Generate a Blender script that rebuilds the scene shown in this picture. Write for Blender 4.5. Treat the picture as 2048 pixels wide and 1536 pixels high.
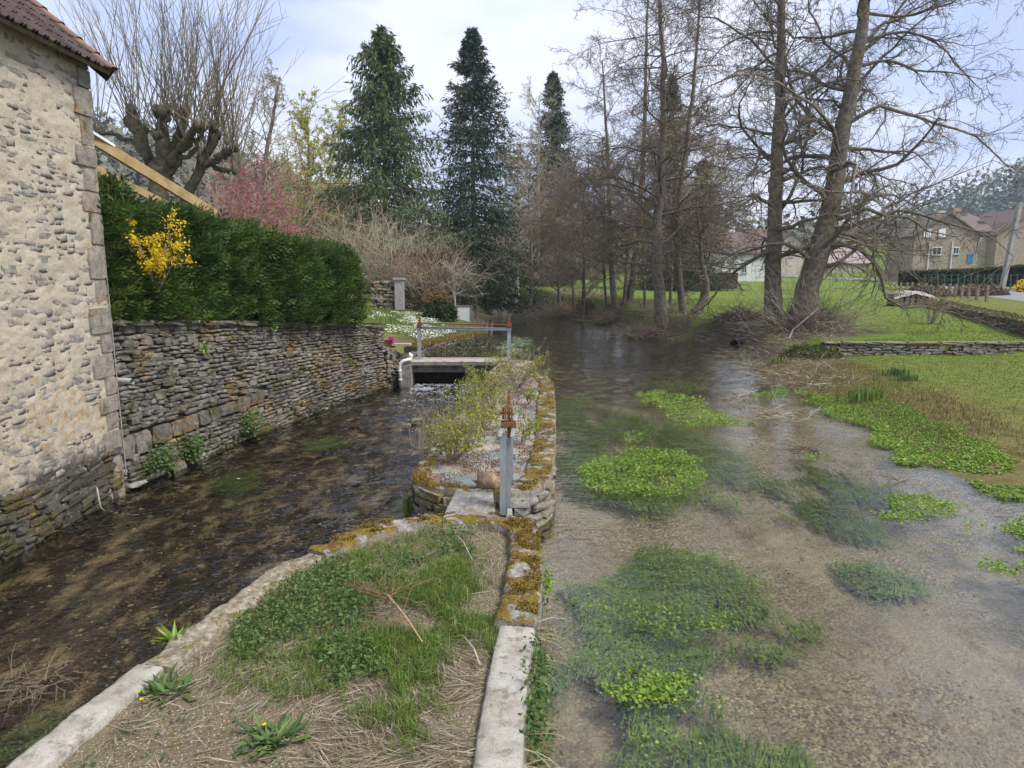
import bpy, bmesh, math, random
import numpy as np
from mathutils import Vector, Matrix, noise as mnoise

for o in list(bpy.data.objects):
    bpy.data.objects.remove(o)
SC = bpy.context.scene
COL = SC.collection
RAD = math.radians

# ------------------------------------------------------------------ camera, sky, sun, exposure
FPX = 1400.0                                    # focal length in pixels of the 2048 px wide photograph
PITCH = math.atan(218 / FPX)                    # tilted slightly down
CAMH = 3.2
cam = bpy.data.cameras.new('camera')
cam.sensor_width = 36.0
cam.lens = 36.0 * FPX / 2048
cam.clip_start = 0.05
cam.clip_end = 3000
camo = bpy.data.objects.new('camera', cam)
camo.location = (0, 0, CAMH)
camo.rotation_euler = (math.pi / 2 - PITCH, 0, 0)
COL.objects.link(camo)
SC.camera = camo

SUN_AZ, SUN_EL = RAD(118), RAD(52)              # azimuth measured from +Y towards +X
world = bpy.data.worlds.new('World')
SC.world = world
world.use_nodes = True
wn = world.node_tree
wn.nodes.clear()
w_out = wn.nodes.new('ShaderNodeOutputWorld')
w_bg = wn.nodes.new('ShaderNodeBackground')
w_sky = wn.nodes.new('ShaderNodeTexSky')
w_sky.sky_type = 'NISHITA'
w_sky.sun_disc = False
w_sky.sun_elevation = SUN_EL
w_sky.sun_rotation = SUN_AZ
w_sky.dust_density = 3.0
w_sky.air_density = 1.2
w_tc = wn.nodes.new('ShaderNodeTexCoord')
w_map = wn.nodes.new('ShaderNodeMapping')
w_map.inputs['Scale'].default_value = (1.0, 1.0, 2.6)
w_no = wn.nodes.new('ShaderNodeTexNoise')
w_no.inputs['Scale'].default_value = 2.3
w_no.inputs['Detail'].default_value = 5
w_no.inputs['Roughness'].default_value = 0.5
w_cc = wn.nodes.new('ShaderNodeValToRGB')
w_cc.color_ramp.elements[0].position = 0.40
w_cc.color_ramp.elements[0].color = (3.7, 4.5, 6.8, 1)
w_cc.color_ramp.elements[1].position = 0.60
w_cc.color_ramp.elements[1].color = (7.0, 7.3, 8.4, 1)
w_mix = wn.nodes.new('ShaderNodeMix')
w_mix.data_type = 'RGBA'
w_mix.inputs[0].default_value = 0.86              # a nearly closed thin cloud sheet over the blue
wn.links.new(w_tc.outputs['Generated'], w_map.inputs[0])
wn.links.new(w_map.outputs[0], w_no.inputs['Vector'])
wn.links.new(w_no.outputs['Fac'], w_cc.inputs[0])
wn.links.new(w_sky.outputs[0], w_mix.inputs[6])
wn.links.new(w_cc.outputs[0], w_mix.inputs[7])
wn.links.new(w_mix.outputs[2], w_bg.inputs['Color'])
w_bg.inputs['Strength'].default_value = 0.05
wn.links.new(w_bg.outputs[0], w_out.inputs[0])

sun = bpy.data.lights.new('sun', 'SUN')
sun.energy = 1.5
sun.angle = RAD(22)
sun.color = (1.0, 0.96, 0.9)
suno = bpy.data.objects.new('sun', sun)
sd = Vector((math.sin(SUN_AZ) * math.cos(SUN_EL), math.cos(SUN_AZ) * math.cos(SUN_EL), math.sin(SUN_EL)))
suno.rotation_euler = (-sd).to_track_quat('-Z', 'Y').to_euler()
suno.location = (30, -20, 40)
COL.objects.link(suno)

SC.view_settings.view_transform = 'Standard'
SC.view_settings.look = 'None'
SC.view_settings.exposure = 1.7
SC.view_settings.gamma = 1.0
SC.view_settings.use_curve_mapping = False
SC.cycles.use_denoising = True
SC.cycles.max_bounces = 8
SC.cycles.diffuse_bounces = 3
SC.cycles.glossy_bounces = 3
SC.cycles.transparent_max_bounces = 16
SC.cycles.caustics_reflective = False
SC.cycles.caustics_refractive = False

# ------------------------------------------------------------------ helpers
rng = np.random.default_rng(7)
random.seed(7)


def ray(px, py):
    x = (px - 1024) / FPX
    y = -(py - 768) / FPX
    return np.array((x, math.cos(PITCH) + y * math.sin(PITCH), -math.sin(PITCH) + y * math.cos(PITCH)))


def atz(px, py, z):
    d = ray(px, py)
    t = (z - CAMH) / d[2]
    return Vector((d[0] * t, d[1] * t, z))


def atd(px, py, Y):
    d = ray(px, py)
    t = Y / d[1]
    return Vector((d[0] * t, Y, CAMH + d[2] * t))


def tag(o, label, cat, group=None):
    o['label'] = label
    o['category'] = cat
    if group:
        o['group'] = group
    return o


def stuff(o, label=None):
    o['kind'] = 'stuff'
    if label:
        o['label'] = label
    return o


def struct(o):
    o['kind'] = 'structure'
    return o


def empty(name, loc=(0, 0, 0), label=None, cat=None, group=None):
    o = bpy.data.objects.new(name, None)
    o.location = loc
    o.empty_display_size = 0.2
    COL.objects.link(o)
    if label:
        tag(o, label, cat, group)
    return o


def link(name, me, parent=None, mat=None):
    o = bpy.data.objects.new(name, me)
    COL.objects.link(o)
    if mat is not None and len(me.materials) == 0:
        me.materials.append(mat)
    if parent is not None:
        o.parent = parent
        o.matrix_parent_inverse = Matrix.Translation(-parent.location)
    return o


class MB:
    """collects vertices, triangles and quads; builds one mesh"""

    def __init__(s):
        s.V, s.T, s.Q, s.tv, s.qv, s.n = [], [], [], [], [], 0

    def add(s, V, F, v=None):
        V = np.asarray(V, float).reshape(-1, 3)
        F = np.asarray(F, int)
        if len(F) == 0:
            return s
        if v is None:
            v = np.zeros(len(F))
        elif np.isscalar(v):
            v = np.full(len(F), float(v))
        (s.T if F.shape[1] == 3 else s.Q).append(F + s.n)
        (s.tv if F.shape[1] == 3 else s.qv).append(np.asarray(v, float))
        s.V.append(V)
        s.n += len(V)
        return s

    def box(s, lo, hi, v=None):
        x0, y0, z0 = lo
        x1, y1, z1 = hi
        V = [(x0, y0, z0), (x1, y0, z0), (x1, y1, z0), (x0, y1, z0), (x0, y0, z1), (x1, y0, z1), (x1, y1, z1), (x0, y1, z1)]
        return s.add(V, [(0, 3, 2, 1), (4, 5, 6, 7), (0, 1, 5, 4), (1, 2, 6, 5), (2, 3, 7, 6), (3, 0, 4, 7)], v)

    def bar(s, a, b, w, h, up=(0, 0, 1), v=None):
        a, b, up = Vector(a), Vector(b), Vector(up)
        d = (b - a).normalized()
        sx = d.cross(up).normalized() * (w / 2)
        sy = sx.cross(d).normalized() * (h / 2)
        V = []
        for p in (a, b):
            for i, j in ((-1, -1), (1, -1), (1, 1), (-1, 1)):
                V.append(p + sx * i + sy * j)
        return s.add([tuple(q) for q in V], [(3, 2, 1, 0), (4, 5, 6, 7), (0, 1, 5, 4), (1, 2, 6, 5), (2, 3, 7, 6), (3, 0, 4, 7)], v)

    def tube(s, pts, r, sides=10, v=None, cap=True):
        P = np.array([tuple(p) for p in pts], float)[None]
        rr = np.broadcast_to(np.asarray(r, float), (1, P.shape[1]))
        s.tubes(P, rr, sides, v)
        if cap:
            base = s.n - P.shape[1] * sides
            for k, flip in ((0, True), (P.shape[1] - 1, False)):
                ring = [base + k * sides + i for i in range(sides)]
                if flip:
                    ring = ring[::-1]
                c = s.n
                s.V.append(P[0, k][None])
                s.n += 1
                s.T.append(np.array([(c, ring[i], ring[(i + 1) % sides]) for i in range(sides)]))
                s.tv.append(np.zeros(sides))
        return s

    def tubes(s, P, R, S=3, v=None):
        N, K, _ = P.shape
        if N == 0:
            return s
        T = np.empty_like(P)
        T[:, 1:-1] = P[:, 2:] - P[:, :-2]
        T[:, 0] = P[:, 1] - P[:, 0]
        T[:, -1] = P[:, -1] - P[:, -2]
        T /= np.linalg.norm(T, axis=2, keepdims=True) + 1e-9
        ref = np.where(np.abs(T[:, 0, 2:3]) > 0.8, np.array([[1.0, 0, 0]]), np.array([[0, 0, 1.0]]))
        U = np.empty_like(P)
        u = np.cross(T[:, 0], ref)
        for k in range(K):
            u = u - T[:, k] * np.sum(u * T[:, k], axis=1, keepdims=True)
            u /= np.linalg.norm(u, axis=1, keepdims=True) + 1e-9
            U[:, k] = u
        W = np.cross(T, U)
        a = np.arange(S) * 2 * math.pi / S
        V = P[:, :, None] + R[:, :, None, None] * (np.cos(a)[None, None, :, None] * U[:, :, None] + np.sin(a)[None, None, :, None] * W[:, :, None])
        n, k, i = np.meshgrid(np.arange(N), np.arange(K - 1), np.arange(S), indexing='ij')
        b = (n * K + k) * S
        F = np.stack([b + i, b + (i + 1) % S, b + S + (i + 1) % S, b + S + i], -1).reshape(-1, 4)
        if v is not None and not np.isscalar(v):
            v = np.repeat(v, (K - 1) * S)
        return s.add(V.reshape(-1, 3), F, v)

    def spikes(s, P0, P1, R):
        """slender three sided spikes from P0 to P1"""
        N = len(P0)
        T = unit(P1 - P0)
        U = unit(np.cross(T, rng.normal(size=(N, 3))))
        W = np.cross(T, U)
        a = np.arange(3) * 2 * math.pi / 3
        R = np.broadcast_to(R, (N,))[:, None, None]
        ring = P0[:, None] + R * (np.cos(a)[None, :, None] * U[:, None] + np.sin(a)[None, :, None] * W[:, None])
        V = np.concatenate([ring, P1[:, None]], 1).reshape(-1, 3)
        i = (np.arange(N) * 4)[:, None, None]
        F = (i + np.array([[0, 1, 3], [1, 2, 3], [2, 0, 3]])[None]).reshape(-1, 3)
        return s.add(V, F)

    def leaves(s, P, D, Nn, L, W, v=None, fold=0.0):
        """one diamond per leaf; D along the leaf, Nn its normal"""
        N = len(P)
        if N == 0:
            return s
        D = D / (np.linalg.norm(D, axis=1, keepdims=True) + 1e-9)
        B = np.cross(D, Nn)
        B /= np.linalg.norm(B, axis=1, keepdims=True) + 1e-9
        Nu = np.cross(B, D)
        L = np.broadcast_to(L, (N,))[:, None]
        W = np.broadcast_to(W, (N,))[:, None]
        V = np.stack([P, P + D * L * 0.45 + B * W * 0.5 + Nu * fold * W, P + D * L, P + D * L * 0.45 - B * W * 0.5 + Nu * fold * W], 1)
        F = np.arange(N * 4).reshape(N, 4)
        if v is None:
            v = rng.random(N)
        return s.add(V.reshape(-1, 3), F, v)

    def blades(s, P, H, W, lean, v=None):
        """grass blades: a bent strip of one quad and one tip triangle"""
        N = len(P)
        if N == 0:
            return s
        a = rng.random(N) * 6.283
        B = np.stack([np.cos(a), np.sin(a), 0 * a], 1)
        b = rng.random(N) * 6.283
        D = np.stack([np.cos(b), np.sin(b), 0 * b], 1) * (np.asarray(lean) * rng.random(N))[:, None]
        H = np.broadcast_to(H, (N,))[:, None]
        W = np.broadcast_to(W, (N,))[:, None]
        up = np.array([[0, 0, 1.0]])
        m = P + up * H * 0.55 + D * H * 0.25
        t = P + up * H * (1 - 0.35 * np.linalg.norm(D, axis=1, keepdims=True)) + D * H * 0.9
        V = np.stack([P - B * W * .5, P + B * W * .5, m + B * W * .42, m - B * W * .42, t], 1).reshape(-1, 3)
        i = np.arange(N)[:, None] * 5
        if v is None:
            v = rng.random(N)
        k = s.n
        s.add(V, i + np.array([[0, 1, 2, 3]]), v)
        s.T.append(i + np.array([[3, 2, 4]]) + k)
        s.tv.append(np.asarray(v, float))
        return s

    def build(s, name, mat=None, parent=None, smooth=False):
        return link(name, s.mesh(name, mat, smooth), parent)

    def mesh(s, name, mat=None, smooth=False):
        me = bpy.data.meshes.new(name)
        V = np.concatenate(s.V) if s.V else np.zeros((0, 3))
        T = np.concatenate(s.T) if s.T else np.zeros((0, 3), int)
        Q = np.concatenate(s.Q) if s.Q else np.zeros((0, 4), int)
        me.vertices.add(len(V))
        me.vertices.foreach_set('co', V.astype(np.float32).ravel())
        lo = np.concatenate([T.ravel(), Q.ravel()]).astype(np.int32)
        me.loops.add(len(lo))
        me.loops.foreach_set('vertex_index', lo)
        st = np.concatenate([np.arange(len(T)) * 3, len(T) * 3 + np.arange(len(Q)) * 4]).astype(np.int32)
        me.polygons.add(len(st))
        me.polygons.foreach_set('loop_start', st)
        me.polygons.foreach_set('use_smooth', np.full(len(st), smooth))
        v = np.concatenate(s.tv + s.qv) if (s.tv or s.qv) else np.zeros(0)
        at = me.attributes.new('v', 'FLOAT', 'FACE')
        at.data.foreach_set('value', v.astype(np.float32))
        me.update(calc_edges=True)
        if mat is not None:
            me.materials.append(mat)
        return me


def grid_mesh(P, wrap=False):
    """(rows, cols, 3) points to V, F"""
    n, m, _ = P.shape
    i, j = np.meshgrid(np.arange(n - 1), np.arange(m - 1), indexing='ij')
    b = i * m + j
    F = np.stack([b, b + 1, b + m + 1, b + m], -1).reshape(-1, 4)
    return P.reshape(-1, 3), F


def unit(v):
    return v / (np.linalg.norm(v, axis=-1, keepdims=True) + 1e-9)


def rdir(n):
    return unit(rng.normal(size=(n, 3)))


def hash2(ix, iy, s=0):
    n = (ix * 374761393 + iy * 668265263 + s * 982451653).astype(np.int64)
    n = (n ^ (n >> 13)) * 1274126177
    n = n ^ (n >> 16)
    return (n & 0xffffff) / float(0xffffff)


def vnoise(x, y, s=0):
    x = np.asarray(x, float)
    y = np.asarray(y, float)
    ix = np.floor(x).astype(np.int64)
    iy = np.floor(y).astype(np.int64)
    fx = x - ix
    fy = y - iy
    fx = fx * fx * (3 - 2 * fx)
    fy = fy * fy * (3 - 2 * fy)
    a = hash2(ix, iy, s)
    b = hash2(ix + 1, iy, s)
    c = hash2(ix, iy + 1, s)
    d = hash2(ix + 1, iy + 1, s)
    return (a * (1 - fx) + b * fx) * (1 - fy) + (c * (1 - fx) + d * fx) * fy


def fbm(x, y, s=0, o=4):
    t = 0
    a = 0.5
    for k in range(o):
        t = t + a * vnoise(np.asarray(x) * 2 ** k, np.asarray(y) * 2 ** k, s + k)
        a *= 0.5
    return t / (1 - 0.5 ** o)


def sstep(a, b, x):
    t = np.clip((np.asarray(x, float) - a) / (b - a), 0, 1)
    return t * t * (3 - 2 * t)


def in_poly(x, y, poly):
    x = np.asarray(x, float)
    y = np.asarray(y, float)
    r = np.zeros(x.shape, bool)
    n = len(poly)
    for i in range(n):
        x0, y0 = poly[i][0], poly[i][1]
        x1, y1 = poly[(i + 1) % n][0], poly[(i + 1) % n][1]
        c = ((y0 > y) != (y1 > y)) & (x < (x1 - x0) * (y - y0) / (y1 - y0 + 1e-12) + x0)
        r ^= c
    return r


def dist_line(x, y, line):
    """distance to an open polyline"""
    d = np.full(np.shape(x), 1e9)
    for (x0, y0), (x1, y1) in zip(line[:-1], line[1:]):
        dx, dy = x1 - x0, y1 - y0
        t = np.clip(((x - x0) * dx + (y - y0) * dy) / (dx * dx + dy * dy + 1e-12), 0, 1)
        d = np.minimum(d, np.hypot(x - x0 - t * dx, y - y0 - t * dy))
    return d


def scatter_poly(poly, n, edge=0.0, seed=0, freq=1.5):
    """random points in a polygon; with edge > 0 the outline gets ragged by noise"""
    P = np.array([(p[0], p[1]) for p in poly])
    lo = P.min(0) - edge * 2
    hi = P.max(0) + edge * 2
    out = []
    got = 0
    cl = [tuple(p) for p in P] + [tuple(P[0])]
    while got < n:
        q = lo + rng.random((n * 2, 2)) * (hi - lo)
        ins = in_poly(q[:, 0], q[:, 1], P)
        if edge > 0:
            d = dist_line(q[:, 0], q[:, 1], cl)
            sdf = np.where(ins, d, -d)
            nz = (fbm(q[:, 0] * freq, q[:, 1] * freq, seed, 4) - 0.5) * 4.4 * edge
            ins = rng.random(len(q)) < sstep(-.28 * edge, .5 * edge, sdf + nz)
        q = q[ins]
        out.append(q)
        got += len(q)
        if len(q) == 0:
            break
    return np.concatenate(out)[:n]


def resample(path, step):
    P = np.array([tuple(p)[:2] for p in path], float)
    seg = np.hypot(*(P[1:] - P[:-1]).T)
    s = np.concatenate([[0], np.cumsum(seg)])
    n = max(2, int(s[-1] / step) + 1)
    t = np.linspace(0, s[-1], n)
    return np.stack([np.interp(t, s, P[:, 0]), np.interp(t, s, P[:, 1])], 1), t


class Path:
    def __init__(s, pts, smooth=0):
        P = np.array([tuple(p)[:2] for p in pts], float)
        for _ in range(smooth):
            Q = [P[0]]
            for a, b in zip(P[:-1], P[1:]):
                Q += [a * .75 + b * .25, a * .25 + b * .75]
            P = np.array(Q + [P[-1]])
        s.P = P
        s.s = np.concatenate([[0], np.cumsum(np.hypot(*(P[1:] - P[:-1]).T))])
        s.L = s.s[-1]

    def at(s, t):
        return np.array([np.interp(t, s.s, s.P[:, 0]), np.interp(t, s.s, s.P[:, 1])])

    def tan(s, t):
        a = s.at(max(0, t - .05))
        b = s.at(min(s.L, t + .05))
        d = b - a
        return d / (np.linalg.norm(d) + 1e-9)

# ------------------------------------------------------------------ procedural materials
class Sh:
    def __init__(s, name):
        s.m = bpy.data.materials.new(name)
        s.m.use_nodes = True
        s.t = s.m.node_tree
        s.t.nodes.clear()
        s.out = s.t.nodes.new('ShaderNodeOutputMaterial')

    def n(s, typ, **kw):
        nd = s.t.nodes.new('ShaderNode' + typ)
        for k, v in kw.items():
            setattr(nd, k, v)
        return nd

    def set(s, sock, v):
        if hasattr(v, 'is_linked') or isinstance(v, bpy.types.NodeSocket):
            s.t.links.new(v, sock)
        else:
            if sock.type == 'RGBA' and len(v) == 3:
                v = (*v, 1)
            sock.default_value = v

    def pos(s, scale=(1, 1, 1), rot=(0, 0, 0)):
        g = s.n('NewGeometry')
        m = s.n('Mapping')
        m.inputs['Scale'].default_value = scale
        m.inputs['Rotation'].default_value = rot
        s.t.links.new(g.outputs['Position'], m.inputs[0])
        return m.outputs[0]

    def noise(s, scale, detail=4, rough=.55, vec=None, dist=0.0):
        nd = s.n('TexNoise')
        nd.inputs['Scale'].default_value = scale
        nd.inputs['Detail'].default_value = detail
        nd.inputs['Roughness'].default_value = rough
        nd.inputs['Distortion'].default_value = dist
        s.t.links.new(vec if vec is not None else s.pos(), nd.inputs['Vector'])
        return nd.outputs['Fac']

    def voro(s, scale, vec=None, out='Color', feature='F1', rnd=1.0):
        nd = s.n('TexVoronoi', feature=feature)
        nd.inputs['Scale'].default_value = scale
        nd.inputs['Randomness'].default_value = rnd
        s.t.links.new(vec if vec is not None else s.pos(), nd.inputs['Vector'])
        return nd.outputs[out]

    def ramp(s, fac, stops, interp='LINEAR'):
        nd = s.n('ValToRGB')
        cr = nd.color_ramp
        cr.interpolation = interp
        while len(cr.elements) < len(stops):
            cr.elements.new(0.5)
        for e, (p, c) in zip(cr.elements, stops):
            e.position = p
            e.color = (c, c, c, 1) if np.isscalar(c) else (*c, 1)
        s.set(nd.inputs[0], fac)
        return nd.outputs[0]

    def mix(s, fac, a, b, mode='MIX'):
        nd = s.n('Mix', data_type='RGBA', blend_type=mode)
        s.set(nd.inputs[0], fac)
        s.set(nd.inputs[6], a)
        s.set(nd.inputs[7], b)
        return nd.outputs[2]

    def math(s, op, a, b=0.0):
        nd = s.n('Math', operation=op)
        s.set(nd.inputs[0], a)
        s.set(nd.inputs[1], b)
        return nd.outputs[0]

    def attr(s, name, out='Fac'):
        nd = s.n('Attribute', attribute_name=name)
        return nd.outputs[out]

    def rand(s):
        o = s.n('ObjectInfo').outputs['Random']
        return s.math('FRACT', s.math('ADD', o, s.attr('v')))

    def up(s):
        g = s.n('NewGeometry')
        x = s.n('SeparateXYZ')
        s.t.links.new(g.outputs['Normal'], x.inputs[0])
        return x.outputs['Z']

    def zpos(s):
        g = s.n('NewGeometry')
        x = s.n('SeparateXYZ')
        s.t.links.new(g.outputs['Position'], x.inputs[0])
        return x.outputs['Z']

    def bump(s, h, strength=.5, dist=.02, normal=None):
        nd = s.n('Bump')
        nd.inputs['Strength'].default_value = strength
        nd.inputs['Distance'].default_value = dist
        s.set(nd.inputs['Height'], h)
        if normal is not None:
            s.set(nd.inputs['Normal'], normal)
        return nd.outputs[0]

    def pbr(s, col, rough=.85, bump=None, metal=0.0, spec=.3):
        p = s.n('BsdfPrincipled')
        s.set(p.inputs['Base Color'], col)
        s.set(p.inputs['Roughness'], rough)
        s.set(p.inputs['Metallic'], metal)
        p.inputs['Specular IOR Level'].default_value = spec
        if bump is not None:
            s.set(p.inputs['Normal'], bump)
        s.t.links.new(p.outputs[0], s.out.inputs['Surface'])
        return s.m

    def leaf(s, col, trans=.35, rough=.5):
        d = s.n('BsdfPrincipled')
        s.set(d.inputs['Base Color'], col)
        d.inputs['Roughness'].default_value = rough
        d.inputs['Specular IOR Level'].default_value = .25
        t = s.n('BsdfTranslucent')
        s.set(t.inputs['Color'], col)
        m = s.n('MixShader')
        m.inputs[0].default_value = trans
        s.t.links.new(d.outputs[0], m.inputs[1])
        s.t.links.new(t.outputs[0], m.inputs[2])
        s.t.links.new(m.outputs[0], s.out.inputs['Surface'])
        return s.m


def m_leaf(name, stops, trans=.35, patch=None):
    s = Sh(name)
    c = s.ramp(s.attr('v'), stops)
    if patch:
        c = s.mix(s.ramp(s.noise(patch[0], 3), [(.42, 0.0), (.6, 1.0)]), c, s.ramp(s.attr('v'), patch[1]))
    return s.leaf(c, trans)


def m_plain(name, cols, scale=8, rough=.8, bump=.3, dist=.01, metal=0.0, detail=5):
    s = Sh(name)
    h = s.noise(scale, detail, .65)
    st = [(.3 + .4 * i / max(1, len(cols) - 1), c) for i, c in enumerate(cols)]
    return s.pbr(s.ramp(h, st), rough, s.bump(h, bump, dist) if bump else None, metal)


def m_stone(name, cols, lichen=0.0, moss=0.0, white=.25, orange=0.0, scale=1.0, mosscol=None, stain=0.0, bstr=.9):
    """limestone: each stone a shade of its own, then grain, pale lichen spots, orange lichen, moss"""
    s = Sh(name)
    k = len(cols)
    base = s.ramp(s.rand(), [(i / max(1, k - 1), c) for i, c in enumerate(cols)])
    g = s.noise(9 * scale, 6, .7)
    g2 = s.noise(45 * scale, 4, .7)
    c = s.mix(.75, base, s.ramp(g, [(.3, .25), (.7, 1.0)]), 'MULTIPLY')
    c = s.mix(.5, c, s.ramp(g2, [(.3, .3), (.7, 1.0)]), 'MULTIPLY')
    if stain:
        c = s.mix(s.ramp(s.noise(1.4, 5, .65), [(.46, 0.0), (.60, stain)]), c, s.ramp(g2, [(.3, (.03, .028, .025)), (.7, (.10, .095, .085))]))
    if white:
        w = s.ramp(s.noise(16 * scale, 4, .6), [(.60, 0.0), (.68, white * 2)])
        c = s.mix(w, c, (.42, .40, .36))
    if orange:
        w = s.math('MULTIPLY', s.ramp(s.noise(1.1, 3, .6), [(.52, 0.0), (.62, 1.0)]), s.ramp(s.noise(14, 4, .7), [(.5 - orange * .15, 0.0), (.62, 1.0)]))
        c = s.mix(w, c, (.42, .20, .035))
    if moss:
        w = s.math('MULTIPLY', s.ramp(s.noise(2.2, 4, .65), [(.62 - moss * .3, 0.0), (.72 - moss * .2, 1.0)]), s.ramp(s.noise(24, 4, .7), [(.35, 0.3), (.6, 1.0)]))
        mc = s.ramp(s.noise(30, 3), [(.3, (.025, .028, .008)), (.7, (.10, .10, .02))]) if mosscol is None else s.ramp(s.noise(30, 3), [(.3, mosscol[0]), (.7, mosscol[1])])
        c = s.mix(w, c, mc)
    h = s.math('ADD', s.math('MULTIPLY', g, 1.4), g2)
    return s.pbr(c, .92, s.bump(h, bstr, .02), spec=.15)


M = {}
GREY = [(.24, .222, .185), (.38, .35, .285), (.28, .258, .215), (.43, .39, .31), (.21, .197, .17), (.35, .315, .25)]
M['rubble'] = m_stone('wall_limestone', GREY, moss=.4, white=.3, orange=.05, stain=.6)
M['foot_stone'] = m_stone('damp_foot_limestone', [(.10, .092, .075), (.20, .18, .145), (.14, .13, .105), (.26, .24, .2)], moss=.6, white=.25, orange=.3, stain=.8)
M['house_stone'] = m_stone('house_limestone', [(.42, .39, .335), (.49, .445, .365), (.38, .36, .32), (.46, .42, .35), (.44, .405, .345)], moss=0, white=.12, bstr=.6)
M['quoin'] = m_stone('quoin_limestone', [(.43, .385, .315), (.49, .435, .35), (.41, .37, .31)], moss=.15, white=.25, orange=.5, scale=.8)
M['pier_stone'] = m_stone('pier_limestone', [(.36, .33, .29), (.46, .42, .36), (.28, .25, .21), (.40, .35, .28)], moss=.5, white=.35, mosscol=((.10, .07, .012), (.34, .23, .03)))
M['slab_stone'] = m_stone('slab_limestone', [(.40, .38, .35), (.44, .42, .38)], moss=.2, white=.5, mosscol=((.08, .055, .01), (.30, .2, .03)))
M['low_stone'] = m_stone('lawn_wall_limestone', [(.30, .27, .20), (.38, .34, .25), (.24, .22, .18), (.34, .32, .28)], moss=.35, white=.25, orange=.4, mosscol=((.06, .055, .012), (.2, .16, .03)))


def m_rubblekerb():
    s = Sh('rubble_kerb')
    g = s.noise(16, 6, .75)
    c = s.ramp(g, [(.3, (.10, .08, .055)), (.5, (.27, .23, .17)), (.7, (.48, .44, .37))])
    w = s.math('MULTIPLY', s.ramp(s.noise(5, 5, .65), [(.52, 0.0), (.6, 1.0)]), s.ramp(s.noise(28, 4, .7), [(.4, 0.0), (.52, .9)]))
    c = s.mix(w, c, s.ramp(s.noise(50, 3), [(.3, (.06, .045, .012)), (.7, (.21, .16, .035))]))
    return s.pbr(c, .95, s.bump(g, 1.0, .03), spec=.1)


M['rubblekerb'] = m_rubblekerb()
M['core'] = m_plain('wall_core', [(.03, .027, .022), (.075, .068, .055)], 12, .95, .6, .02)


def m_mortar():
    s = Sh('house_mortar')
    a = s.noise(3.0, 5, .6)
    b = s.noise(26, 5, .7)
    c = s.ramp(a, [(.3, (.43, .37, .275)), (.55, (.51, .45, .35)), (.75, (.46, .42, .35))])
    c = s.mix(.55, c, s.ramp(b, [(.3, .45), (.65, 1.0)]), 'MULTIPLY')
    # greyed weathered upper courses and the damp, moss stained foot of the wall
    z = s.zpos()
    foot = s.ramp(s.math('ADD', s.math('MULTIPLY', z, .4), s.math('MULTIPLY', s.noise(1.8, 4, .6), .55)), [(.40, 1.0), (.52, 0.0)])
    c = s.mix(foot, c, s.ramp(b, [(.3, (.035, .032, .026)), (.7, (.13, .12, .10))]))
    lich = s.math('MULTIPLY', s.ramp(s.math('ADD', s.math('MULTIPLY', z, .3), s.math('MULTIPLY', s.noise(2.4, 3), .6)), [(.44, 0.0), (.52, 1.0), (.74, 1.0), (.86, 0.0)]), s.ramp(s.noise(11, 4, .7), [(.5, 0.0), (.66, .75)]))
    c = s.mix(lich, c, (.36, .19, .045))
    return s.pbr(c, .95, s.bump(s.math('ADD', a, b), .6, .02), spec=.1)


M['mortar'] = m_mortar()


def m_mosskerb():
    """weathered limestone kerb with cushions of gold-brown moss on its upper side"""
    s = Sh('mossy_kerb')
    g = s.noise(14, 6, .7)
    c = s.ramp(g, [(.3, (.10, .09, .075)), (.5, (.25, .23, .20)), (.7, (.42, .395, .35))])
    m = s.noise(4.5, 5, .6)
    fine = s.noise(60, 3, .6)
    mc = s.ramp(fine, [(.3, (.055, .038, .010)), (.5, (.17, .115, .020)), (.7, (.30, .215, .04))])
    red = s.ramp(s.noise(7, 3), [(.52, 0.0), (.62, .8)])
    mc = s.mix(red, mc, s.ramp(fine, [(.3, (.05, .03, .012)), (.7, (.16, .075, .03))]))
    w = s.math('MULTIPLY', s.ramp(m, [(.42, 0.0), (.5, 1.0)]), s.ramp(s.up(), [(.15, .25), (.6, 1.0)]))
    w = s.math('MULTIPLY', w, s.ramp(s.noise(22, 4, .7), [(.3, 0.2), (.45, 1.0)]))
    c = s.mix(w, c, mc)
    h = s.math('ADD', s.math('MULTIPLY', g, .6), s.math('ADD', s.math('MULTIPLY', fine, .7), s.math('MULTIPLY', w, .8)))
    return s.pbr(c, .95, s.bump(h, 1.0, .02), spec=.1)


M['mosskerb'] = m_mosskerb()


def m_concrete():
    s = Sh('pale_concrete')
    a = s.noise(5, 5, .6)
    b = s.noise(70, 3, .6)
    agg = s.voro(110)
    c = s.ramp(a, [(.3, (.24, .215, .17)), (.5, (.35, .325, .275)), (.7, (.40, .38, .34))])
    c = s.mix(.35, c, s.ramp(agg, [(.1, .35), (.5, 1.0)]), 'MULTIPLY')
    c = s.mix(s.ramp(s.noise(9, 5, .7), [(.52, 0.0), (.66, .8)]), c, (.13, .115, .085))
    return s.pbr(c, .9, s.bump(s.math('ADD', a, b), .6, .01), spec=.2)


M['concrete'] = m_concrete()
M['slab'] = m_plain('weathered_slab', [(.17, .15, .12), (.34, .30, .24), (.42, .38, .31)], 7, .9, .5)
M['lintel'] = m_plain('stained_concrete', [(.08, .075, .065), (.22, .20, .17), (.33, .31, .28)], 6, .9, .6)


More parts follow.
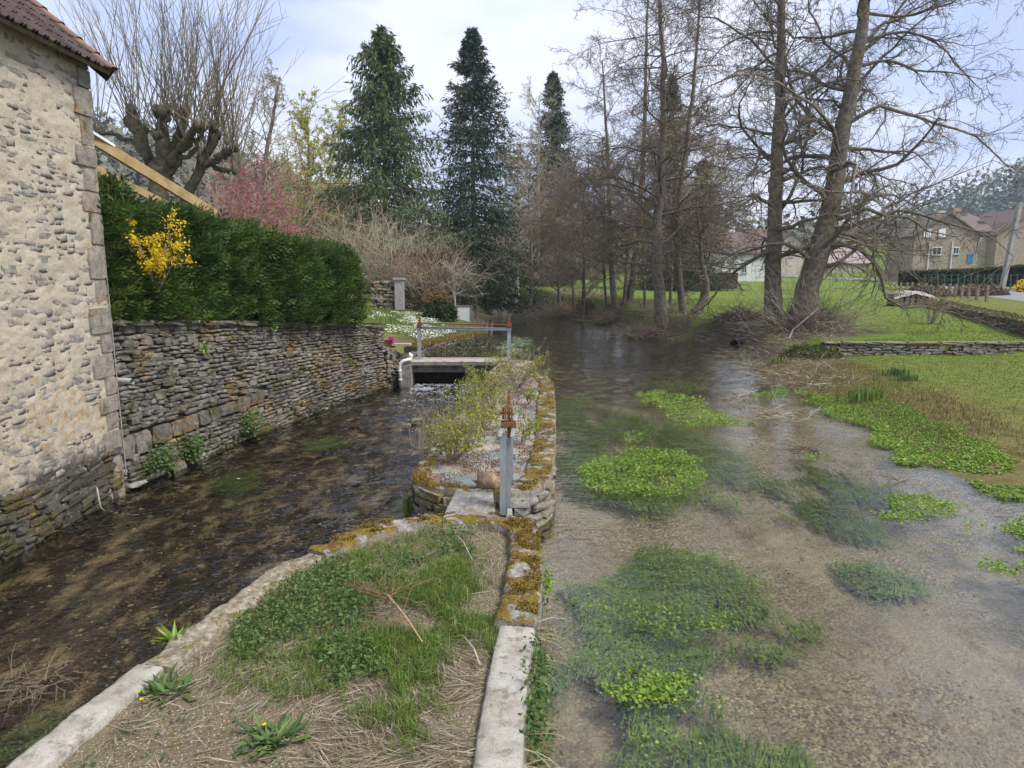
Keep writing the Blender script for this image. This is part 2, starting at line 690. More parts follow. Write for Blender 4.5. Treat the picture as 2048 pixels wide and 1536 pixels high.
def m_soil():
    s = Sh('stony_soil')
    a = s.noise(4, 5, .65)
    f = s.noise(60, 4, .7)
    peb = s.voro(55)
    pd = s.voro(55, out='Distance')
    c = s.ramp(f, [(.3, (.07, .056, .034)), (.5, (.16, .13, .083)), (.7, (.28, .235, .16))])
    pb = s.math('MULTIPLY', s.ramp(peb, [(.62, 0.0), (.66, 1.0)]), s.ramp(pd, [(.25, 1.0), (.4, 0.0)]))
    c = s.mix(pb, c, s.ramp(s.voro(55), [(.3, (.28, .22, .15)), (.7, (.45, .40, .32))]))
    c = s.mix(s.ramp(a, [(.5, 0.0), (.68, .6)]), c, (.20, .16, .10))
    return s.pbr(c, .95, s.bump(s.math('ADD', f, s.math('MULTIPLY', pd, -.6)), .9, .015), spec=.1)


M['soil'] = m_soil()


def m_piertop():
    """pale grit, grey membrane showing through, red stonecrop and brown moss"""
    s = Sh('pier_grit')
    f = s.noise(55, 4, .75)
    c = s.ramp(f, [(.33, (.10, .075, .05)), (.47, (.26, .22, .17)), (.62, (.46, .425, .37))])
    g = s.ramp(s.noise(1.7, 4, .6), [(.50, 0.0), (.53, 1.0)])
    c = s.mix(s.math('MULTIPLY', g, s.ramp(s.noise(13, 4, .7), [(.36, 0.0), (.42, 1.0)])), c, (.22, .245, .235))
    r = s.math('MULTIPLY', s.ramp(s.noise(3.6, 4, .6), [(.47, 0.0), (.56, 1.0)]), s.ramp(s.noise(40, 3, .7), [(.42, 0.0), (.55, 1.0)]))
    c = s.mix(r, c, s.ramp(s.noise(70, 2), [(.35, (.07, .022, .018)), (.6, (.20, .07, .045)), (.7, (.16, .12, .03))]))
    return s.pbr(c, .95, s.bump(f, .9, .012), spec=.1)


M['piertop'] = m_piertop()
M['bark'] = m_plain('alder_bark', [(.06, .05, .038), (.15, .125, .095), (.25, .215, .165)], 7, .95, .9, .04)
M['twig'] = m_plain('alder_twigs', [(.115, .092, .066), (.19, .155, .115)], 3, .9, 0)
M['twig2'] = m_plain('brown_twigs', [(.23, .178, .12), (.35, .28, .195)], 2, .9, 0)
M['twig_grey'] = m_plain('grey_twigs', [(.27, .235, .16), (.40, .35, .25)], 2, .9, 0)
M['shoot'] = m_plain('pollard_shoots', [(.155, .13, .09), (.24, .20, .145)], 2, .8, 0)
M['mossbark'] = m_plain('mossy_bark', [(.035, .029, .021), (.085, .072, .05), (.13, .118, .06)], 8, .95, .9, .05)
M['birch'] = m_plain('pale_bark', [(.12, .11, .095), (.34, .32, .28), (.44, .42, .38)], 6, .85, .3)
M['dryst'] = m_leaf('dry_stems', [(0, (.20, .155, .095)), (.5, (.33, .27, .17)), (1, (.47, .40, .28))], .15)
M['galv'] = m_plain('galvanised_steel', [(.27, .29, .30), (.36, .385, .40), (.42, .44, .45)], 5, .5, .08, .003, .55)
M['rust'] = m_plain('rusty_iron', [(.10, .045, .02), (.20, .095, .04), (.28, .15, .07)], 22, .9, .6, .004)
M['redrust'] = m_plain('red_primer', [(.14, .04, .03), (.24, .075, .05)], 18, .85, .4, .003)
M['pvc'] = m_plain('white_pvc', [(.52, .51, .47), (.68, .67, .63)], 5, .45, .05)
M['greypvc'] = m_plain('grey_pvc', [(.36, .36, .35), (.46, .46, .45)], 5, .45, .05)
M['blackpipe'] = m_plain('black_pipe', [(.018, .020, .024), (.035, .04, .045)], 5, .4, .05)
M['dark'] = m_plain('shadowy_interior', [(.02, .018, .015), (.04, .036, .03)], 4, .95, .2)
M['timber'] = m_plain('new_timber', [(.22, .145, .06), (.34, .24, .11), (.40, .29, .145)], 6, .7, .2)
M['oldwood'] = m_plain('old_wood', [(.10, .08, .055), (.22, .18, .12), (.28, .235, .17)], 9, .9, .5)
M['palewood'] = m_plain('bleached_wood', [(.25, .21, .16), (.42, .37, .30)], 9, .9, .4)
M['shedwood'] = m_plain('brown_stained_boards', [(.085, .04, .02), (.14, .07, .035)], 9, .85, .3)
M['whitewall'] = m_plain('white_render', [(.58, .57, .55), (.70, .69, .67)], 3, .9, .1)
M['creamwall'] = m_plain('cream_render', [(.42, .38, .29), (.52, .47, .37)], 3, .9, .1)
M['farstone'] = m_plain('far_rubble_wall', [(.17, .14, .10), (.30, .25, .185), (.37, .32, .25)], 4, .95, .5, .05)
M['farroof'] = m_plain('far_tiles', [(.115, .09, .075), (.165, .13, .108)], 5, .9, .3)
M['farroof2'] = m_plain('dark_tiles', [(.10, .07, .06), (.16, .12, .105)], 5, .9, .3)
M['glass'] = m_plain('window_glass', [(.02, .025, .03), (.05, .055, .06)], 1, .15, 0)
M['whitepaint'] = m_plain('white_paint', [(.62, .62, .60), (.74, .74, .72)], 4, .6, .05)
M['bluepaint'] = m_plain('blue_paint', [(.03, .13, .28), (.05, .19, .36)], 4, .5, .05)
M['bluepaint2'] = m_plain('bright_blue_plastic', [(.08, .28, .62), (.12, .34, .70)], 4, .4, .05)
M['pole'] = m_plain('concrete_pole', [(.24, .23, .21), (.36, .35, .32)], 4, .9, .2)
M['greenwire'] = m_plain('green_mesh', [(.03, .07, .05), (.05, .10, .07)], 4, .6, .05)
M['asphalt'] = m_plain('pale_asphalt', [(.17, .165, .165), (.23, .225, .22)], 3, .95, .3)
M['terracotta'] = m_plain('terracotta_pot', [(.22, .09, .05), (.30, .14, .08)], 9, .9, .2)


def m_tile():
    s = Sh('brown_roof_tile')
    g = s.noise(10, 5, .7)
    c = s.ramp(s.rand(), [(0, (.06, .043, .042)), (.5, (.09, .064, .06)), (1, (.12, .083, .075))])
    c = s.mix(.7, c, s.ramp(g, [(.3, .3), (.7, 1.0)]), 'MULTIPLY')
    c = s.mix(s.ramp(s.noise(30, 4, .7), [(.6, 0.0), (.7, .6)]), c, (.22, .20, .17))
    return s.pbr(c, .85, s.bump(g, .5, .01), spec=.2)


M['tile'] = m_tile()
M['ridgetile'] = m_plain('terracotta_verge_tile', [(.15, .085, .06), (.23, .135, .10)], 12, .9, .4)


def m_water(name, tint, bscale, bstr, stretch, rough=.02, bdist=.05):
    """clear shallow stream: what lies below shows through, the surface mirrors by Fresnel"""
    s = Sh(name)
    v = s.pos(stretch)
    a = s.noise(bscale, 2, .5, vec=v, dist=.7)
    b = s.noise(bscale * 3.2, 2, .5, vec=v, dist=.5)
    amp = s.ramp(s.noise(.6, 3, .5), [(.35, .25), (.65, 1.0)])
    h = s.math('MULTIPLY', s.math('ADD', a, s.math('MULTIPLY', b, .28)), amp)
    bp = s.bump(h, bstr, bdist)
    fr = s.n('Fresnel')
    fr.inputs['IOR'].default_value = 1.48
    s.set(fr.inputs['Normal'], bp)
    tr = s.n('BsdfTransparent')
    s.set(tr.inputs['Color'], tint)
    gl = s.n('BsdfGlossy')
    s.set(gl.inputs['Color'], (1, 1, 1))
    gl.inputs['Roughness'].default_value = rough
    s.set(gl.inputs['Normal'], bp)
    mx = s.n('MixShader')
    s.set(mx.inputs[0], fr.outputs[0])
    s.t.links.new(tr.outputs[0], mx.inputs[1])
    s.t.links.new(gl.outputs[0], mx.inputs[2])
    s.t.links.new(mx.outputs[0], s.out.inputs['Surface'])
    return s.m


M['river'] = m_water('clear_river_water', (.92, .93, .89), 4.2, .6, (.7, 1.3, 1), bdist=.05)
M['channel'] = m_water('channel_water', (.86, .84, .79), 3.0, 1.0, (.9, 1.4, 1), bdist=.16)


def m_terrain():
    s = Sh('ground_cover')
    zone = s.attr('zone', 'Color')
    sep = s.n('SeparateColor')
    s.t.links.new(zone, sep.inputs[0])
    R, G, B = sep.outputs[0], sep.outputs[1], sep.outputs[2]
    a = s.noise(.35, 5, .6)
    b = s.noise(3.0, 5, .65)
    f = s.noise(28, 4, .7)
    # lawn
    lawn = s.ramp(b, [(.3, (.085, .135, .022)), (.5, (.135, .205, .030)), (.7, (.19, .25, .042))])
    lawn = s.mix(s.ramp(a, [(.42, 0.0), (.62, .75)]), lawn, s.ramp(b, [(.3, (.13, .165, .028)), (.7, (.22, .24, .06))]))
    lawn = s.mix(.55, lawn, s.ramp(f, [(.3, .4), (.65, 1.0)]), 'MULTIPLY')
    # thin mossy grass of the low bank
    dry = s.ramp(b, [(.3, (.085, .075, .024)), (.5, (.165, .135, .05)), (.7, (.22, .175, .085))])
    dry = s.mix(.55, dry, s.ramp(f, [(.3, .4), (.65, 1.0)]), 'MULTIPLY')
    # bare bank: humus, dead stems
    bank = s.ramp(f, [(.3, (.030, .024, .016)), (.5, (.085, .068, .045)), (.7, (.16, .13, .09))])
    bank = s.mix(s.ramp(b, [(.5, 0.0), (.64, .7)]), bank, (.065, .085, .022))
    # river bed: pebbles of tan limestone
    vd = s.voro(38, out='Distance')
    vc = s.voro(38)
    vd2 = s.voro(9, out='Distance')
    bed = s.ramp(vc, [(.1, (.16, .126, .078)), (.4, (.32, .26, .165)), (.7, (.46, .38, .24)), (.92, (.60, .50, .31))])
    bed = s.mix(.45, bed, s.ramp(vd, [(.2, 1.0), (.6, .45)]), 'MULTIPLY')
    bed = s.mix(s.ramp(a, [(.44, 0.0), (.6, .7)]), bed, s.ramp(f, [(.3, (.19, .15, .09)), (.7, (.38, .315, .20))]))
    bed = s.mix(s.ramp(s.noise(.9, 4, .65, vec=s.pos((1, .6, 1))), [(.53, 0.0), (.62, .8)]), bed, s.ramp(f, [(.3, (.29, .24, .155)), (.7, (.50, .43, .30))]))
    bed = s.mix(s.ramp(s.noise(.75, 5, .6, vec=s.pos((1, .55, 1), (0, 0, RAD(8)))), [(.55, 0.0), (.66, .7)]), bed, s.ramp(f, [(.3, (.06, .055, .03)), (.7, (.14, .125, .07))]))
    # channel bed: dark algae with sandy lanes along the current
    cn = s.noise(2.0, 6, .66, vec=s.pos((1.5, .8, 1), (0, 0, RAD(24))), dist=.25)
    cb = s.ramp(s.math('ADD', s.math('MULTIPLY', f, .28), s.math('MULTIPLY', cn, .86)), [(.51, (.020, .015, .008)), (.585, (.05, .036, .018)), (.62, (.18, .135, .07)), (.71, (.33, .26, .15))])
    cb = s.mix(.35, cb, s.ramp(vd, [(.2, 1.0), (.6, .4)]), 'MULTIPLY')
    c = s.mix(R, lawn, bed)
    c = s.mix(G, c, cb)
    c = s.mix(B, c, bank)
    c = s.mix(s.attr('dry'), c, dry)
    h = s.math('ADD', f, s.math('MULTIPLY', b, .8))
    h = s.math('ADD', h, s.math('MULTIPLY', s.math('MULTIPLY', s.math('ADD', R, G), vd), -.4))
    return s.pbr(c, .95, s.bump(h, .8, .04), spec=.1)


M['terrain'] = m_terrain()
G1 = [(0, (.07, .12, .02)), (.5, (.14, .225, .04)), (.8, (.21, .30, .065)), (.93, (.30, .33, .11)), (1, (.38, .32, .17))]
M['grass'] = m_leaf('green_grass', G1, .4)
M['herb'] = m_leaf('green_herbs', [(0, (.04, .078, .022)), (.5, (.082, .145, .038)), (1, (.15, .225, .065))], .3)
M['straw'] = m_leaf('dead_straw', [(0, (.12, .095, .06)), (.5, (.25, .205, .14)), (1, (.42, .36, .26))], .15)
M['cress'] = m_leaf('watercress', [(0, (.08, .15, .020)), (.4, (.16, .28, .036)), (.8, (.25, .39, .055)), (.95, (.36, .46, .09)), (1, (.42, .38, .11))], .4)
M['weed'] = m_leaf('waterweed', [(0, (.10, .15, .03)), (.5, (.20, .29, .055)), (1, (.33, .44, .10))], .35)
M['hedge'] = m_leaf('conifer_hedge', [(0, (.018, .038, .011)), (.4, (.045, .085, .018)), (.75, (.11, .165, .032)), (1, (.20, .25, .06))], .35)
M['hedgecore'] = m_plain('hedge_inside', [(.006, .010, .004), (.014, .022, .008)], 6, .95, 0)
M['spruce'] = m_leaf('spruce_needles', [(0, (.035, .060, .022)), (.5, (.070, .11, .034)), (1, (.13, .175, .052))], .2)
M['spruce2'] = m_leaf('dark_spruce_needles', [(0, (.022, .040, .025)), (.5, (.042, .070, .040)), (1, (.080, .115, .060))], .2)
M['forsythia'] = m_leaf('yellow_blossom', [(0, (.66, .43, .012)), (.5, (.78, .56, .02)), (1, (.86, .66, .06))], .45)
M['plum'] = m_leaf('pink_blossom', [(0, (.26, .03, .06)), (.5, (.44, .07, .13)), (.85, (.56, .17, .26)), (1, (.70, .38, .46))], .4)
M['willow'] = m_leaf('yellow_green_buds', [(0, (.30, .29, .05)), (.5, (.46, .44, .08)), (1, (.58, .54, .13))], .45)
M['bud'] = m_leaf('pale_buds', [(0, (.14, .13, .05)), (1, (.26, .24, .10))], .4)
M['shrubleaf'] = m_leaf('young_shrub_leaves', [(0, (.13, .17, .025)), (.5, (.25, .29, .04)), (1, (.40, .40, .07))], .4)
M['ivy'] = m_leaf('ivy_leaves', [(0, (.014, .030, .012)), (.5, (.032, .058, .02)), (1, (.07, .10, .035))], .2)
M['greyleaf'] = m_leaf('grey_green_cover', [(0, (.045, .048, .026)), (.5, (.10, .10, .055)), (1, (.17, .16, .09))], .2)
M['orangeleaf'] = m_leaf('orange_young_leaves', [(0, (.20, .08, .03)), (.5, (.32, .15, .06)), (1, (.40, .22, .10))], .35)
M['redtip'] = m_leaf('sumac_heads', [(0, (.07, .012, .014)), (1, (.15, .03, .028))], .2)
M['petal'] = m_leaf('white_petals', [(0, (.62, .60, .42)), (.6, (.78, .78, .70)), (1, (.85, .85, .80))], .3)
M['dandelion'] = m_leaf('dandelion_yellow', [(0, (.55, .36, .01)), (1, (.75, .52, .02))], .3)
M['pinkpetal'] = m_leaf('magenta_petals', [(0, (.42, .03, .25)), (1, (.60, .08, .38))], .3)
M['cone'] = m_leaf('alder_cones', [(0, (.020, .014, .010)), (1, (.05, .036, .028))], .1)
M['catkin'] = m_leaf('catkins', [(0, (.11, .075, .045)), (1, (.18, .13, .075))], .2)
M['moss'] = m_leaf('gold_moss', [(0, (.075, .05, .012)), (.35, (.14, .085, .018)), (.7, (.24, .165, .026)), (1, (.32, .25, .05))], .2)
M['greenmoss'] = m_leaf('green_moss', [(0, (.035, .045, .010)), (.5, (.075, .085, .018)), (1, (.13, .14, .03))], .2)
M['reed'] = m_leaf('tall_meadow_grass', [(0, (.10, .10, .035)), (.5, (.18, .17, .06)), (1, (.26, .24, .10))], .3)
M['redmoss'] = m_leaf('red_stonecrop', [(0, (.06, .022, .016)), (.5, (.12, .05, .028)), (1, (.18, .13, .04))], .2)
M['alga'] = m_leaf('pale_duckweed', [(0, (.16, .23, .10)), (1, (.30, .37, .20))], .2)
M['darkhedge'] = m_leaf('clipped_hedge', [(0, (.016, .028, .012)), (1, (.045, .065, .022))], .2)
M['tanhedge'] = m_leaf('tan_clipped_top', [(0, (.08, .07, .025)), (1, (.15, .125, .05))], .2)
M['forest'] = m_leaf('hillside_wood', [(0, (.085, .085, .05)), (.5, (.12, .115, .07)), (.8, (.15, .14, .09)), (1, (.08, .10, .05))], .0)
M['forestR'] = m_leaf('dark_hillside_wood', [(0, (.06, .08, .05)), (1, (.09, .11, .065))], .0)
M['pebble'] = m_stone('pebbles', [(.24, .19, .12), (.36, .29, .18), (.48, .39, .24), (.30, .25, .17), (.46, .33, .15)], white=0, bstr=.3)
M['paleroc'] = m_stone('pale_rocks', [(.40, .37, .32), (.5, .46, .40)], white=.2)
M['foam'] = m_leaf('white_water', [(0, (.55, .58, .60)), (1, (.8, .82, .83))], .5)

# ------------------------------------------------------------------ the lie of the land
SHORE_R = [(9.5, -8), (8.2, 4), (7.3, 9.4), (6.9, 11.6), (7.8, 14.8), (8.1, 19.4), (8.5, 23.6), (9.4, 30), (8.9, 34.6), (7.5, 35.7),
           (6.3, 37.9), (6.4, 42), (6.2, 46), (4.1, 54.5), (2.4, 63), (-2, 76), (-14, 87), (-32, 92)]
BANK_L = [(-7.2, -8), (-7.2, 11.6), (-6.68, 14.0), (-5.8, 18.2), (-4.5, 22.5), (-3.75, 23.9), (-3.55, 25.5), (-2.7, 28.4), (-2.0, 30.9), (-1.35, 36), (-1.4, 42), (-1.6, 48),
          (-1.5, 55), (-2.0, 62), (-6, 68), (-16, 74), (-34, 78)]
BASIN = SHORE_R + BANK_L[::-1]
LOW_WALL = [(19.3, 25.3), (22.0, 33), (24.5, 40), (28.5, 50), (33, 62)]       # foot of the verge wall by the road
ROAD_C = [(27.5, 20), (29.5, 30), (33, 42), (38, 55), (44, 70), (48, 84), (47, 98), (42, 115), (39, 140), (42, 170)]
ROAD_W = 5.6


def coping_z(y):
    return np.interp(y, [8, 11.62, 15, 19, 22.3, 23], [2.62, 2.46, 2.24, 1.93, 1.62, 1.55])


def height(x, y):
    x = np.asarray(x, float)
    y = np.asarray(y, float)
    ins = in_poly(x, y, BASIN)
    dR = dist_line(x, y, SHORE_R)
    dL = dist_line(x, y, BANK_L)
    n1 = fbm(x * .25, y * .25, 3) - .5
    n2 = fbm(x * 1.3, y * 1.3, 9) - .5
    # beds
    chan = (x < -.75 + .05 * y) & (y < 23.75)
    bed = -.23 * sstep(-.3, 2.4, dR + n2 * .8) - .03 + n2 * .08
    bed = np.minimum(bed, .02)
    bed = bed - .6 * sstep(16, 26, y) * sstep(.3, 3, dR)
    bed = np.where(chan, -.74 + n2 * .14 + .03 * n1, bed)
    # right side
    low = .16 + .030 * np.clip(x - 8, 0, 6) + n1 * .1
    upp = .78 + .027 * (y - 25) + n1 * .12
    upp = np.where(y > 85, .78 + .027 * 60 + .012 * (y - 85) + n1 * .12, upp)
    rampw = np.clip((y - 22.5) / 7.0, 0, 1)
    step = np.where(x > 11.3, (y > 25.22).astype(float), rampw * rampw * (3 - 2 * rampw))
    right = low * (1 - step) + upp * step
    # road verge, above the small wall
    wx = np.interp(y, [p[1] for p in LOW_WALL], [p[0] for p in LOW_WALL])
    ver = np.clip(1.42 + .010 * (y - 27) + .02 * np.clip(x - wx, 0, 6), 1.3, 2.4)
    ver = np.where(y > 70, 1.95 + .012 * (y - 70), ver)
    right = np.where((x > wx + .4) & (y > 25.25), np.maximum(ver, right), right)
    right = right * sstep(0.0, 1.0, dR / (1.3 + .4 * n1) + n2 * .15)
    # left side: hedge terrace, then the flower bank
    gard = .72 + .15 * np.clip(dL - .3, 0, 8) + n1 * .1
    terr = coping_z(y) - .10
    left = np.where(y < 22.4, terr, gard)
    w = sstep(22.4, 24.8, y)
    left = np.where(y >= 22.4, (1 - w) * (1.5 * sstep(.3, 1.5, dL) + gard * (1 - sstep(.3, 1.5, dL))) + w * gard, left)
    left = np.where(y > 36, gard * sstep(-.1, 1.1, dL), left)
    ctr = np.interp(y, [-8, 24, 40, 60, 75], [0, 0, 3, 0, -20])
    land = np.where(x < ctr, left, right)
    far = y > 80
    land = np.where(far & ~ins, np.maximum(.027 * (y - 25) * .5 + .7, 0) * sstep(0, 3, dR), land)
    land = np.where(far & (x > 4), right, land)
    # hills
    r = 34 * np.exp(-(((x + 120) / 75) ** 2 + ((y - 215) / 80) ** 2))
    r = r + 66 * np.exp(-(((x - 350) / 110) ** 2 + ((y - 380) / 110) ** 2))
    r = r + 30 * np.exp(-((y - 560) / 110) ** 2) * (.75 + .5 * fbm(x * .006, y * .006, 5))
    r = r + 9 * np.exp(-(((x - 95) / 40) ** 2 + ((y - 175) / 55) ** 2))
    land = land + r * sstep(70, 150, y) + (fbm(x * .03, y * .03, 21) - .5) * 6 * sstep(120, 240, y)
    return np.where(ins, bed, land)


def hit(px, py, tmin=3, tmax=300):
    """where the line of sight meets the ground"""
    d = ray(px, py)
    t = np.linspace(tmin, tmax, 4000)
    X, Y, Z = d[0] * t, d[1] * t, CAMH + d[2] * t
    h = np.maximum(height(X, Y), 0)
    k = np.argmax(Z <= h)
    return Vector((X[k], Y[k], float(height(X[k:k + 1], Y[k:k + 1])[0])))


def gz(x, y):
    return float(height(np.array([x]), np.array([y]))[0])


def lines(spec):
    out = [spec[0][0]]
    for a, b, st in spec:
        n = max(1, int(round((b - a) / st)))
        out += list(a + (b - a) * (np.arange(n) + 1) / n)
    return np.array(out)


gx = lines([(-420, -120, 20), (-120, -40, 5), (-40, -16, 1.0), (-16, -8, .35), (-8, 14, .22), (14, 34, .25), (34, 70, 1.0), (70, 140, 5), (140, 560, 15)])
gy = lines([(-10, 2, .8), (2, 26, .22), (26, 40, .4), (40, 70, .5), (70, 110, 1.5), (110, 260, 5), (260, 760, 20)])
XX, YY = np.meshgrid(gx, gy)
ZZ = height(XX, YY)
V, Fq = grid_mesh(np.stack([XX, YY, ZZ], -1))
mb = MB().add(V, Fq)
ground = struct(mb.build('ground', M['terrain'], smooth=True))
# what covers the ground where: bed, channel bed, bare bank, thin mossy grass
ins = in_poly(XX, YY, BASIN)
chan = (XX < -.75 + .05 * YY) & (YY < 23.75) & ins
dR = dist_line(XX, YY, SHORE_R)
dL = dist_line(XX, YY, BANK_L)
nn = fbm(XX * .8, YY * .8, 31) - .5
bank = sstep(3.0, 1.2, dR + nn * 3.0 + 1.2 * sstep(33, 37, YY)) * sstep(21, 24, YY) * (~ins)
bank = np.maximum(bank, (~ins) * sstep(1.4, .3, dR + nn))
bank = np.maximum(bank, (~ins) * sstep(3.0, 1.5, np.hypot((XX - 12) * .7, YY - 28.5) + nn * 2))
bank = np.maximum(bank, (~ins) * (XX < 3) * sstep(1.6, .5, dL + nn) * (YY > 24.5))
bank = np.maximum(bank, .85 * sstep(130, 200, YY) * (np.abs(XX - 95) > 45))
dry = (~ins) * (XX > 3) * sstep(24.8, 23.4, YY + nn * 3) * (.30 + .65 * sstep(11.8, 9.8, XX + nn * 3))
dry = np.maximum(dry, (~ins) * (XX > 18.9) * (YY > 25.3) * (YY < 70) * .45 * (XX > np.interp(YY, [p[1] for p in LOW_WALL], [p[0] for p in LOW_WALL])))
dry = np.maximum(dry, (~ins) * (XX < 3) * (YY < 45) * .4)
silt = (ins & ~chan) * .8 * sstep(15, 23, YY + nn * 6)
zc = np.stack([(ins & ~chan).astype(float), np.maximum(chan.astype(float), silt), bank, np.ones_like(XX)], -1).reshape(-1, 4)
ca = ground.data.color_attributes.new('zone', 'FLOAT_COLOR', 'POINT')
ca.data.foreach_set('color', zc.astype(np.float32).ravel())
da = ground.data.attributes.new('dry', 'FLOAT', 'POINT')
da.data.foreach_set('value', dry.ravel().astype(np.float32))

# road, laid 30 mm over the verge
rp, rs = resample(Path(ROAD_C, 2).P, 1.5)
tn = np.gradient(rp, axis=0)
tn /= np.linalg.norm(tn, axis=1, keepdims=True)
nrm = np.stack([tn[:, 1], -tn[:, 0]], 1)
cr = np.linspace(-1, 1, 9)
RP = rp[:, None] + nrm[:, None] * cr[None, :, None] * ROAD_W / 2
RZ = height(RP[..., 0], RP[..., 1]).max(1)[:, None] + .04 - .04 * np.abs(cr)[None]
V, Fq = grid_mesh(np.concatenate([RP, RZ[..., None]], -1))
struct(MB().add(V, Fq[:, ::-1]).build('road', M['asphalt'], smooth=True))

# ------------------------------------------------------------------ water
ISL_R = Path([(-.02, -8), (0, 1.5), (.04, 3.2), (.09, 4.21), (.22, 5.64), (.28, 7.0), (.35, 8.4), (.50, 9.2), (.70, 11.3), (1.0, 17.2), (.9, 18.6), (.7, 20), (.7, 22.6), (.5, 23.7)])
ISL_L = Path([(-3.4, -8), (-3.2, 1.5), (-2.8, 3.5), (-2.55, 5.0), (-2.3, 6.14), (-1.9, 6.87), (-1.5, 7.6), (-1.35, 8.6), (-1.35, 9.3), (-1.28, 10.6), (-1.08, 14), (-.78, 18), (-.35, 22.6), (-.2, 23.7)])


def xof(path, y):
    return np.interp(y, path.P[:, 1], path.P[:, 0])


ys = np.concatenate([np.linspace(-8, 2, 12), np.linspace(2.1, 23.70, 180)])
rowsL = xof(ISL_R, ys) - .12
P = []
for y, xl in zip(ys, rowsL):
    xr = np.interp(y, [p[1] for p in SHORE_R], [p[0] for p in SHORE_R]) + 2.0
    P.append([(xl + (xr - xl) * t, y, 0) for t in np.linspace(0, 1, 40)])
P = np.array(P)
P[..., 2] = (fbm(P[..., 0] * 1.1, P[..., 1] * .9, 77, 3) - .5) * .02
mbw = MB().add(*grid_mesh(P))
ys2 = np.concatenate([np.linspace(23.70, 45, 60), np.linspace(46, 100, 50)])
P = []
for y in ys2:
    xl = -3.45 if y < 30 else np.interp(y, [30, 34, 48, 58, 70, 100], [-3.45, -3.0, -4.5, -9, -40, -40])
    xr = np.interp(y, [p[1] for p in SHORE_R], [p[0] for p in SHORE_R]) + 2.0
    P.append([(xl + (xr - xl) * t, y, 0) for t in np.linspace(0, 1, 40)])
P = np.array(P)
P[..., 2] = (fbm(P[..., 0] * 1.1, P[..., 1] * .9, 77, 3) - .5) * .02
mbw.add(*grid_mesh(P))
struct(mbw.build('river_water', M['river'], smooth=True))

ys = np.concatenate([np.linspace(-8, 2, 12), np.linspace(2.08, 23.6, 300)])
t = np.linspace(0, 1, 64)
xl = np.interp(ys, [p[1] for p in BANK_L], [p[0] for p in BANK_L]) - .1
xr = xof(ISL_L, ys) + .1
CX = xl[:, None] + (xr - xl)[:, None] * t[None]
CY = np.broadcast_to(ys[:, None], CX.shape)
turb = .022 + .06 * sstep(7, 15, CY) + .03 * sstep(13, 23, CY) + .05 * sstep(20, 23.2, CY) + .022 * sstep(.45, .9, t)[None] * sstep(5, 9, CY)
CZ = -.5 + .10 * sstep(16, 23.6, CY) + ((fbm(CX * 2.6, CY * 2.0, 41, 4) - .5) * 1.2 + (fbm(CX * 6, CY * 4.5, 47, 3) - .5) * .7) * turb
MBc = MB().add(*grid_mesh(np.stack([CX, CY, CZ], -1)))
struct(MBc.build('channel_water', M['channel'], smooth=True))


def chz(x, y):
    return -.5 + .10 * float(sstep(16, 23.6, y))


# ------------------------------------------------------------------ stones
def stone_mesh(seed, mat, name='stone', jit=.07, pull=.16, smooth=True):
    r = np.random.default_rng(seed)
    g = np.array([-.5, 0.0, .5])
    idx = {}
    V = []
    for i in range(3):
        for j in range(3):
            for k in range(3):
                if i == 1 and j == 1 and k == 1:
                    continue
                p = np.array([g[i], g[j], g[k]])
                m = (i != 1) + (j != 1) + (k != 1)
                p = p * (1 - pull * (m - 1) * (.5 + r.random())) + (r.random(3) - .5) * jit * 2
                idx[i, j, k] = len(V)
                V.append(p)
    F = []
    for a in range(3):
        for s in (0, 2):
            for u in range(2):
                for w in range(2):
                    q = []
                    for du, dw in ((0, 0), (1, 0), (1, 1), (0, 1)):
                        c = [0, 0, 0]
                        c[a] = s
                        c[(a + 1) % 3] = u + du
                        c[(a + 2) % 3] = w + dw
                        q.append(idx[tuple(c)])
                    F.append(q if s == 2 else q[::-1])
    mb = MB().add(V, F)
    return mb.mesh(name, mat, smooth=smooth)


def stone_set(key, n=12, **kw):
    return [stone_mesh(1000 + i, M[key], 'stone', **kw) for i in range(n)]


ST = {k: stone_set(k, 16, jit=.075, pull=.07, smooth=False) for k in ('rubble', 'pier_stone', 'low_stone')}
ST['house_stone'] = stone_set('house_stone', 16, jit=.05, pull=.06, smooth=False)
ST['foot_stone'] = stone_set('foot_stone', 10, jit=.075, pull=.07, smooth=False)
ST['quoin'] = stone_set('quoin', 6, jit=.022, pull=.04, smooth=False)
ST['slab_stone'] = stone_set('slab_stone', 6, jit=.03, pull=.06)
ST['paleroc'] = stone_set('paleroc', 6)


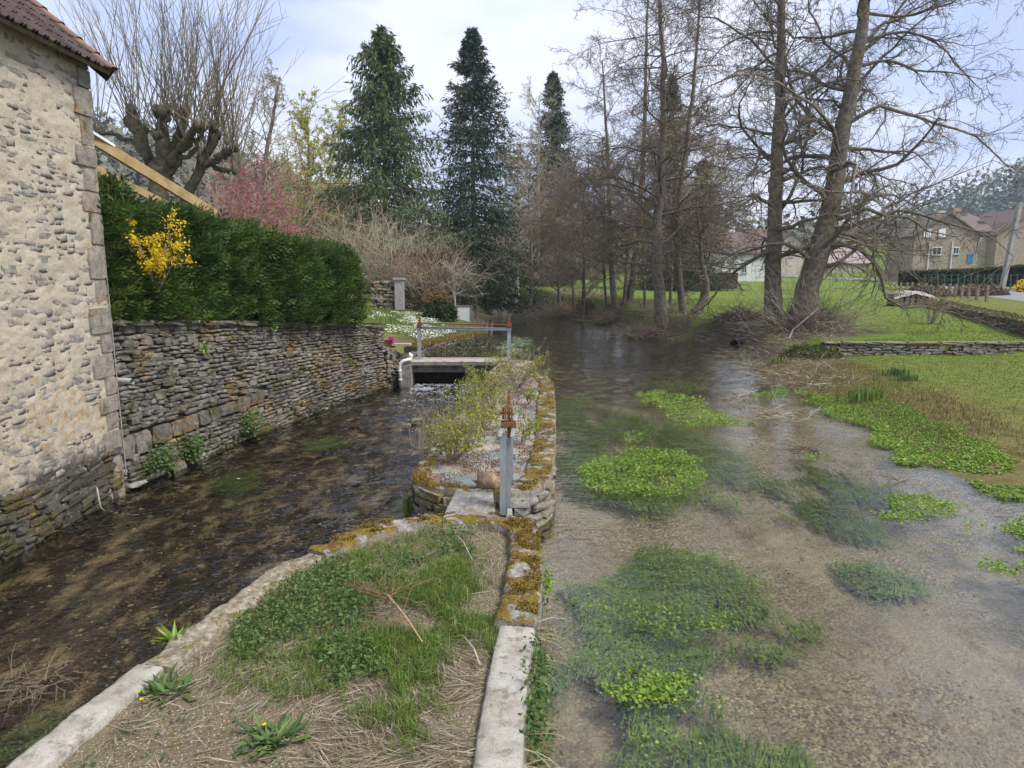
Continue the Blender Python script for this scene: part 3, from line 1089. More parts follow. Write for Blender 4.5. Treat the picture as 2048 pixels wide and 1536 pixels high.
def put_stones(parent, items, meshes, limit=300, name='stone', restname='small_stones'):
    """items: (centre, rotz, tilt, (len, depth, height)); the largest in view become parts, the rest one stuff part"""
    def score(it):
        c = it[0]
        if c[1] < 1:
            return 0
        u = c[0] / c[1]
        inview = abs(u) < .80
        return it[3][0] * it[3][2] / (c[0] ** 2 + c[1] ** 2) * (1 if inview else .05)
    order = sorted(items, key=score, reverse=True)
    for k, (c, rz, tl, sc) in enumerate(order[:limit]):
        o = bpy.data.objects.new(name, meshes[k % len(meshes)])
        COL.objects.link(o)
        o.parent = parent
        o.matrix_parent_inverse = Matrix.Translation(-parent.location)
        o.location = c
        o.rotation_euler = (0, tl, rz)
        o.scale = sc
    if len(order) > limit:
        mb = MB()
        for k, (c, rz, tl, sc) in enumerate(order[limit:]):
            me = meshes[k % len(meshes)]
            V = np.empty(len(me.vertices) * 3)
            me.vertices.foreach_get('co', V)
            V = V.reshape(-1, 3) * np.array(sc)
            R = np.array((Matrix.Rotation(rz, 3, 'Z') @ Matrix.Rotation(tl, 3, 'Y')))
            V = V @ R.T + np.array(c)
            F = np.array([p.vertices[:] for p in me.polygons])
            mb.add(V, F, rng.random())
        stuff(mb.build(restname, meshes[0].materials[0], parent, smooth=True))


def course_items(path, zb, zt, ch, sl, depth, side, proud=.03, seed=1, gap=.012, inset=0.0, tiltrow=True):
    """rough courses of stones along a plan path; side +1: the face is to the right of the path"""
    r = np.random.default_rng(seed)
    items = []
    Hm = max(zt(s) - zb(s) for s in np.linspace(0, path.L, 9))
    hs = []
    while sum(hs) < Hm:
        hs.append(r.uniform(*ch))
    fr = np.concatenate([[0], np.cumsum(hs)]) / sum(hs)
    for i in range(len(hs)):
        s = r.uniform(-.2, 0)
        while s < path.L:
            l = r.uniform(*sl) * (1.25 if r.random() < .12 else 1)
            sc = s + l / 2
            s += l
            if sc < .02 or sc > path.L - .02:
                continue
            l = min(l, 2 * sc + .05, 2 * (path.L - sc) + .05)
            b, t = zb(sc), zt(sc)
            f0, f1 = fr[i], fr[i + 1]
            if r.random() < .10 and i + 2 < len(fr):
                f1 = fr[i + 2]
                l *= .8
            wob = .02 * math.sin(sc * 2.3 + i * .7) + r.normal() * .008
            z0, z1 = b + (t - b) * f0 + wob, b + (t - b) * f1 + wob
            p = path.at(sc)
            d = path.tan(sc)
            n = np.array([d[1], -d[0]]) * side
            off = r.uniform(-.3, 1) * proud - inset
            c = p - n * (depth / 2) + n * off
            slope = ((zb(min(path.L, sc + .2)) - zb(sc)) * (1 - f0) + (zt(min(path.L, sc + .2)) - zt(sc)) * f0) / .2
            items.append(((c[0], c[1], (z0 + z1) / 2), math.atan2(d[1], d[0]), -math.atan(slope) + r.normal() * .045,
                          (max(.04, l - gap), depth, max(.03, (z1 - z0) - gap + r.uniform(0, .01)))))
    return items


def wall_core(path, zb, zt, th, side, inset, name, mat, parent, step=.3):
    """solid body behind the stones"""
    pts, ss = resample(path.P, step)
    mb = MB()
    rows = []
    for p, s in zip(pts, ss):
        d = path.tan(s)
        n = np.array([d[1], -d[0]]) * side
        a = p - n * inset
        b = p - n * th
        rows.append([(a[0], a[1], zb(s)), (a[0], a[1], zt(s)), (b[0], b[1], zt(s)), (b[0], b[1], zb(s)), (a[0], a[1], zb(s))])
    R = np.array(rows)
    V, F = grid_mesh(R)
    mb.add(V, F)
    for k in (0, -1):
        mb.add(R[k][:4], [(0, 1, 2, 3)])
    return mb.build(name, mat, parent)


# ------------------------------------------------------------------ the stone house on the left
HX = -6.68
HY1 = 11.62
house = empty('stone_house', (HX, HY1, -.5), 'rubble stone house with brown tiled eave standing at the channel edge', 'house')
EAVE = atd(192, 128, HY1).z                      # about 6.3 m
zw = np.arange(-1.0, EAVE + .25, .04)
yw = np.concatenate([np.arange(1.0, 7.5, .5), np.arange(7.5, HY1 - .02, .04), [HY1]])
YW, ZW = np.meshgrid(yw, zw)
XW = HX - .030 + .035 * fbm(YW * 3, ZW * 5, 61) + .035 * fbm(YW * 8, ZW * 16, 62)
V, Fq = grid_mesh(np.stack([XW, YW, ZW], -1))
mb = MB().add(V, Fq)
wy = HY1 - .04
mb.box((HX - 9, 1.0, -1), (HX - .12, wy, EAVE + .2))
mb.add([(HX - 9, wy, EAVE + .1), (HX - .12, wy, EAVE + .1), (HX - 4.5, wy, EAVE + 3.7), (HX - 9, 1, EAVE + .1), (HX - .12, 1, EAVE + .1), (HX - 4.5, 1, EAVE + 3.7)], [(0, 1, 2), (5, 4, 3)])
mb.build('wall', M['mortar'], house, smooth=True)
r = np.random.default_rng(5)
items = []
z = -.55
while z < EAVE - .05:
    h = r.uniform(.07, .14)
    y = 7.2 + r.uniform(0, .2)
    while y < HY1 - .42:
        l = r.uniform(.12, .40)
        if r.random() < .92 and z > .15:
            items.append(((HX - .084 + r.uniform(-.008, .008), y + l / 2, z + h / 2 + r.normal() * .012), math.pi / 2, r.normal() * .04, (l * r.uniform(.9, 1.08), .18, h * r.uniform(.8, 1.05))))
        y += l
    z += h
put_stones(house, items, ST['house_stone'], 220)
foot = Path([(HX + .035, 6.0), (HX + .035, HY1)])
put_stones(house, course_items(foot, lambda s: -.9, lambda s: .30 - .05 * math.sin(s * 2.1), (.08, .17), (.18, .5), .2, +1, .03, 3), ST['foot_stone'], 70, 'foot_stone', 'foot_stones')
z = -.6
k = 0
while z < EAVE - .1:
    h = random.uniform(.28, .55)
    h = min(h, EAVE - z)
    l = (.52, .34)[k % 2] * random.uniform(.85, 1.15)
    o = bpy.data.objects.new('quoin', ST['quoin'][k % 6])
    COL.objects.link(o)
    o.parent = house
    o.matrix_parent_inverse = Matrix.Translation(-house.location)
    o.location = (HX - .135 + .012 * (k % 3), HY1 - l / 2 + .01, z + h / 2)
    o.scale = (.33, l, h - .015)
    z += h
    k += 1
# roof: deck, rafters' fascia, courses of ribbed tiles, verge tiles
PIT = RAD(41)
roof_e = (HX + .26, HY1 + .30, EAVE - .10)
cp, sp = math.cos(PIT), math.sin(PIT)


def roofp(u, y, n):
    """u up the slope from the eave, n above the deck"""
    return (HX + .26 - u * cp + n * sp, y, EAVE - .06 + u * sp + n * cp)


mb = MB()
a = [roofp(0, 1.0, -.06), roofp(0, HY1 + .24, -.06), roofp(6.2, HY1 + .24, -.06), roofp(6.2, 1.0, -.06)]
b = [roofp(0, 1.0, 0), roofp(0, HY1 + .24, 0), roofp(6.2, HY1 + .24, 0), roofp(6.2, 1.0, 0)]
mb.add(a + b, [(0, 1, 2, 3), (7, 6, 5, 4), (0, 4, 5, 1), (1, 5, 6, 2), (2, 6, 7, 3), (3, 7, 4, 0)])
roof = mb.build('roof', M['oldwood'], house)
mb = MB()
mb.add([roofp(6.2, 1, 0), roofp(6.2, HY1 + .24, 0), (HX - 9.3, HY1 + .24, EAVE - .1), (HX - 9.3, 1, EAVE - .1)], [(0, 1, 2, 3)])
mb.build('rear_slope', M['tile'], roof)
TW, TL = .235, .34
prof = np.array([(-.5, .0), (-.42, .035), (-.30, .04), (-.2, .008), (0, .004), (.2, .008), (.30, .04), (.42, .035), (.5, .0)])
tp = []
for u, th in ((0, .022), (0, 0.0), (.40, .0)):
    tp.append([(p[0] * TW * 1.02, u, p[1] + (0.022 if th else 0) + .012) for p in prof])
tp = np.array(tp)
tp[0, :, 2] = prof[:, 1] - .016
Vt, Ft = grid_mesh(tp)
tile_me = MB().add(Vt, Ft).mesh('tile', M['tile'], smooth=False)
Mroof = Matrix(((0, -cp, sp, 0), (1, 0, 0, 0), (0, sp, cp, 0), (0, 0, 0, 1)))   # local x along y, local y up the slope
for row in range(12):
    for cidx in range(20):
        y = HY1 + .20 - TW / 2 - cidx * TW
        o = bpy.data.objects.new('tile', tile_me)
        COL.objects.link(o)
        u = row * TL - .05 + random.uniform(-.008, .008)
        mt = Mroof.copy()
        mt.translation = Vector(roofp(u, y, .022 + random.uniform(0, .006)))
        o.parent = roof
        o.matrix_basis = mt @ Matrix.Rotation(-.055, 4, 'X')
    mbv = MB()
    pts = []
    for u in (row * TL - .05, row * TL + .36):
        lift = .075 - (.03 if u > row * TL else 0)
        pts.append([roofp(u, HY1 + .16 + .09 * math.cos(t), lift + .045 * math.sin(t)) for t in np.linspace(math.pi, -.5, 8)])
    mbv.add(*grid_mesh(np.array(pts)))
    mbv.build('verge_tile', M['ridgetile'], roof)
mb = MB()
mb.add([roofp(-.02, HY1 + .255, -.16), roofp(6.2, HY1 + .255, -.16), roofp(6.2, HY1 + .255, .04), roofp(-.02, HY1 + .255, .04),
        roofp(-.02, HY1 + .22, -.16), roofp(6.2, HY1 + .22, -.16), roofp(6.2, HY1 + .22, .04), roofp(-.02, HY1 + .22, .04)],
       [(0, 1, 2, 3), (7, 6, 5, 4), (0, 4, 5, 1), (0, 3, 7, 4), (3, 2, 6, 7)])
mb.build('barge_board', M['dark'], roof)
mb = MB()
mb.tube([(HX + .05, HY1 + .03, -.2), (HX - .02, HY1 + .03, EAVE - .1)], .009, 6)
mb.build('lightning_cable', M['pole'], house)

# ------------------------------------------------------------------ the long retaining wall behind the channel
RW = Path([(-6.74, 11.64), (-6.3, 14.1), (-5.42, 18.3), (-4.35, 21.7), (-4.05, 22.35)], 1)
wall = empty('retaining_wall', (-5.5, 17, -.5), 'long dark dry stone retaining wall with mossy coping below the hedge', 'wall')
zbR = lambda s: -.85
ztR = lambda s: float(coping_z(RW.at(s)[1])) - .09
items = course_items(RW, zbR, ztR, (.055, .125), (.13, .46), .26, +1, .028, 11, gap=.009)
# a band of larger dressed blocks low in the wall near the house
big = []
s = .12
while s < 4.4:
    l = random.uniform(.32, .6)
    p = RW.at(s + l / 2)
    d = RW.tan(s + l / 2)
    hh = .40 if s < .7 else random.uniform(.24, .33)
    big.append((s, s + l, p, d, l, .22 + .04 * s, hh))
    s += l
keep = []
for it in items:
    q = it[0]
    bad = False
    for s0, s1, p, d, l, zc, hh in big:
        if abs((q[0] - p[0]) * d[0] + (q[1] - p[1]) * d[1]) < l / 2 + .02 and abs(q[2] - zc) < hh / 2 + .03:
            bad = True
    if not bad:
        keep.append(it)
for s0, s1, p, d, l, zc, hh in big:
    n = np.array([d[1], -d[0]])
    c = p - n * .1
    keep.append(((c[0], c[1], zc), math.atan2(d[1], d[0]), 0.0, (l - .015, .24, hh)))
put_stones(wall, keep, ST['rubble'], 280)
wall_core(RW, lambda s: -1.0, lambda s: ztR(s) - .02, .55, +1, .09, 'wall_core', M['core'], wall)
s = 0
k = 0
while s < RW.L - .1:
    l = min(random.uniform(.45, .95), RW.L - s)
    p = RW.at(s + l / 2)
    d = RW.tan(s + l / 2)
    n = np.array([d[1], -d[0]])
    c = p - n * .20
    sl = (float(coping_z(RW.at(min(RW.L, s + l))[1])) - float(coping_z(RW.at(s)[1]))) / l
    o = bpy.data.objects.new('coping_stone', ST['rubble'][k % 12])
    COL.objects.link(o)
    o.parent = wall
    o.matrix_parent_inverse = Matrix.Translation(-wall.location)
    o.location = (c[0], c[1], float(coping_z(p[1])) - .045)
    o.rotation_euler = (0, -math.atan(sl), math.atan2(d[1], d[0]))
    o.scale = (l * 1.03, .56, .105)
    s += l
    k += 1

# lower abutment wall that carries on to the sluice
AB = Path([(-4.02, 22.4), (-3.35, 23.3), (-3.3, 24.4)])
abut = empty('abutment_wall', (-3.7, 23, -.5), 'low mossy stone abutment between the long wall and the sluice bridge', 'wall')
put_stones(abut, course_items(AB, lambda s: -.8, lambda s: .95 - .42 * min(1, s / 1.0), (.09, .15), (.15, .4), .26, +1, .03, 13), ST['rubble'], 120)
wall_core(AB, lambda s: -.9, lambda s: .93 - .42 * min(1, s / 1.0), .9, +1, .08, 'wall_core', M['core'], abut)
# bank wall of the flower garden upstream of the sluice
GW = Path([(-3.28, 24.45), (-3.1, 26), (-2.35, 28.6), (-1.65, 31.2), (-1.35, 33)], 1)
gwall = empty('garden_bank_wall', (-2.5, 28, 0), 'overgrown mossy stone wall holding the flower bank above the river', 'wall')
put_stones(gwall, course_items(GW, lambda s: -.3, lambda s: .72 - .03 * s, (.10, .17), (.2, .5), .3, +1, .05, 17), ST['rubble'], 150)
wall_core(GW, lambda s: -.4, lambda s: .70 - .03 * s, .5, +1, .08, 'wall_core', M['core'], gwall)

# ------------------------------------------------------------------ swept kerbs (rough, displaced)
def sweep(path, w, zt, zb, name, mat, parent, inner=-1, rough=.018, step=.045, s0=0, s1=None, zin=None, seed=0, round_=.05):
    """a kerb whose outer upper edge follows the path; the body lies to the inner side"""
    s1 = path.L if s1 is None else s1
    n = max(3, int((s1 - s0) / step))
    rows = []
    zin = zb if zin is None else zin
    for s in np.linspace(s0, s1, n):
        p = path.at(s)
        d = path.tan(s)
        nn = np.array([d[1], -d[0]]) * inner          # towards the body
        ww = w(s) if callable(w) else w
        z = zt(s) if callable(zt) else zt
        prof = [(0, zb), (0, z - .35), (0, z - .2), (0, z - round_ * 1.6), (.005, z - round_ * .6), (round_ * .5, z - round_ * .12)]
        prof += [(ww * f, z) for f in np.linspace(.2, .8, 7)]
        prof += [(ww - round_ * .5, z - round_ * .12), (ww, z - round_ * .7), (ww, zin)]
        row = []
        for a, zz in prof:
            q = p + nn * a
            v = Vector((q[0] * 6 + seed, q[1] * 6, zz * 6))
            v2 = v * 4.5
            k = mnoise.noise(v) * rough + mnoise.noise(v2) * rough * .5
            row.append((q[0] - nn[0] * k * (1 if a < ww / 2 else -1), q[1] - nn[1] * k * (1 if a < ww / 2 else -1), zz + k * (1.0 if zz > z - .1 else .2)))
        rows.append(row)
    R = np.array(rows)
    V, F = grid_mesh(R)
    mb = MB().add(V, F)
    m = R.shape[1]
    for k in (0, -1):
        c = R[k].mean(0)
        mb.add(np.concatenate([R[k], c[None]]), [(i, (i + 1) % m, m) for i in range(m)])
    return mb.build(name, mat, parent, smooth=True)


ISLZ = .46
isl = empty('island_platform', (-1.2, 5, -.8), 'near island of soil and weeds edged by pale concrete and mossy kerbs', 'platform')
PL_ = Path([(-3.35, .6), (-2.87, 3.5), (-2.62, 5.0), (-2.34, 6.14), (-1.98, 6.87), (-1.54, 7.52), (-1.1, 7.72), (-.72, 7.80), (-.3, 7.76), (0.05, 7.64), (.24, 7.45), (.32, 7.08), (.24, 5.64), (.165, 4.97), (.09, 4.21), (.04, 3.2), (-.02, .6)], 1)


def s_near(path, x, y):
    k = np.argmin(np.hypot(path.P[:, 0] - x, path.P[:, 1] - y))
    return path.s[k]


sA = s_near(PL_, -2.74, 4.3)
sB = s_near(PL_, -2.0, 6.85)
sC = s_near(PL_, -.75, 7.8)
sD = s_near(PL_, .3, 7.3)
sE = s_near(PL_, .17, 5.0)
kz = lambda s: ISLZ + .012 * math.sin(s * 2.3)
sweep(PL_, .22, kz, -.95, 'concrete_kerb', M['concrete'], isl, 1, .008, s0=0, s1=sA, zin=.3, round_=.03)
sweep(PL_, .26, lambda s: kz(s) - .01, -.95, 'rubble_kerb', M['rubblekerb'], isl, 1, .03, s0=sA + .02, s1=sB, zin=.3)
sweep(PL_, .28, lambda s: kz(s) + .02, -.95, 'mossy_kerb', M['mosskerb'], isl, 1, .035, s0=sB + .01, s1=sC, zin=.3)
sweep(PL_, .30, lambda s: kz(s) + .02, -.95, 'mossy_kerb', M['mosskerb'], isl, 1, .03, s0=sC + .01, s1=sD, zin=.3)
sweep(PL_, .32, lambda s: kz(s) + .03, -.95, 'mossy_kerb', M['mosskerb'], isl, 1, .03, s0=sD + .01, s1=sE, zin=.3)
sweep(PL_, .285, kz, -.95, 'concrete_kerb', M['concrete'], isl, 1, .007, s0=sE + .01, s1=PL_.L, zin=.3, round_=.03)


def soil_z(x, y):
    return .395 + .05 * (fbm(x * 1.3, y * 1.3, 71) - .5) + .035 * (fbm(x * 6, y * 6, 72) - .5) + .03 * np.sin(np.clip((x + 1.2) * 1.2, -1.5, 1.5)) ** 2 * 0


ip, is_ = resample(PL_.P, .12)
ys = np.arange(.6, 7.8, .04)
mb = MB()
rows = []
for y in ys:
    a = [p for p in ip if abs(p[1] - y) < .2]
    xs0 = np.interp(y, [p[1] for p in ip[:len(ip) // 2]], [p[0] for p in ip[:len(ip) // 2]])
    xs1 = np.interp(-y, [-p[1] for p in ip[len(ip) // 2:]], [p[0] for p in ip[len(ip) // 2:]])
    xs0, xs1 = xs0 + .10, xs1 - .10
    if y > 7.5:
        xs0, xs1 = max(xs0, -1.3), min(xs1, .0)
    rows.append([(xs0 + (xs1 - xs0) * f, min(y, 7.6), 0) for f in np.linspace(0, 1, 70)])
R = np.array(rows)
R[..., 2] = soil_z(R[..., 0], R[..., 1])
mb.add(*grid_mesh(R))
mb.build('soil', M['soil'], isl, smooth=True)
ISL_IN = [(-2.9, 1.0), (-2.55, 3.5), (-2.3, 5.0), (-2.05, 6.1), (-1.7, 6.75), (-1.35, 7.3), (-.7, 7.5), (-.1, 7.35), (0.0, 7.0), (-.08, 5.6), (-.12, 5.0), (-.2, 4.2), (-.24, 3.2), (-.3, 1.0)]

# ------------------------------------------------------------------ the pier between channel and river
pier = empty('stone_pier', (-.2, 14, -.8), 'long stone pier with rounded tip and yellow mossy coping between channel and river', 'pier')
PZ = .5
TIP = Path([(-1.30, 12), (-1.36, 10.2), (-1.40, 9.35), (-1.30, 8.92), (-1.0, 8.62), (-.55, 8.47), (-.05, 8.45), (.30, 8.60), (.50, 8.90), (.58, 9.4), (.62, 10.4)], 1)
put_stones(pier, course_items(TIP, lambda s: -.85, lambda s: PZ - .09, (.09, .16), (.16, .42), .24, +1, .04, 23), ST['pier_stone'], 150)
PO = Path([(-.4, 22.6), (-.78, 18), (-1.1, 14), (-1.33, 10.4), (-1.38, 9.35), (-1.28, 8.95), (-1.0, 8.66), (-.55, 8.52), (-.05, 8.5), (.27, 8.64), (.46, 8.95), (.55, 9.4), (.72, 11.3), (1.06, 17.2), (1.0, 18.4), (.72, 19.3), (.72, 22.6)], 1)
# body and top
body = [tuple(p) for p in resample(PO.P, .3)[0]]
mb = MB()
n = len(body)
cx = np.array(body)
mid = np.stack([np.interp(cx[:, 1], [8.5, 22.6], [-.4, .2]), np.clip(cx[:, 1], 9.0, 22.4)], 1)
shr = cx + (mid - cx) * .10
rows = np.array([[(p[0], p[1], z) for p in shr] for z in (-1.0, PZ - .06)])
mb.add(*grid_mesh(rows))
mb.build('core', M['core'], pier)
ys = np.concatenate([[8.62], np.arange(8.68, 22.6, .06)])
rows = []
PLs = PO.P[:np.argmin(PO.P[:, 1]) + 1]
PRs = PO.P[np.argmin(PO.P[:, 1]):]
for y in ys:
    x0 = np.interp(-y, -PLs[:, 1], PLs[:, 0]) + .06
    x1 = np.interp(y, PRs[:, 1], PRs[:, 0]) - .2
    rows.append([(x0 + (x1 - x0) * f, y, 0) for f in np.linspace(0, 1, 30)])
R = np.array(rows)
R[..., 2] = PZ - .035 + .05 * (fbm(R[..., 0] * 2.5, R[..., 1] * 2.5, 81) - .5) + .03 * (fbm(R[..., 0] * 9, R[..., 1] * 9, 82) - .5)
mb = MB().add(*grid_mesh(R))
mb.build('grit_top', M['piertop'], pier, smooth=True)
sF = s_near(PO, -1.33, 10.4)
sG = s_near(PO, .46, 8.95)
sH = s_near(PO, 1.0, 18.4)
s = 0
for k, (a, b_) in enumerate([(0, sF)] ):
    sweep(PO, .2, PZ - .03, -.95, 'channel_edge', M['mosskerb'], pier, -1, .03, s0=a, s1=b_, zin=.3, step=.08)
cuts = np.linspace(sF, sG, 6)
for a, b_ in zip(cuts[:-1], cuts[1:]):
    sweep(PO, .24, PZ, PZ - .14, 'coping_stone', M['mosskerb'], pier, -1, .03, s0=a + .01, s1=b_, zin=PZ - .14, seed=a * 3)
s = sG
while s < sH - .2:
    l = random.uniform(.5, .95)
    e = min(s + l, sH)
    sweep(PO, random.uniform(.34, .40), PZ + random.uniform(-.01, .03), -.9, 'coping_stone', M['mosskerb'], pier, -1, .03, s0=s + .012, s1=e, zin=.3, seed=s * 5)
    s = e
sweep(PO, .4, PZ - .05, -.9, 'coping_stone', M['mosskerb'], pier, -1, .05, s0=sH, s1=PO.L, zin=.2, seed=3, step=.08)
# slab laid across the notch between island and pier, and the rock on it
fs = empty('footing_slab', (-.5, 8.2, .45), 'rough grey stone slab bridging the notch to the pier', 'slab')
a, b_, c, d = atz(884, 1040, .46), atz(992, 1042, .46), atz(985, 976, .50), atz(912, 980, .50)
mb = MB()
gr = []
for i in np.linspace(0, 1, 26):
    L0 = a.lerp(d, i)
    R0 = b_.lerp(c, i)
    gr.append([tuple(L0.lerp(R0, j) + Vector((0, 0, .025 * mnoise.noise(L0.lerp(R0, j) * 9) + .012 * mnoise.noise(L0.lerp(R0, j) * 30)))) for j in np.linspace(0, 1, 16)])
G = np.array(gr)
mb.add(*grid_mesh(G))
rim = np.concatenate([G[0], G[1:, -1], G[-1, ::-1][1:], G[::-1, 0][1:]])
low = rim - np.array([0, 0, .22])
mb.add(*grid_mesh(np.stack([low, rim])))
mb.build('slab_top', M['slab_stone'], fs, smooth=True)
o = link('rock', stone_mesh(777, m_plain('brown_rock', [(.10, .06, .035), (.24, .16, .10), (.36, .27, .19)], 12, .95, .8, .02), 'rock', .13, .2))
p = atz(978, 975, .52)
o.location = (p.x, p.y + .1, .58)
o.scale = (.40, .26, .20)
o.rotation_euler = (0.1, .15, -.2)
tag(o, 'brown weathered rock lying on the pier beside the sluice post', 'rock')

# ------------------------------------------------------------------ metalwork and pipes
def u_channel(mb, a, b, w, dp, th, face, v=None):
    """a U section from a to b; face: direction the open side looks"""
    a, b, face = Vector(a), Vector(b), Vector(face).normalized()
    d = (b - a).normalized()
    sx = d.cross(face).normalized()
    mb.bar(a - face * (dp / 2 - th / 2), b - face * (dp / 2 - th / 2), w, th, up=face)
    for sgn in (-1, 1):
        q = sx * sgn * (w / 2 - th / 2)
        mb.bar(a + q + face * th / 2, b + q + face * th / 2, th, dp - th, up=face)


# near sluice: post of galvanised channel, rails running back over the notch, rusty rack and pinion
sp_ = empty('sluice_post', (-.09, 8.0, .43), 'galvanised steel sluice post with rusty gear standing at the notch', 'sluice')
pz0, pz1 = .40, 1.34
mb = MB()
u_channel(mb, (-.105, 7.98, pz0), (-.105, 7.98, pz1), .10, .075, .008, (1, .0, 0))
mb.build('near_post', M['galv'], sp_)
mb = MB()
u_channel(mb, (-.040, 8.03, pz0), (-.040, 8.03, pz1 - .03), .05, .05, .007, (0, 1, 0))
mb.build('inner_channel', M['galv'], sp_)
mb = MB()
u_channel(mb, (-.02, 9.05, .1), (-.02, 9.05, pz1), .10, .07, .009, (-1, 0, 0))
mb.build('far_post', M['galv'], sp_)
for x in (-.142, .002):
    mb = MB()
    mb.bar((x, 7.90, pz1 + .012), (x + .055, 9.12, pz1 + .012), .045, .007)
    mb.bar((x + (-.020 if x < 0 else .020), 7.90, pz1 - .025), (x + .055 + (-.020 if x < 0 else .020), 9.12, pz1 - .025), .006, .05)
    mb.build('rail', M['galv'], sp_)
mb = MB()
mb.box((-.055, 7.925, pz0), (.0, 7.935, pz0 + .075))
mb.build('foot_plate', M['pvc'], sp_)
gy_ = 8.42
mb = MB()
mb.box((-.14, gy_ - .06, pz1 + .018), (.055, gy_ + .06, pz1 + .032))
mb.box((-.135, gy_ - .065, pz1 + .032), (.05, gy_ - .05, pz1 + .085))
mb.box((-.135, gy_ + .05, pz1 + .032), (.05, gy_ + .065, pz1 + .085))
mb.build('bracket', M['rust'], sp_)
for x in (-.080, -.004):
    mb = MB()
    mb.box((x - .012, gy_ - .055, pz1 + .03), (x + .012, gy_ + .045, pz1 + .27))
    mb.build('side_plate', M['rust'], sp_)
mb = MB()
mb.box((-.060, gy_ - .04, -.2), (-.024, gy_ + .02, pz1 + .40))
mb.box((-.052, gy_ - .03, pz1 + .40), (-.032, gy_ + .01, pz1 + .47))
for k in range(46):
    z = .55 + k * .020
    mb.box((-.058, gy_ + .005, z), (-.014, gy_ + .02, z + .013))
mb.build('toothed_rack', M['rust'], sp_)


def disc(mb, c, axis, r, w, n=20, teeth=0):
    c, axis = Vector(c), Vector(axis).normalized()
    u = axis.orthogonal().normalized()
    v_ = axis.cross(u)
    ring = []
    for s in (-1, 1):
        for i in range(n):
            rr = r * (1.0 if not teeth else (1.0 if i % 2 else .86))
            t = 2 * math.pi * i / n
            ring.append(c + axis * s * w / 2 + (u * math.cos(t) + v_ * math.sin(t)) * rr)
    ring += [c - axis * w / 2, c + axis * w / 2]
    F = [(i, (i + 1) % n, n + (i + 1) % n, n + i) for i in range(n)]
    k = mb.n
    mb.add([tuple(p) for p in ring], F)
    mb.T.append(np.array([((i + 1) % n, i, 2 * n) for i in range(n)] + [(n + i, n + (i + 1) % n, 2 * n + 1) for i in range(n)]) + k)
    mb.tv.append(np.zeros(2 * n))


mb = MB()
disc(mb, (-.108, gy_ + .02, pz1 + .18), (1, 0, 0), .075, .024, 28, 1)
mb.build('gear_wheel', M['redrust'], sp_)
mb = MB()
mb.tube([(-.15, gy_ + .02, pz1 + .18), (.03, gy_ + .02, pz1 + .18)], .013, 8)
mb.build('axle', M['rust'], sp_)
mb = MB()
mb.box((-.07, 8.05, -.5), (-.03, 8.95, .25))
mb.build('gate_board', M['oldwood'], sp_)

# sluice bridge: concrete slab on a stained lintel, black opening, with the frame above
br = empty('sluice_bridge', (-1.7, 23.2, .4), 'concrete footbridge slab over the dark sluice opening', 'bridge')
mb = MB()
P = []
for y, z in ((22.72, .28), (22.70, .40), (22.74, .425), (23.72, .425), (23.76, .40), (23.74, .28), (22.72, .28)):
    P.append([(x, y + .012 * mnoise.noise(Vector((x * 4, y, z * 9))), z + .010 * mnoise.noise(Vector((x * 5, y * 5, z)))) for x in np.linspace(-3.5, -.12, 40)])
mb.add(*grid_mesh(np.array(P)))
mb.build('deck_slab', M['slab'], br, smooth=False)
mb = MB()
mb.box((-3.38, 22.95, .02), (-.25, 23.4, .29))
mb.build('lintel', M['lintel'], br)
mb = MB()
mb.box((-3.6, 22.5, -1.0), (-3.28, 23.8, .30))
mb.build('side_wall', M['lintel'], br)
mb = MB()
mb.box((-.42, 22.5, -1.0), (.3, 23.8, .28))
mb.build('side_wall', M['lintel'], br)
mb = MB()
mb.box((-3.3, 23.50, -1.0), (-.4, 23.60, .35))  # leaf run down to the bed; the opening's shade is in its colour
mb.build('dark_gate_leaf', M['dark'], br)
sf = empty('sluice_gate', (-1.6, 23.2, .42), 'grey steel gate frame with red winding shaft on the bridge slab', 'sluice')
for x in (-3.08, -.10):
    mb = MB()
    u_channel(mb, (x, 23.2, .42), (x, 23.2, 1.42), .11, .12, .012, (1 if x < -1 else -1, 0, 0))
    mb.build('post', M['galv'], sf)
for y in (23.13, 23.27):
    mb = MB()
    u_channel(mb, (-3.16, y, 1.475), (-.02, y, 1.425), .08, .05, .008, (0, -1 if y < 23.2 else 1, 0))
    mb.build('top_rail', M['galv'], sf)
mb = MB()
mb.tube([(-3.1, 23.18, 1.62), (-.06, 23.18, 1.57)], .022, 8)
mb.build('winding_shaft', M['redrust'], sf)
for x in (-3.05, -.09):
    mb = MB()
    mb.box((x - .055, 23.12, 1.47), (x + .055, 23.26, 1.66))
    mb.box((x - .03, 23.15, 1.66), (x + .03, 23.23, 1.80))
    g = mb.build('gear_box', M['redrust'], sf)
    mb = MB()
    mb.box((x - .014, 23.17, 1.80), (x + .014, 23.21, 1.93))
    mb.build('rack_end', M['rust'], g)
    mb = MB()
    disc(mb, (x, 23.1, 1.58), (0, 1, 0), .095, .03, 24, 1)
    mb.build('gear_wheel', M['redrust'], g)

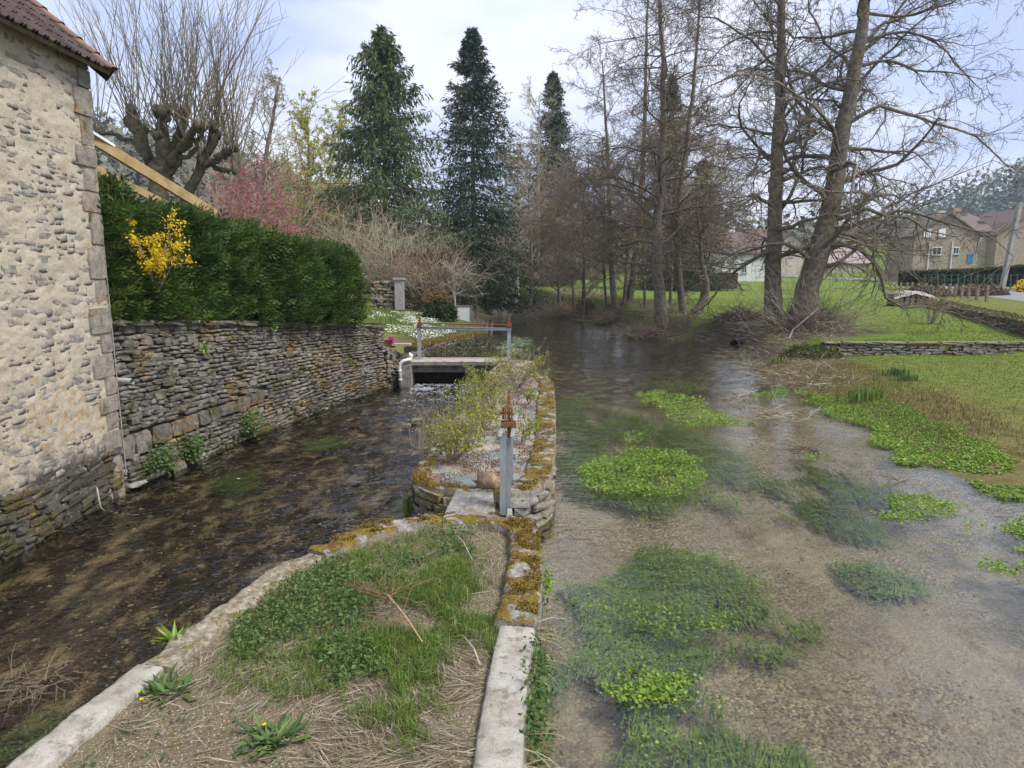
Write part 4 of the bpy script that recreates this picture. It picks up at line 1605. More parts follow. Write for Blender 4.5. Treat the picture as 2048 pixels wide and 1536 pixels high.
# white drain pipe in front of the abutment
dp = empty('drain_pipe', (-3.75, 22.3, -.4), 'white plastic drain pipe bending down into the channel', 'pipe')
yy = 22.45
a = atd(822, 718, yy + .15)
b = atd(806, 722, yy)
c = atd(799, 735, yy)
d = atd(802, 776, yy)
mb = MB().tube([a, a.lerp(b, .5), b, b.lerp(c, .5) + Vector((-.03, 0, .03)), c, d], [.055] * 6, 14)
mb.build('pipe', M['pvc'], dp, smooth=True)
for f in (.12, .55):
    q = c.lerp(d, f)
    MB().tube([q, q + Vector((0, 0, -.06))], .064, 14).build('collar', M['pvc'], dp, smooth=True)
mb = MB().tube([a + Vector((-.02, .02, -.02)), a + Vector((.0, .03, .1)), a + Vector((-.06, .06, .2))], [.055, .075, .02], 10)
mb.build('open_end', M['whitepaint'], dp)

op = empty('outlet_pipe', (-6.6, 11.72, 1.4), 'short grey outlet pipe poking from the wall at the house corner', 'pipe')
a = atd(236, 761, 11.72)
b = atd(265, 763, 11.6)
mb = MB()
mb.tube([a, b], .052, 16, cap=False)
mb.tube([b, a], .044, 16, cap=False)
mb.build('pipe', M['greypvc'], op, smooth=True)
MB().tube([b - (b - a) * .6, b - (b - a) * .55], .0435, 16).build('dark_inside', M['dark'], op)

p0 = hit(1468, 697)
bp = empty('culvert_pipe', p0, 'black corrugated drain pipe end on the far right bank', 'pipe')
a = Vector((p0.x - .1, p0.y - .3, .30))
b = a + Vector((1.6, 1.0, .12))
mb = MB()
n = 30
pts = [a.lerp(b, i / n) for i in range(n + 1)]
mb.tube(pts, [.20 + (.012 if i % 2 else 0) for i in range(n + 1)], 18, cap=False)
mb.tube(pts[::-1], .175, 18, cap=False)
mb.build('pipe', M['blackpipe'], bp, smooth=True)

# ------------------------------------------------------------------ right bank walls
lw = empty('lawn_wall', (16, 25.1, .2), 'low grey stone wall stepping up to the bright upper lawn', 'wall')
LW = Path([(11.25, 25.1), (14.5, 25.0), (19.5, 25.2), (27, 25.0)])
put_stones(lw, course_items(LW, lambda s: .12, lambda s: .76, (.085, .13), (.22, .55), .26, +1, .02, 31), ST['low_stone'], 180)
wall_core(LW, lambda s: 0, lambda s: .75, .35, +1, .07, 'wall_core', M['core'], lw)
s = 0
k = 0
while s < LW.L:
    l = random.uniform(.5, 1.0)
    p = LW.at(s + l / 2)
    o = bpy.data.objects.new('coping_stone', ST['low_stone'][k % 12])
    COL.objects.link(o)
    o.parent = lw
    o.matrix_parent_inverse = Matrix.Translation(-lw.location)
    o.location = (p[0], p[1] + .15, .79)
    o.scale = (l, .40, .08)
    s += l
    k += 1
vw = empty('verge_wall', (22, 33, .9), 'mossy broken stone wall along the road verge right of the lawn', 'wall')
VW = Path(LOW_WALL[:4])
zv = lambda s: float(height(np.array([VW.at(s)[0] - .5]), np.array([VW.at(s)[1]]))[0])
put_stones(vw, course_items(VW, lambda s: zv(s) - .05, lambda s: max(1.42 + .01 * (VW.at(s)[1] - 27), zv(s) + .1), (.12, .18), (.25, .6), .35, -1, .06, 37), ST['low_stone'], 200)
wall_core(VW, lambda s: zv(s) - .2, lambda s: max(1.40 + .01 * (VW.at(s)[1] - 27), zv(s) + .08), .8, -1, .1, 'wall_core', M['core'], vw)

# garden odds and ends between hedge and river
p = hit(775, 610)
ruin = empty('garden_wall_stub', (p.x, 36, 1.6), 'ruined dry stone stub with a pale square pillar in the garden', 'wall')
RY = 36.0
a, b = atd(742, 606, RY), atd(792, 606, RY)
ru = Path([(a.x, RY), (b.x, RY)])
zr0 = min(a.z, gz(a.x, RY)) - .1
put_stones(ruin, course_items(ru, lambda s: zr0, lambda s: atd(760, 562, RY).z, (.13, .2), (.25, .55), .4, +1, .06, 41), ST['low_stone'], 80)
wall_core(ru, lambda s: zr0, lambda s: atd(760, 564, RY).z - .05, .6, +1, .1, 'wall_core', M['core'], ruin)
a, b = atd(790, 604, RY - .1), atd(806, 560, RY - .1)
mb = MB()
mb.box((a.x, RY - .15, zr0), (b.x, RY + .3, b.z))
mb.box((a.x - .06, RY - .21, b.z), (b.x + .06, RY + .36, b.z + .12))
mb.build('pillar', M['pole'], ruin)

PY = 37
a, b = atd(915, 655, PY), atd(944, 614, PY)
wp = empty('garden_screen', (a.x, PY, gz(a.x, PY)), 'white board panel in a wooden frame at the river garden edge', 'panel')
zb = gz(a.x, PY) - .2
MB().box((a.x, PY, zb), (b.x - .1, PY + .04, b.z)).build('board', M['whitepaint'], wp)
MB().box((a.x - .1, PY - .02, b.z), (b.x + .02, PY + .08, b.z + .09)).build('top_bar', M['oldwood'], wp)
MB().box((b.x - .1, PY - .03, zb), (b.x + .02, PY + .07, b.z)).build('post', M['oldwood'], wp)
FY = 38
a, b = atd(948, 655, FY), atd(984, 634, FY)
ft = empty('jetty_fence', (a.x, FY, 0), 'leaning weathered wooden fence posts with a rail at the water edge', 'fence')
for i, px in enumerate((950, 958, 967, 975, 984)):
    t = atd(px + 1.5, 627 + i * 1.8, FY)
    q = atd(px - 3, 664, FY)
    MB().bar((q.x, FY, -.5), t, .13, .10, up=(0, 1, 0)).build('post', M['palewood'], ft)
for dz in (0, -.12):
    MB().bar(atd(945, 624, FY - .1) + Vector((0, 0, dz)), atd(988, 635, FY - .1) + Vector((0, 0, dz)), .10, .07).build('rail', M['oldwood'], ft)

# plank step, planter and blue watering post at the end of the long wall
q = atz(775, 690, 1.0)
pb = empty('planter_box', (-4.1, 22.9, .9), 'small brown planter box with a magenta flower at the wall end', 'planter')
MB().box((-4.35, 22.75, .85), (-3.85, 23.15, 1.12)).build('box', M['terracotta'], pb)
mb = MB()
P0 = np.array([(-3.95, 22.75, 1.14)]) + rng.normal(size=(60, 3)) * [.05, .03, .04]
mb.leaves(P0, rdir(60), rdir(60), .07, .06)
mb.build('flower', M['pinkpetal'], pb)
sl = MB().box((-3.9, 22.6, .93), (-3.3, 23.0, .99)).build('wooden_plank', M['palewood'])
tag(sl, 'pale wooden plank lying beside the planter on the abutment', 'plank')
a = atd(762, 662, 22.9)
b = atd(762, 690, 22.9)
wv = empty('garden_tool', (a.x, 22.9, b.z), 'bright blue garden tool standing behind the wall end', 'tool')
MB().bar(b, a, .09, .09).build('body', M['bluepaint2'], wv)
MB().bar(a + Vector((-.06, 0, -.02)), a + Vector((.08, 0, .07)), .05, .05).build('handle', M['bluepaint2'], wv)

# new timber beams rising from behind the house over the hedge
tb = empty('timber_frame', (-9, 15, 4), 'unfinished timber roof frame jutting from behind the house', 'frame')
BY = 15.5


def beam(p, q, y0, y1, w, h, name='rafter'):
    a, b = atd(*p, y0), atd(*q, y1)
    e = (a - b) * .5
    MB().bar(a + e, b, w, h).build(name, M['timber'], tb)


beam((200, 287), (430, 428), 14.2, 16.2, .10, .20)
beam((200, 342), (345, 415), 15.6, 16.8, .08, .15)
beam((330, 424), (432, 428), 16.2, 16.2, .08, .12, 'tie_beam')
a, b = atd(196, 272, 14.1), atd(228, 292, 14.4)
MB().bar(a + (a - b), b, .06, .05).build('white_batten', M['whitepaint'], tb)

# ------------------------------------------------------------------ trees
def grow(p0, d0, L, K, wig=.2, grav=0.0, seed=None, curl=None):
    """paths (N, K, 3) that wander from p0 along d0; grav may be a number or one per step"""
    N = len(p0)
    P = np.empty((N, K, 3))
    P[:, 0] = p0
    d = unit(np.asarray(d0, float))
    L = np.broadcast_to(L, (N,))
    g = np.broadcast_to(grav, (K,)) if np.ndim(grav) <= 1 else grav
    for k in range(1, K):
        d = d + rng.normal(size=(N, 3)) * wig
        d[:, 2] += g[k]
        d = unit(d)
        P[:, k] = P[:, k - 1] + d * (L / (K - 1))[:, None]
    return P


def taper(r0, r1, K, p=1.0):
    t = np.linspace(0, 1, K) ** p
    return np.asarray(r0)[:, None] * (1 - t)[None] + np.asarray(r1)[:, None] * t[None]


def sprout(P, R, n, t0, t1, ang, flat=0.0, bias=None):
    """n children per path: position, direction, parent radius, parent length"""
    N, K, _ = P.shape
    i = np.repeat(np.arange(N), n)
    t = t0 + (t1 - t0) * ((np.tile(np.arange(n), N) + rng.random(N * n)) / n)
    f = t * (K - 1)
    k = np.minimum(f.astype(int), K - 2)
    w = (f - k)[:, None]
    p = P[i, k] * (1 - w) + P[i, k + 1] * w
    tg = unit(P[i, k + 1] - P[i, k])
    pr = unit(np.cross(tg, rdir(N * n)))
    if flat:
        pr[:, 2] *= (1 - flat)
        pr = unit(pr)
    if bias is not None:
        pr = unit(pr + np.asarray(bias))
    a = rng.uniform(ang[0], ang[1], N * n)[:, None]
    d = tg * np.cos(a) + pr * np.sin(a)
    r = R[i, k] * (1 - w[:, 0]) + R[i, k + 1] * w[:, 0]
    L = np.linalg.norm(np.diff(P, axis=1), axis=2).sum(1)[i]
    return p, d, r, L, t, i


def trunk_path(pix, Y, extra=0):
    """trunk axis through photograph points that all stand at distance Y (a number or one per point)"""
    Ys = Y if hasattr(Y, '__len__') else [Y] * len(pix)
    return np.array([tuple(atd(px, py, y)) for (px, py), y in zip(pix, Ys)])


def smooth_path(P, K):
    P = np.asarray(P)
    s = np.concatenate([[0], np.cumsum(np.linalg.norm(np.diff(P, axis=0), axis=1))])
    t = np.linspace(0, s[-1], K)
    Q = np.stack([np.interp(t, s, P[:, k]) for k in range(3)], 1)
    for _ in range(2):
        Q[1:-1] = .25 * Q[:-2] + .5 * Q[1:-1] + .25 * Q[2:]
    return Q


def tree(name, label, trunks, radii, limbs=24, t0=.25, llen=(5, 2.5), lwig=.22, lgrav=(.02, -.05, .03), n2=9, n3=8, n4=4,
         f2=.42, f3=.36, f4=.4, ang1=(1.0, 1.6), bark='bark', twig='twig', cones=0, buds=None, tw=.007, droop=-.02, side=None, group=None, sub=None, upw=0.0, conesz=.035, k1=12):
    fixed = []
    for tr in trunks:
        tr = np.asarray(tr, float)
        g0 = max(gz(tr[0][0], tr[0][1]), 0.0)
        if tr[0][2] > g0 + .3:
            tr = np.vstack([[tr[0][0], tr[0][1], g0 - .05], tr])
        fixed.append(tr)
    trunks = fixed
    base = Vector(trunks[0][0])
    t = empty(name, base, label, 'tree', group)
    mt = MB()
    mw = MB()
    mc = MB()
    cpos = []
    for tr, rr in zip(trunks, radii):
        TP = smooth_path(tr, 18)[None]
        TP = TP + rng.normal(size=TP.shape) * rr * .10
        TP[0, 0] = tr[0]
        TR = taper(np.array([rr]), np.array([rr * .16]), 18, .9)
        TR[0, 0] *= 1.35
        TR[0, 1] *= 1.1
        mt.tubes(TP, TR, 10)
        nl = max(3, int(limbs * (rr / radii[0]) ** .5))
        p, d, r, L, tt, _ = sprout(TP, TR, nl, t0, .99, ang1, flat=.35, bias=side)
        d[:, 2] += upw
        fr = (tt - t0) / (1 - t0)
        ll = (llen[0] * (1 - fr) + llen[1] * fr) * rng.uniform(.65, 1.2, len(p)) * (rr / radii[0]) ** .4
        g = np.interp(np.linspace(0, 1, k1), np.linspace(0, 1, len(lgrav)), lgrav)
        LP = grow(p, d, ll, k1, lwig, g)
        LR = taper(np.clip(r * .36, .025, .12), np.full(len(p), tw * 1.3), k1, .75)
        mt.tubes(LP, LR, 5)
        p, d, r, L, tt, _ = sprout(LP, LR, n2, .12, 1, (.5, 1.15), flat=.3)
        l2 = L * f2 * rng.uniform(.5, 1.2, len(p)) * (1 - .45 * tt)
        P2 = grow(p, d, l2, 6, .22, np.array([0, -.02, -.03, .0, .05, .06]) + droop)
        R2 = taper(np.clip(r * .55, tw * 1.4, .05), np.full(len(p), tw), 6)
        mw.tubes(P2, R2, 3)
        p, d, r, L, tt, _ = sprout(P2, R2, n3, .1, 1, (.5, 1.1))
        l3 = np.clip(L * f3 * rng.uniform(.5, 1.3, len(p)), .12, 3)
        P3 = grow(p, d, l3, 3, .3, droop)
        R3 = taper(np.clip(r * .6, tw * .9, .02), np.full(len(p), tw * .6), 3)
        mw.tubes(P3, R3, 3)
        if n4:
            p, d, r, L, tt, _ = sprout(P3, R3, n4, .15, 1, (.5, 1.1))
            P4 = grow(p, d, np.clip(L * f4 * rng.uniform(.5, 1.4, len(p)), .08, 1), 2, .2, droop)
            mw.spikes(P4[:, 0], P4[:, 1], tw * .95)
            cpos.append(P4[:, -1])
            cpos.append(P4.mean(1))
        else:
            cpos.append(P3[:, -1])
            cpos.append(P3[:, 1])
    if sub:
        for q in sub:
            mt.tubes(*q)
    mt.build('trunk', M[bark], t, smooth=True)
    cr = mw.build('crown', M[twig], t)
    if cones or buds:
        C = np.concatenate(cpos)
        C = C[rng.permutation(len(C))[:cones or buds[1]]]
        mc.leaves(C, rdir(len(C)) + [0, 0, -.5], rdir(len(C)), conesz * rng.uniform(.7, 1.4, len(C)), conesz * .55)
        mc.build('catkins' if cones else 'buds', M['cone'] if cones else M[buds[0]], t if False else cr)
    return t


def tree_copy(src, base, label, sc=(1, 1, 1), rz=0.0):
    """another tree of the same kind: its own root and parts, the mesh data shared"""
    t = empty(src.name.split('.')[0], base, label, src['category'])
    t.rotation_euler = (0, 0, rz)
    t.scale = sc
    for ch in list(src.children):
        c = ch.copy()
        COL.objects.link(c)
        c.parent = t
        c.matrix_parent_inverse = Matrix.Translation(-src.location)
        for g in list(ch.children):
            d = g.copy()
            COL.objects.link(d)
            d.parent = c
            d.matrix_parent_inverse = Matrix()
    return t


YE = 30.5
te = trunk_path([(1552, 672), (1547, 610), (1545, 500), (1550, 400), (1557, 250), (1560, 100), (1563, -60), (1568, -250)], YE)
tree('alder_tree', 'tall straight alder on the right bank, left one of the big pair', [te], [.40], limbs=40, t0=.17, llen=(7.0, 4.0), lwig=.26, lgrav=(0, .05, -.06, -.12, .0), tw=.008, n2=12, n3=8, n4=6, cones=12000, side=(-.5, -.1, .1))
tf = trunk_path([(1598, 672), (1612, 610), (1632, 520), (1665, 390), (1690, 230), (1715, 90), (1745, -60), (1790, -260)], 29.5)
tree('alder_tree', 'thick leaning alder on the right bank, right one of the big pair', [tf], [.53], limbs=48, t0=.14, llen=(8.8, 5.4), lwig=.27, lgrav=(0, .06, -.06, -.13, .0), tw=.008, n2=12, n3=8, n4=6, cones=16000, side=(.45, -.1, .1))
# the group left of them along the bank
ta = [trunk_path([(1238, 640), (1228, 600), (1222, 540), (1218, 400), (1212, 250), (1205, 120)], 46.5),
      trunk_path([(1250, 640), (1262, 590), (1275, 480), (1288, 300), (1293, 100), (1296, -90)], 47),
      trunk_path([(1246, 640), (1250, 590), (1255, 500), (1262, 420), (1268, 330)], 46.5)]
tree('alder_tree', 'many stemmed bare tree with arching crown at the far waterside', ta, [.24, .26, .15], limbs=30, t0=.22, llen=(6.5, 3.4), lwig=.17, lgrav=(.02, .06, -.05, -.1, -.03), n2=11, n3=8, n4=4, cones=4000, tw=.008)
tb2 = trunk_path([(1328, 668), (1318, 610), (1312, 500), (1322, 350), (1330, 180), (1322, 20), (1318, -120)], 36.5)
tree('alder_tree', 'dark bare tree rising from the root covered bank point', [tb2], [.33], limbs=40, t0=.16, llen=(6.6, 3.2), lwig=.2, lgrav=(.02, .03, -.08, -.1, .0), n2=11, n3=8, n4=4, cones=4000, tw=.008, side=(-.25, -.2, 0))
tc = trunk_path([(1372, 655), (1362, 600), (1352, 500), (1360, 380), (1385, 200), (1395, 60), (1410, -80)], 38)
tree('alder_tree', 'slim speckled trunk tree beside the root covered bank point', [tc], [.21], limbs=30, t0=.22, llen=(5.4, 2.8), lwig=.22, lgrav=(.02, .03, -.08, -.06, .0), n2=10, n3=8, n4=4, cones=3000, tw=.008)
pd = hit(1392, 628)
td = trunk_path([(1390, 626), (1412, 598), (1415, 575), (1404, 540), (1400, 480), (1392, 390)], pd.y)
tree('crooked_tree', 'small crooked trunk tree on the lawn behind the bank', [td], [.24], limbs=22, t0=.3, llen=(3.6, 2.0), n2=8, n3=7, n4=3, tw=.009)
# low sprawling trees leaning over the water left of the group
def row_of(specs, make):
    src = None
    for px, py, Y, hh, lab, rz in specs:
        if src is None:
            src = make(px, py, Y, hh, lab)
            ref = hh * Y
        else:
            q = atd(px, py, Y)
            k = hh * Y / ref
            tree_copy(src, (q.x, q.y, max(0.0, gz(q.x, q.y)) - .1), lab, (k, k, k), rz)


row_of([(1120, 626, 56, 260, 'brown sprawling waterside willow nearest the brush pile', 0), (1165, 634, 51, 300, 'brown twiggy waterside tree with branches trailing over the river', 1.9), (1060, 600, 66, 300, 'tall brown twiggy tree behind the brush pile', 4.0)],
       lambda px, py, Y, hh, lab: tree('waterside_tree', lab, [trunk_path([(px, py), (px - 4, py - hh * .3), (px + 6, py - hh * .65), (px + 2, py - hh)], Y)], [.14], limbs=34, t0=.14, llen=(5.2, 2.6), lwig=.2, lgrav=(.03, .04, -.04, -.06, 0), n2=12, n3=9, n4=3, twig='twig2', tw=.010, ang1=(.7, 1.3)))
# fine brown branchwork overhanging the river
row_of([(1215, 640, 47, 330, 'overhanging brown thicket left of the many stemmed tree', 0), (1290, 655, 42, 330, 'overhanging brown thicket left of the bank point', .5), (1150, 630, 53, 300, 'overhanging brown thicket nearest the driftwood heap', -.6),
        (1340, 640, 44, 380, 'overhanging brown thicket behind the bank point', 1.3), (1400, 620, 46, 330, 'brown twiggy tree behind the slim speckled trunk', 3.2)],
       lambda px, py, Y, hh, lab: tree('waterside_tree', lab, [trunk_path([(px, py), (px - 8, py - hh * .3), (px - 4, py - hh * .65), (px - 10, py - hh)], Y)], [.10], limbs=34, t0=.22, llen=(5.6, 2.6), lwig=.17, lgrav=(.06, .03, -.06, -.10, -.05), n2=11, n3=9, n4=2, twig='twig2', bark='bark', tw=.011, ang1=(.7, 1.3), side=(-.35, -.2, .1)))
# pale slender trunks further left
row_of([(1003, 596, 72, 296, 'slender pale trunk tree on the far lawn, left of two', 0), (1034, 594, 70, 304, 'slender pale trunk tree on the far lawn, right of two', 2.1), (1075, 596, 74, 356, 'pale trunked bare tree behind the waterside thicket', 4.2)],
       lambda px, py, Y, hh, lab: tree('birch_tree', lab, [trunk_path([(px, py), (px - 1, py - hh * .33), (px - 2, py - hh * .66), (px - 3, py - hh)], Y)], [.24], limbs=30, t0=.18, llen=(4.6, 2.2), lwig=.15, lgrav=(.05, .06, .03, 0), n2=9, n3=7, n4=2, bark='birch', twig='twig_grey', tw=.012, ang1=(.5, 1.0), upw=.1))

# pollard lime with a broom of shoots
def pollard():
    Y = 24.0
    base = atd(322, 470, Y)
    t = empty('pollard_tree', (base.x, base.y, gz(base.x, base.y)), 'old pollarded tree with knobbly limbs and a broom of upright shoots', 'tree')
    mt = MB()
    b0 = (base.x, base.y, gz(base.x, base.y))

    def limb(pix, r0, r1, dy=(0, 0)):
        n = len(pix)
        P = np.array([tuple(atd(px, py, Y + dy[0] + (dy[1] - dy[0]) * i / (n - 1))) for i, (px, py) in enumerate(pix)])
        Q = smooth_path(P, 12)[None]
        Q = Q + rng.normal(size=Q.shape) * .045
        R = taper(np.array([r0]), np.array([r1]), 12)
        R = R * rng.uniform(.55, .86, R.shape)
        mt.tubes(Q, R, 9)
        return Q[0]
    heads = []
    for pix, r0, r1, dy in [
        ([(322, 520), (320, 440), (316, 385), (318, 340)], .52, .44, (0, 0)),
        ([(316, 350), (298, 310), (275, 270), (262, 235)], .34, .26, (0, .3)),
        ([(320, 345), (322, 300), (328, 255), (326, 225)], .30, .26, (0, -.4)),
        ([(330, 345), (345, 300), (360, 260), (368, 232)], .22, .18, (0, .5)),
        ([(328, 360), (358, 300), (385, 270), (392, 255)], .26, .18, (0, -.6)),
        ([(335, 350), (375, 310), (400, 280), (412, 255)], .16, .09, (0, -.3)),
        ([(345, 470), (372, 400), (400, 340), (420, 300), (432, 262)], .34, .22, (.4, .2)),
        ([(405, 335), (440, 315), (462, 300)], .18, .15, (.3, 0)),
        ([(415, 330), (445, 340), (472, 345)], .14, .10, (.3, .6)),
        ([(290, 300), (250, 275), (215, 270), (200, 268)], .13, .09, (.2, .6))]:
        Q = limb(pix, r0, r1, dy)
        if r0 < .5:
            heads.append((Q[-1], r1))
            if r0 > .15:
                heads.append((Q[-4], r1 * .8))
    for h, r1 in heads:
        # swollen knuckles
        n = 7
        for k in range(4):
            c = h + rng.normal(size=3) * r1 * .45
            mt.tube([c - [0, 0, r1 * .8], c - [0, 0, r1 * .3], c + [0, 0, r1 * .3], c + [0, 0, r1 * .8]], [r1 * .3, r1 * .6, r1 * .65, r1 * .2], n)
    mt.build('trunk', M['mossbark'], t, smooth=True)
    ms = MB()
    for h, r1 in heads:
        n = int(17 * (r1 / .2) ** .6)
        p = h + rng.normal(size=(n, 3)) * r1 * .6
        cxm = atd(335, 300, Y).x
        d = np.stack([(h[0] - cxm) * .09 + rng.normal(size=n) * .36, rng.normal(size=n) * .36, np.ones(n)], 1)
        d[:n // 6] += rng.normal(size=(n // 6, 3)) * [.8, .8, .2]
        L = rng.uniform(2.2, 5.6, n)
        L[:n // 6] *= .5
        S = grow(p, d, L, 8, .05, np.array([0, .10, .06, .03, .02, .02, .01, .01]))
        R = taper(rng.uniform(.012, .024, n), np.full(n, .006), 8)
        ms.tubes(S, R, 3)
        p, d, r, L, tt, _ = sprout(S, R, 5, .15, .95, (.3, .7))
        S2 = grow(p, d, L * rng.uniform(.1, .28, len(p)), 3, .08, .06)
        ms.tubes(S2, taper(np.full(len(p), .008), np.full(len(p), .005), 3), 3)
    ms.build('crown', M['shoot'], t)


pollard()


def spruce(px, ytop, ybase, Y, half, label, mat='spruce', nb=250, seed=0, top=.0, droopy=.0, lowcut=.03):
    apex = atd(px, ytop, Y)
    b = Vector((apex.x, Y, gz(apex.x, Y)))
    H = apex.z - b.z
    R = 1.55 * half * Y / FPX
    t = empty('spruce_tree', b, label, 'tree')
    mt = MB()
    TP = np.stack([np.full(12, b.x) + rng.normal(size=12) * .04, np.full(12, Y), np.linspace(b.z, apex.z, 12)], 1)[None]
    mt.tubes(TP, taper(np.array([.30]), np.array([.02]), 12), 8)
    f = np.sort(rng.random(nb) ** 1.15) * (.985 - lowcut) + lowcut
    z = b.z + H * f
    az = rng.random(nb) * 6.283
    env = (1 - f) ** .78 * (1 + .18 * np.sin(az * 3 + f * 9 + seed) + .12 * rng.normal(size=nb))
    env = np.where(f < .16, env * (.75 + f * 1.5), env)
    L = np.clip(R * env, .25, None)
    el = np.interp(f, [0, .4, .8, 1], [-.28, -.1, .25, .9])
    d = np.stack([np.cos(az) * np.cos(el), np.sin(az) * np.cos(el), np.sin(el)], 1)
    p = np.stack([np.full(nb, b.x), np.full(nb, float(Y)), z], 1)
    P = grow(p, d, L, 6, .05, np.array([0, -.04, -.05, -.01, .06, .10]))
    RR = taper(np.full(nb, .05), np.full(nb, .012), 6)
    mt.tubes(P, RR, 3)
    mt.build('trunk', M['bark'], t, smooth=True)
    p1, d1, r1, L1, tt, _ = sprout(P, RR, 16, .08, 1.0, (.5, 1.1), flat=.6)
    l1 = np.clip(L1 * .36 * rng.uniform(.5, 1.2, len(p1)) * (1.1 - .6 * tt), .15, 1.3)
    P1 = grow(p1, d1, l1, 5, .1, -.10 - droopy)
    mn = MB()
    nn = 5
    q, dd, _, LL, t2, _ = sprout(P1, taper(np.ones(len(P1)), np.ones(len(P1)), 5), nn, 0, 1, (.2, .9))
    dd[:, 2] -= .35 + droopy
    n = len(q)
    mn.leaves(q, dd, rdir(n), rng.uniform(.20, .46, n), rng.uniform(.06, .12, n), v=np.clip(rng.random(n) * .6 + .4 * np.repeat(rng.random(len(P1)), nn), 0, 1))
    mn.build('crown', M[mat], t)
    return t


spruce(762, 52, 520, 50, 122, 'broad green spruce left of the dark spruce', 'spruce', 520, 1, droopy=.25)
sp2 = spruce(945, 55, 560, 58, 90, 'tall dark spruce in the middle behind the garden', 'spruce2', 500, 2)
sp2_h = atd(945, 55, 58).z - gz(atd(945, 55, 58).x, 58)
for px, ytop, Y, half, lab, rz in [(1106, 143, 76, 62, 'smaller spruce top showing left of the bare alders', 1.1), (1345, 150, 66, 52, 'dark spruce hidden behind the bare riverside trees', 2.7), (1408, 320, 64, 52, 'lower dark spruce behind the riverside trees beside the brown shed', 4.4)]:
    q = atd(px, ytop, Y)
    g = gz(q.x, Y)
    k = half * Y / (90 * 58)
    tree_copy(sp2, (q.x, Y, g), lab, (k, k, (q.z - g) / sp2_h), rz)

# bare and budding trees behind the hedge
tr = [trunk_path([(515, 480), (520, 380), (535, 300), (545, 230), (560, 160)], 44), trunk_path([(512, 470), (490, 370), (470, 300), (455, 240)], 44.5)]
tree('budding_tree', 'dark limbed tree with pale buds right of the pollard', tr, [.3, .24], limbs=26, t0=.3, llen=(4.6, 2.0), lwig=.18, lgrav=(.06, .06, .03, 0), n2=8, n3=7, n4=2, twig='twig_grey', buds=('bud', 6000), tw=.010, ang1=(.5, 1.1), conesz=.09, upw=.15)
row_of([(615, 520, 56, 280, 'yellow green budding willow left of the broad spruce', 0), (690, 520, 62, 270, 'pale yellow willow half hidden by the broad spruce', 2.2), (575, 520, 50, 200, 'low yellow green willow above the pink blossom', 4.1)],
       lambda px, py, Y, hh, lab: tree('willow_tree', lab, [trunk_path([(px, py), (px - 4, py - 90), (px + 4, py - hh * .65), (px, py - hh)], Y)], [.28], limbs=32, t0=.15, llen=(4.8, 2.2), lwig=.14, lgrav=(.08, .06, .02, -.02), n2=9, n3=7, n4=2, twig='twig_grey', buds=('willow', 15000), tw=.010, ang1=(.4, .9), conesz=.16, upw=.2))


# ------------------------------------------------------------------ shrubs
def shrub(name, label, base, h, w, stems, leafmat=None, nleaf=0, lsize=.05, twigmat='twig2', group=None, n2=6, n3=4, tw=.006, spread=.6, lean=(0, 0), cat='shrub', leafpart='foliage', upper=0.0, aspect=.6, grav=0.0, wig=.14):
    t = empty(name, base, label, cat, group)
    N = stems
    a = rng.random(N) * 6.283
    p = np.array(base)[None] + np.stack([np.cos(a), np.sin(a), 0 * a], 1) * (w * .12 * rng.random(N))[:, None]
    d = np.stack([np.cos(a) * spread * rng.random(N) + lean[0], np.sin(a) * spread * rng.random(N) + lean[1], np.ones(N)], 1)
    P = grow(p, d, h * rng.uniform(.6, 1.1, N), 7, wig, grav)
    R = taper(np.full(N, tw * 2.4), np.full(N, tw), 7)
    m = MB().tubes(P, R, 4)
    p, d, r, L, tt, _ = sprout(P, R, n2, .2, 1, (.4, 1.0))
    P2 = grow(p, d, L * rng.uniform(.2, .5, len(p)), 4, .18, grav)
    R2 = taper(np.full(len(p), tw), np.full(len(p), tw * .7), 4)
    m.tubes(P2, R2, 3)
    P3 = P2
    if n3:
        p, d, r, L, tt, _ = sprout(P2, R2, n3, .2, 1, (.4, 1.0))
        P3 = grow(p, d, L * rng.uniform(.2, .5, len(p)), 2, .16, grav)
        m.spikes(P3[:, 0], P3[:, 1], tw * .8)
        P3 = np.stack([P3[:, 0], P3[:, 0] * .6 + P3[:, 1] * .4, P3[:, 0] * .3 + P3[:, 1] * .7, P3[:, 1]], 1)
    m.build('stems', M[twigmat], t)
    if leafmat:
        C = np.concatenate([P3[:, k] for k in range(1, P3.shape[1])] + [P2[:, k] for k in (2, 3)])
        if upper:
            C = C[C[:, 2] > base[2] + h * upper]
        C = C[rng.integers(0, len(C), nleaf)] + rng.normal(size=(nleaf, 3)) * lsize * .8
        s = lsize * rng.uniform(.6, 1.3, nleaf)
        MB().leaves(C, rdir(nleaf) + [0, 0, .3], rdir(nleaf) + [0, 0, .8], s, s * aspect).build(leafpart, M[leafmat], t)
    return t


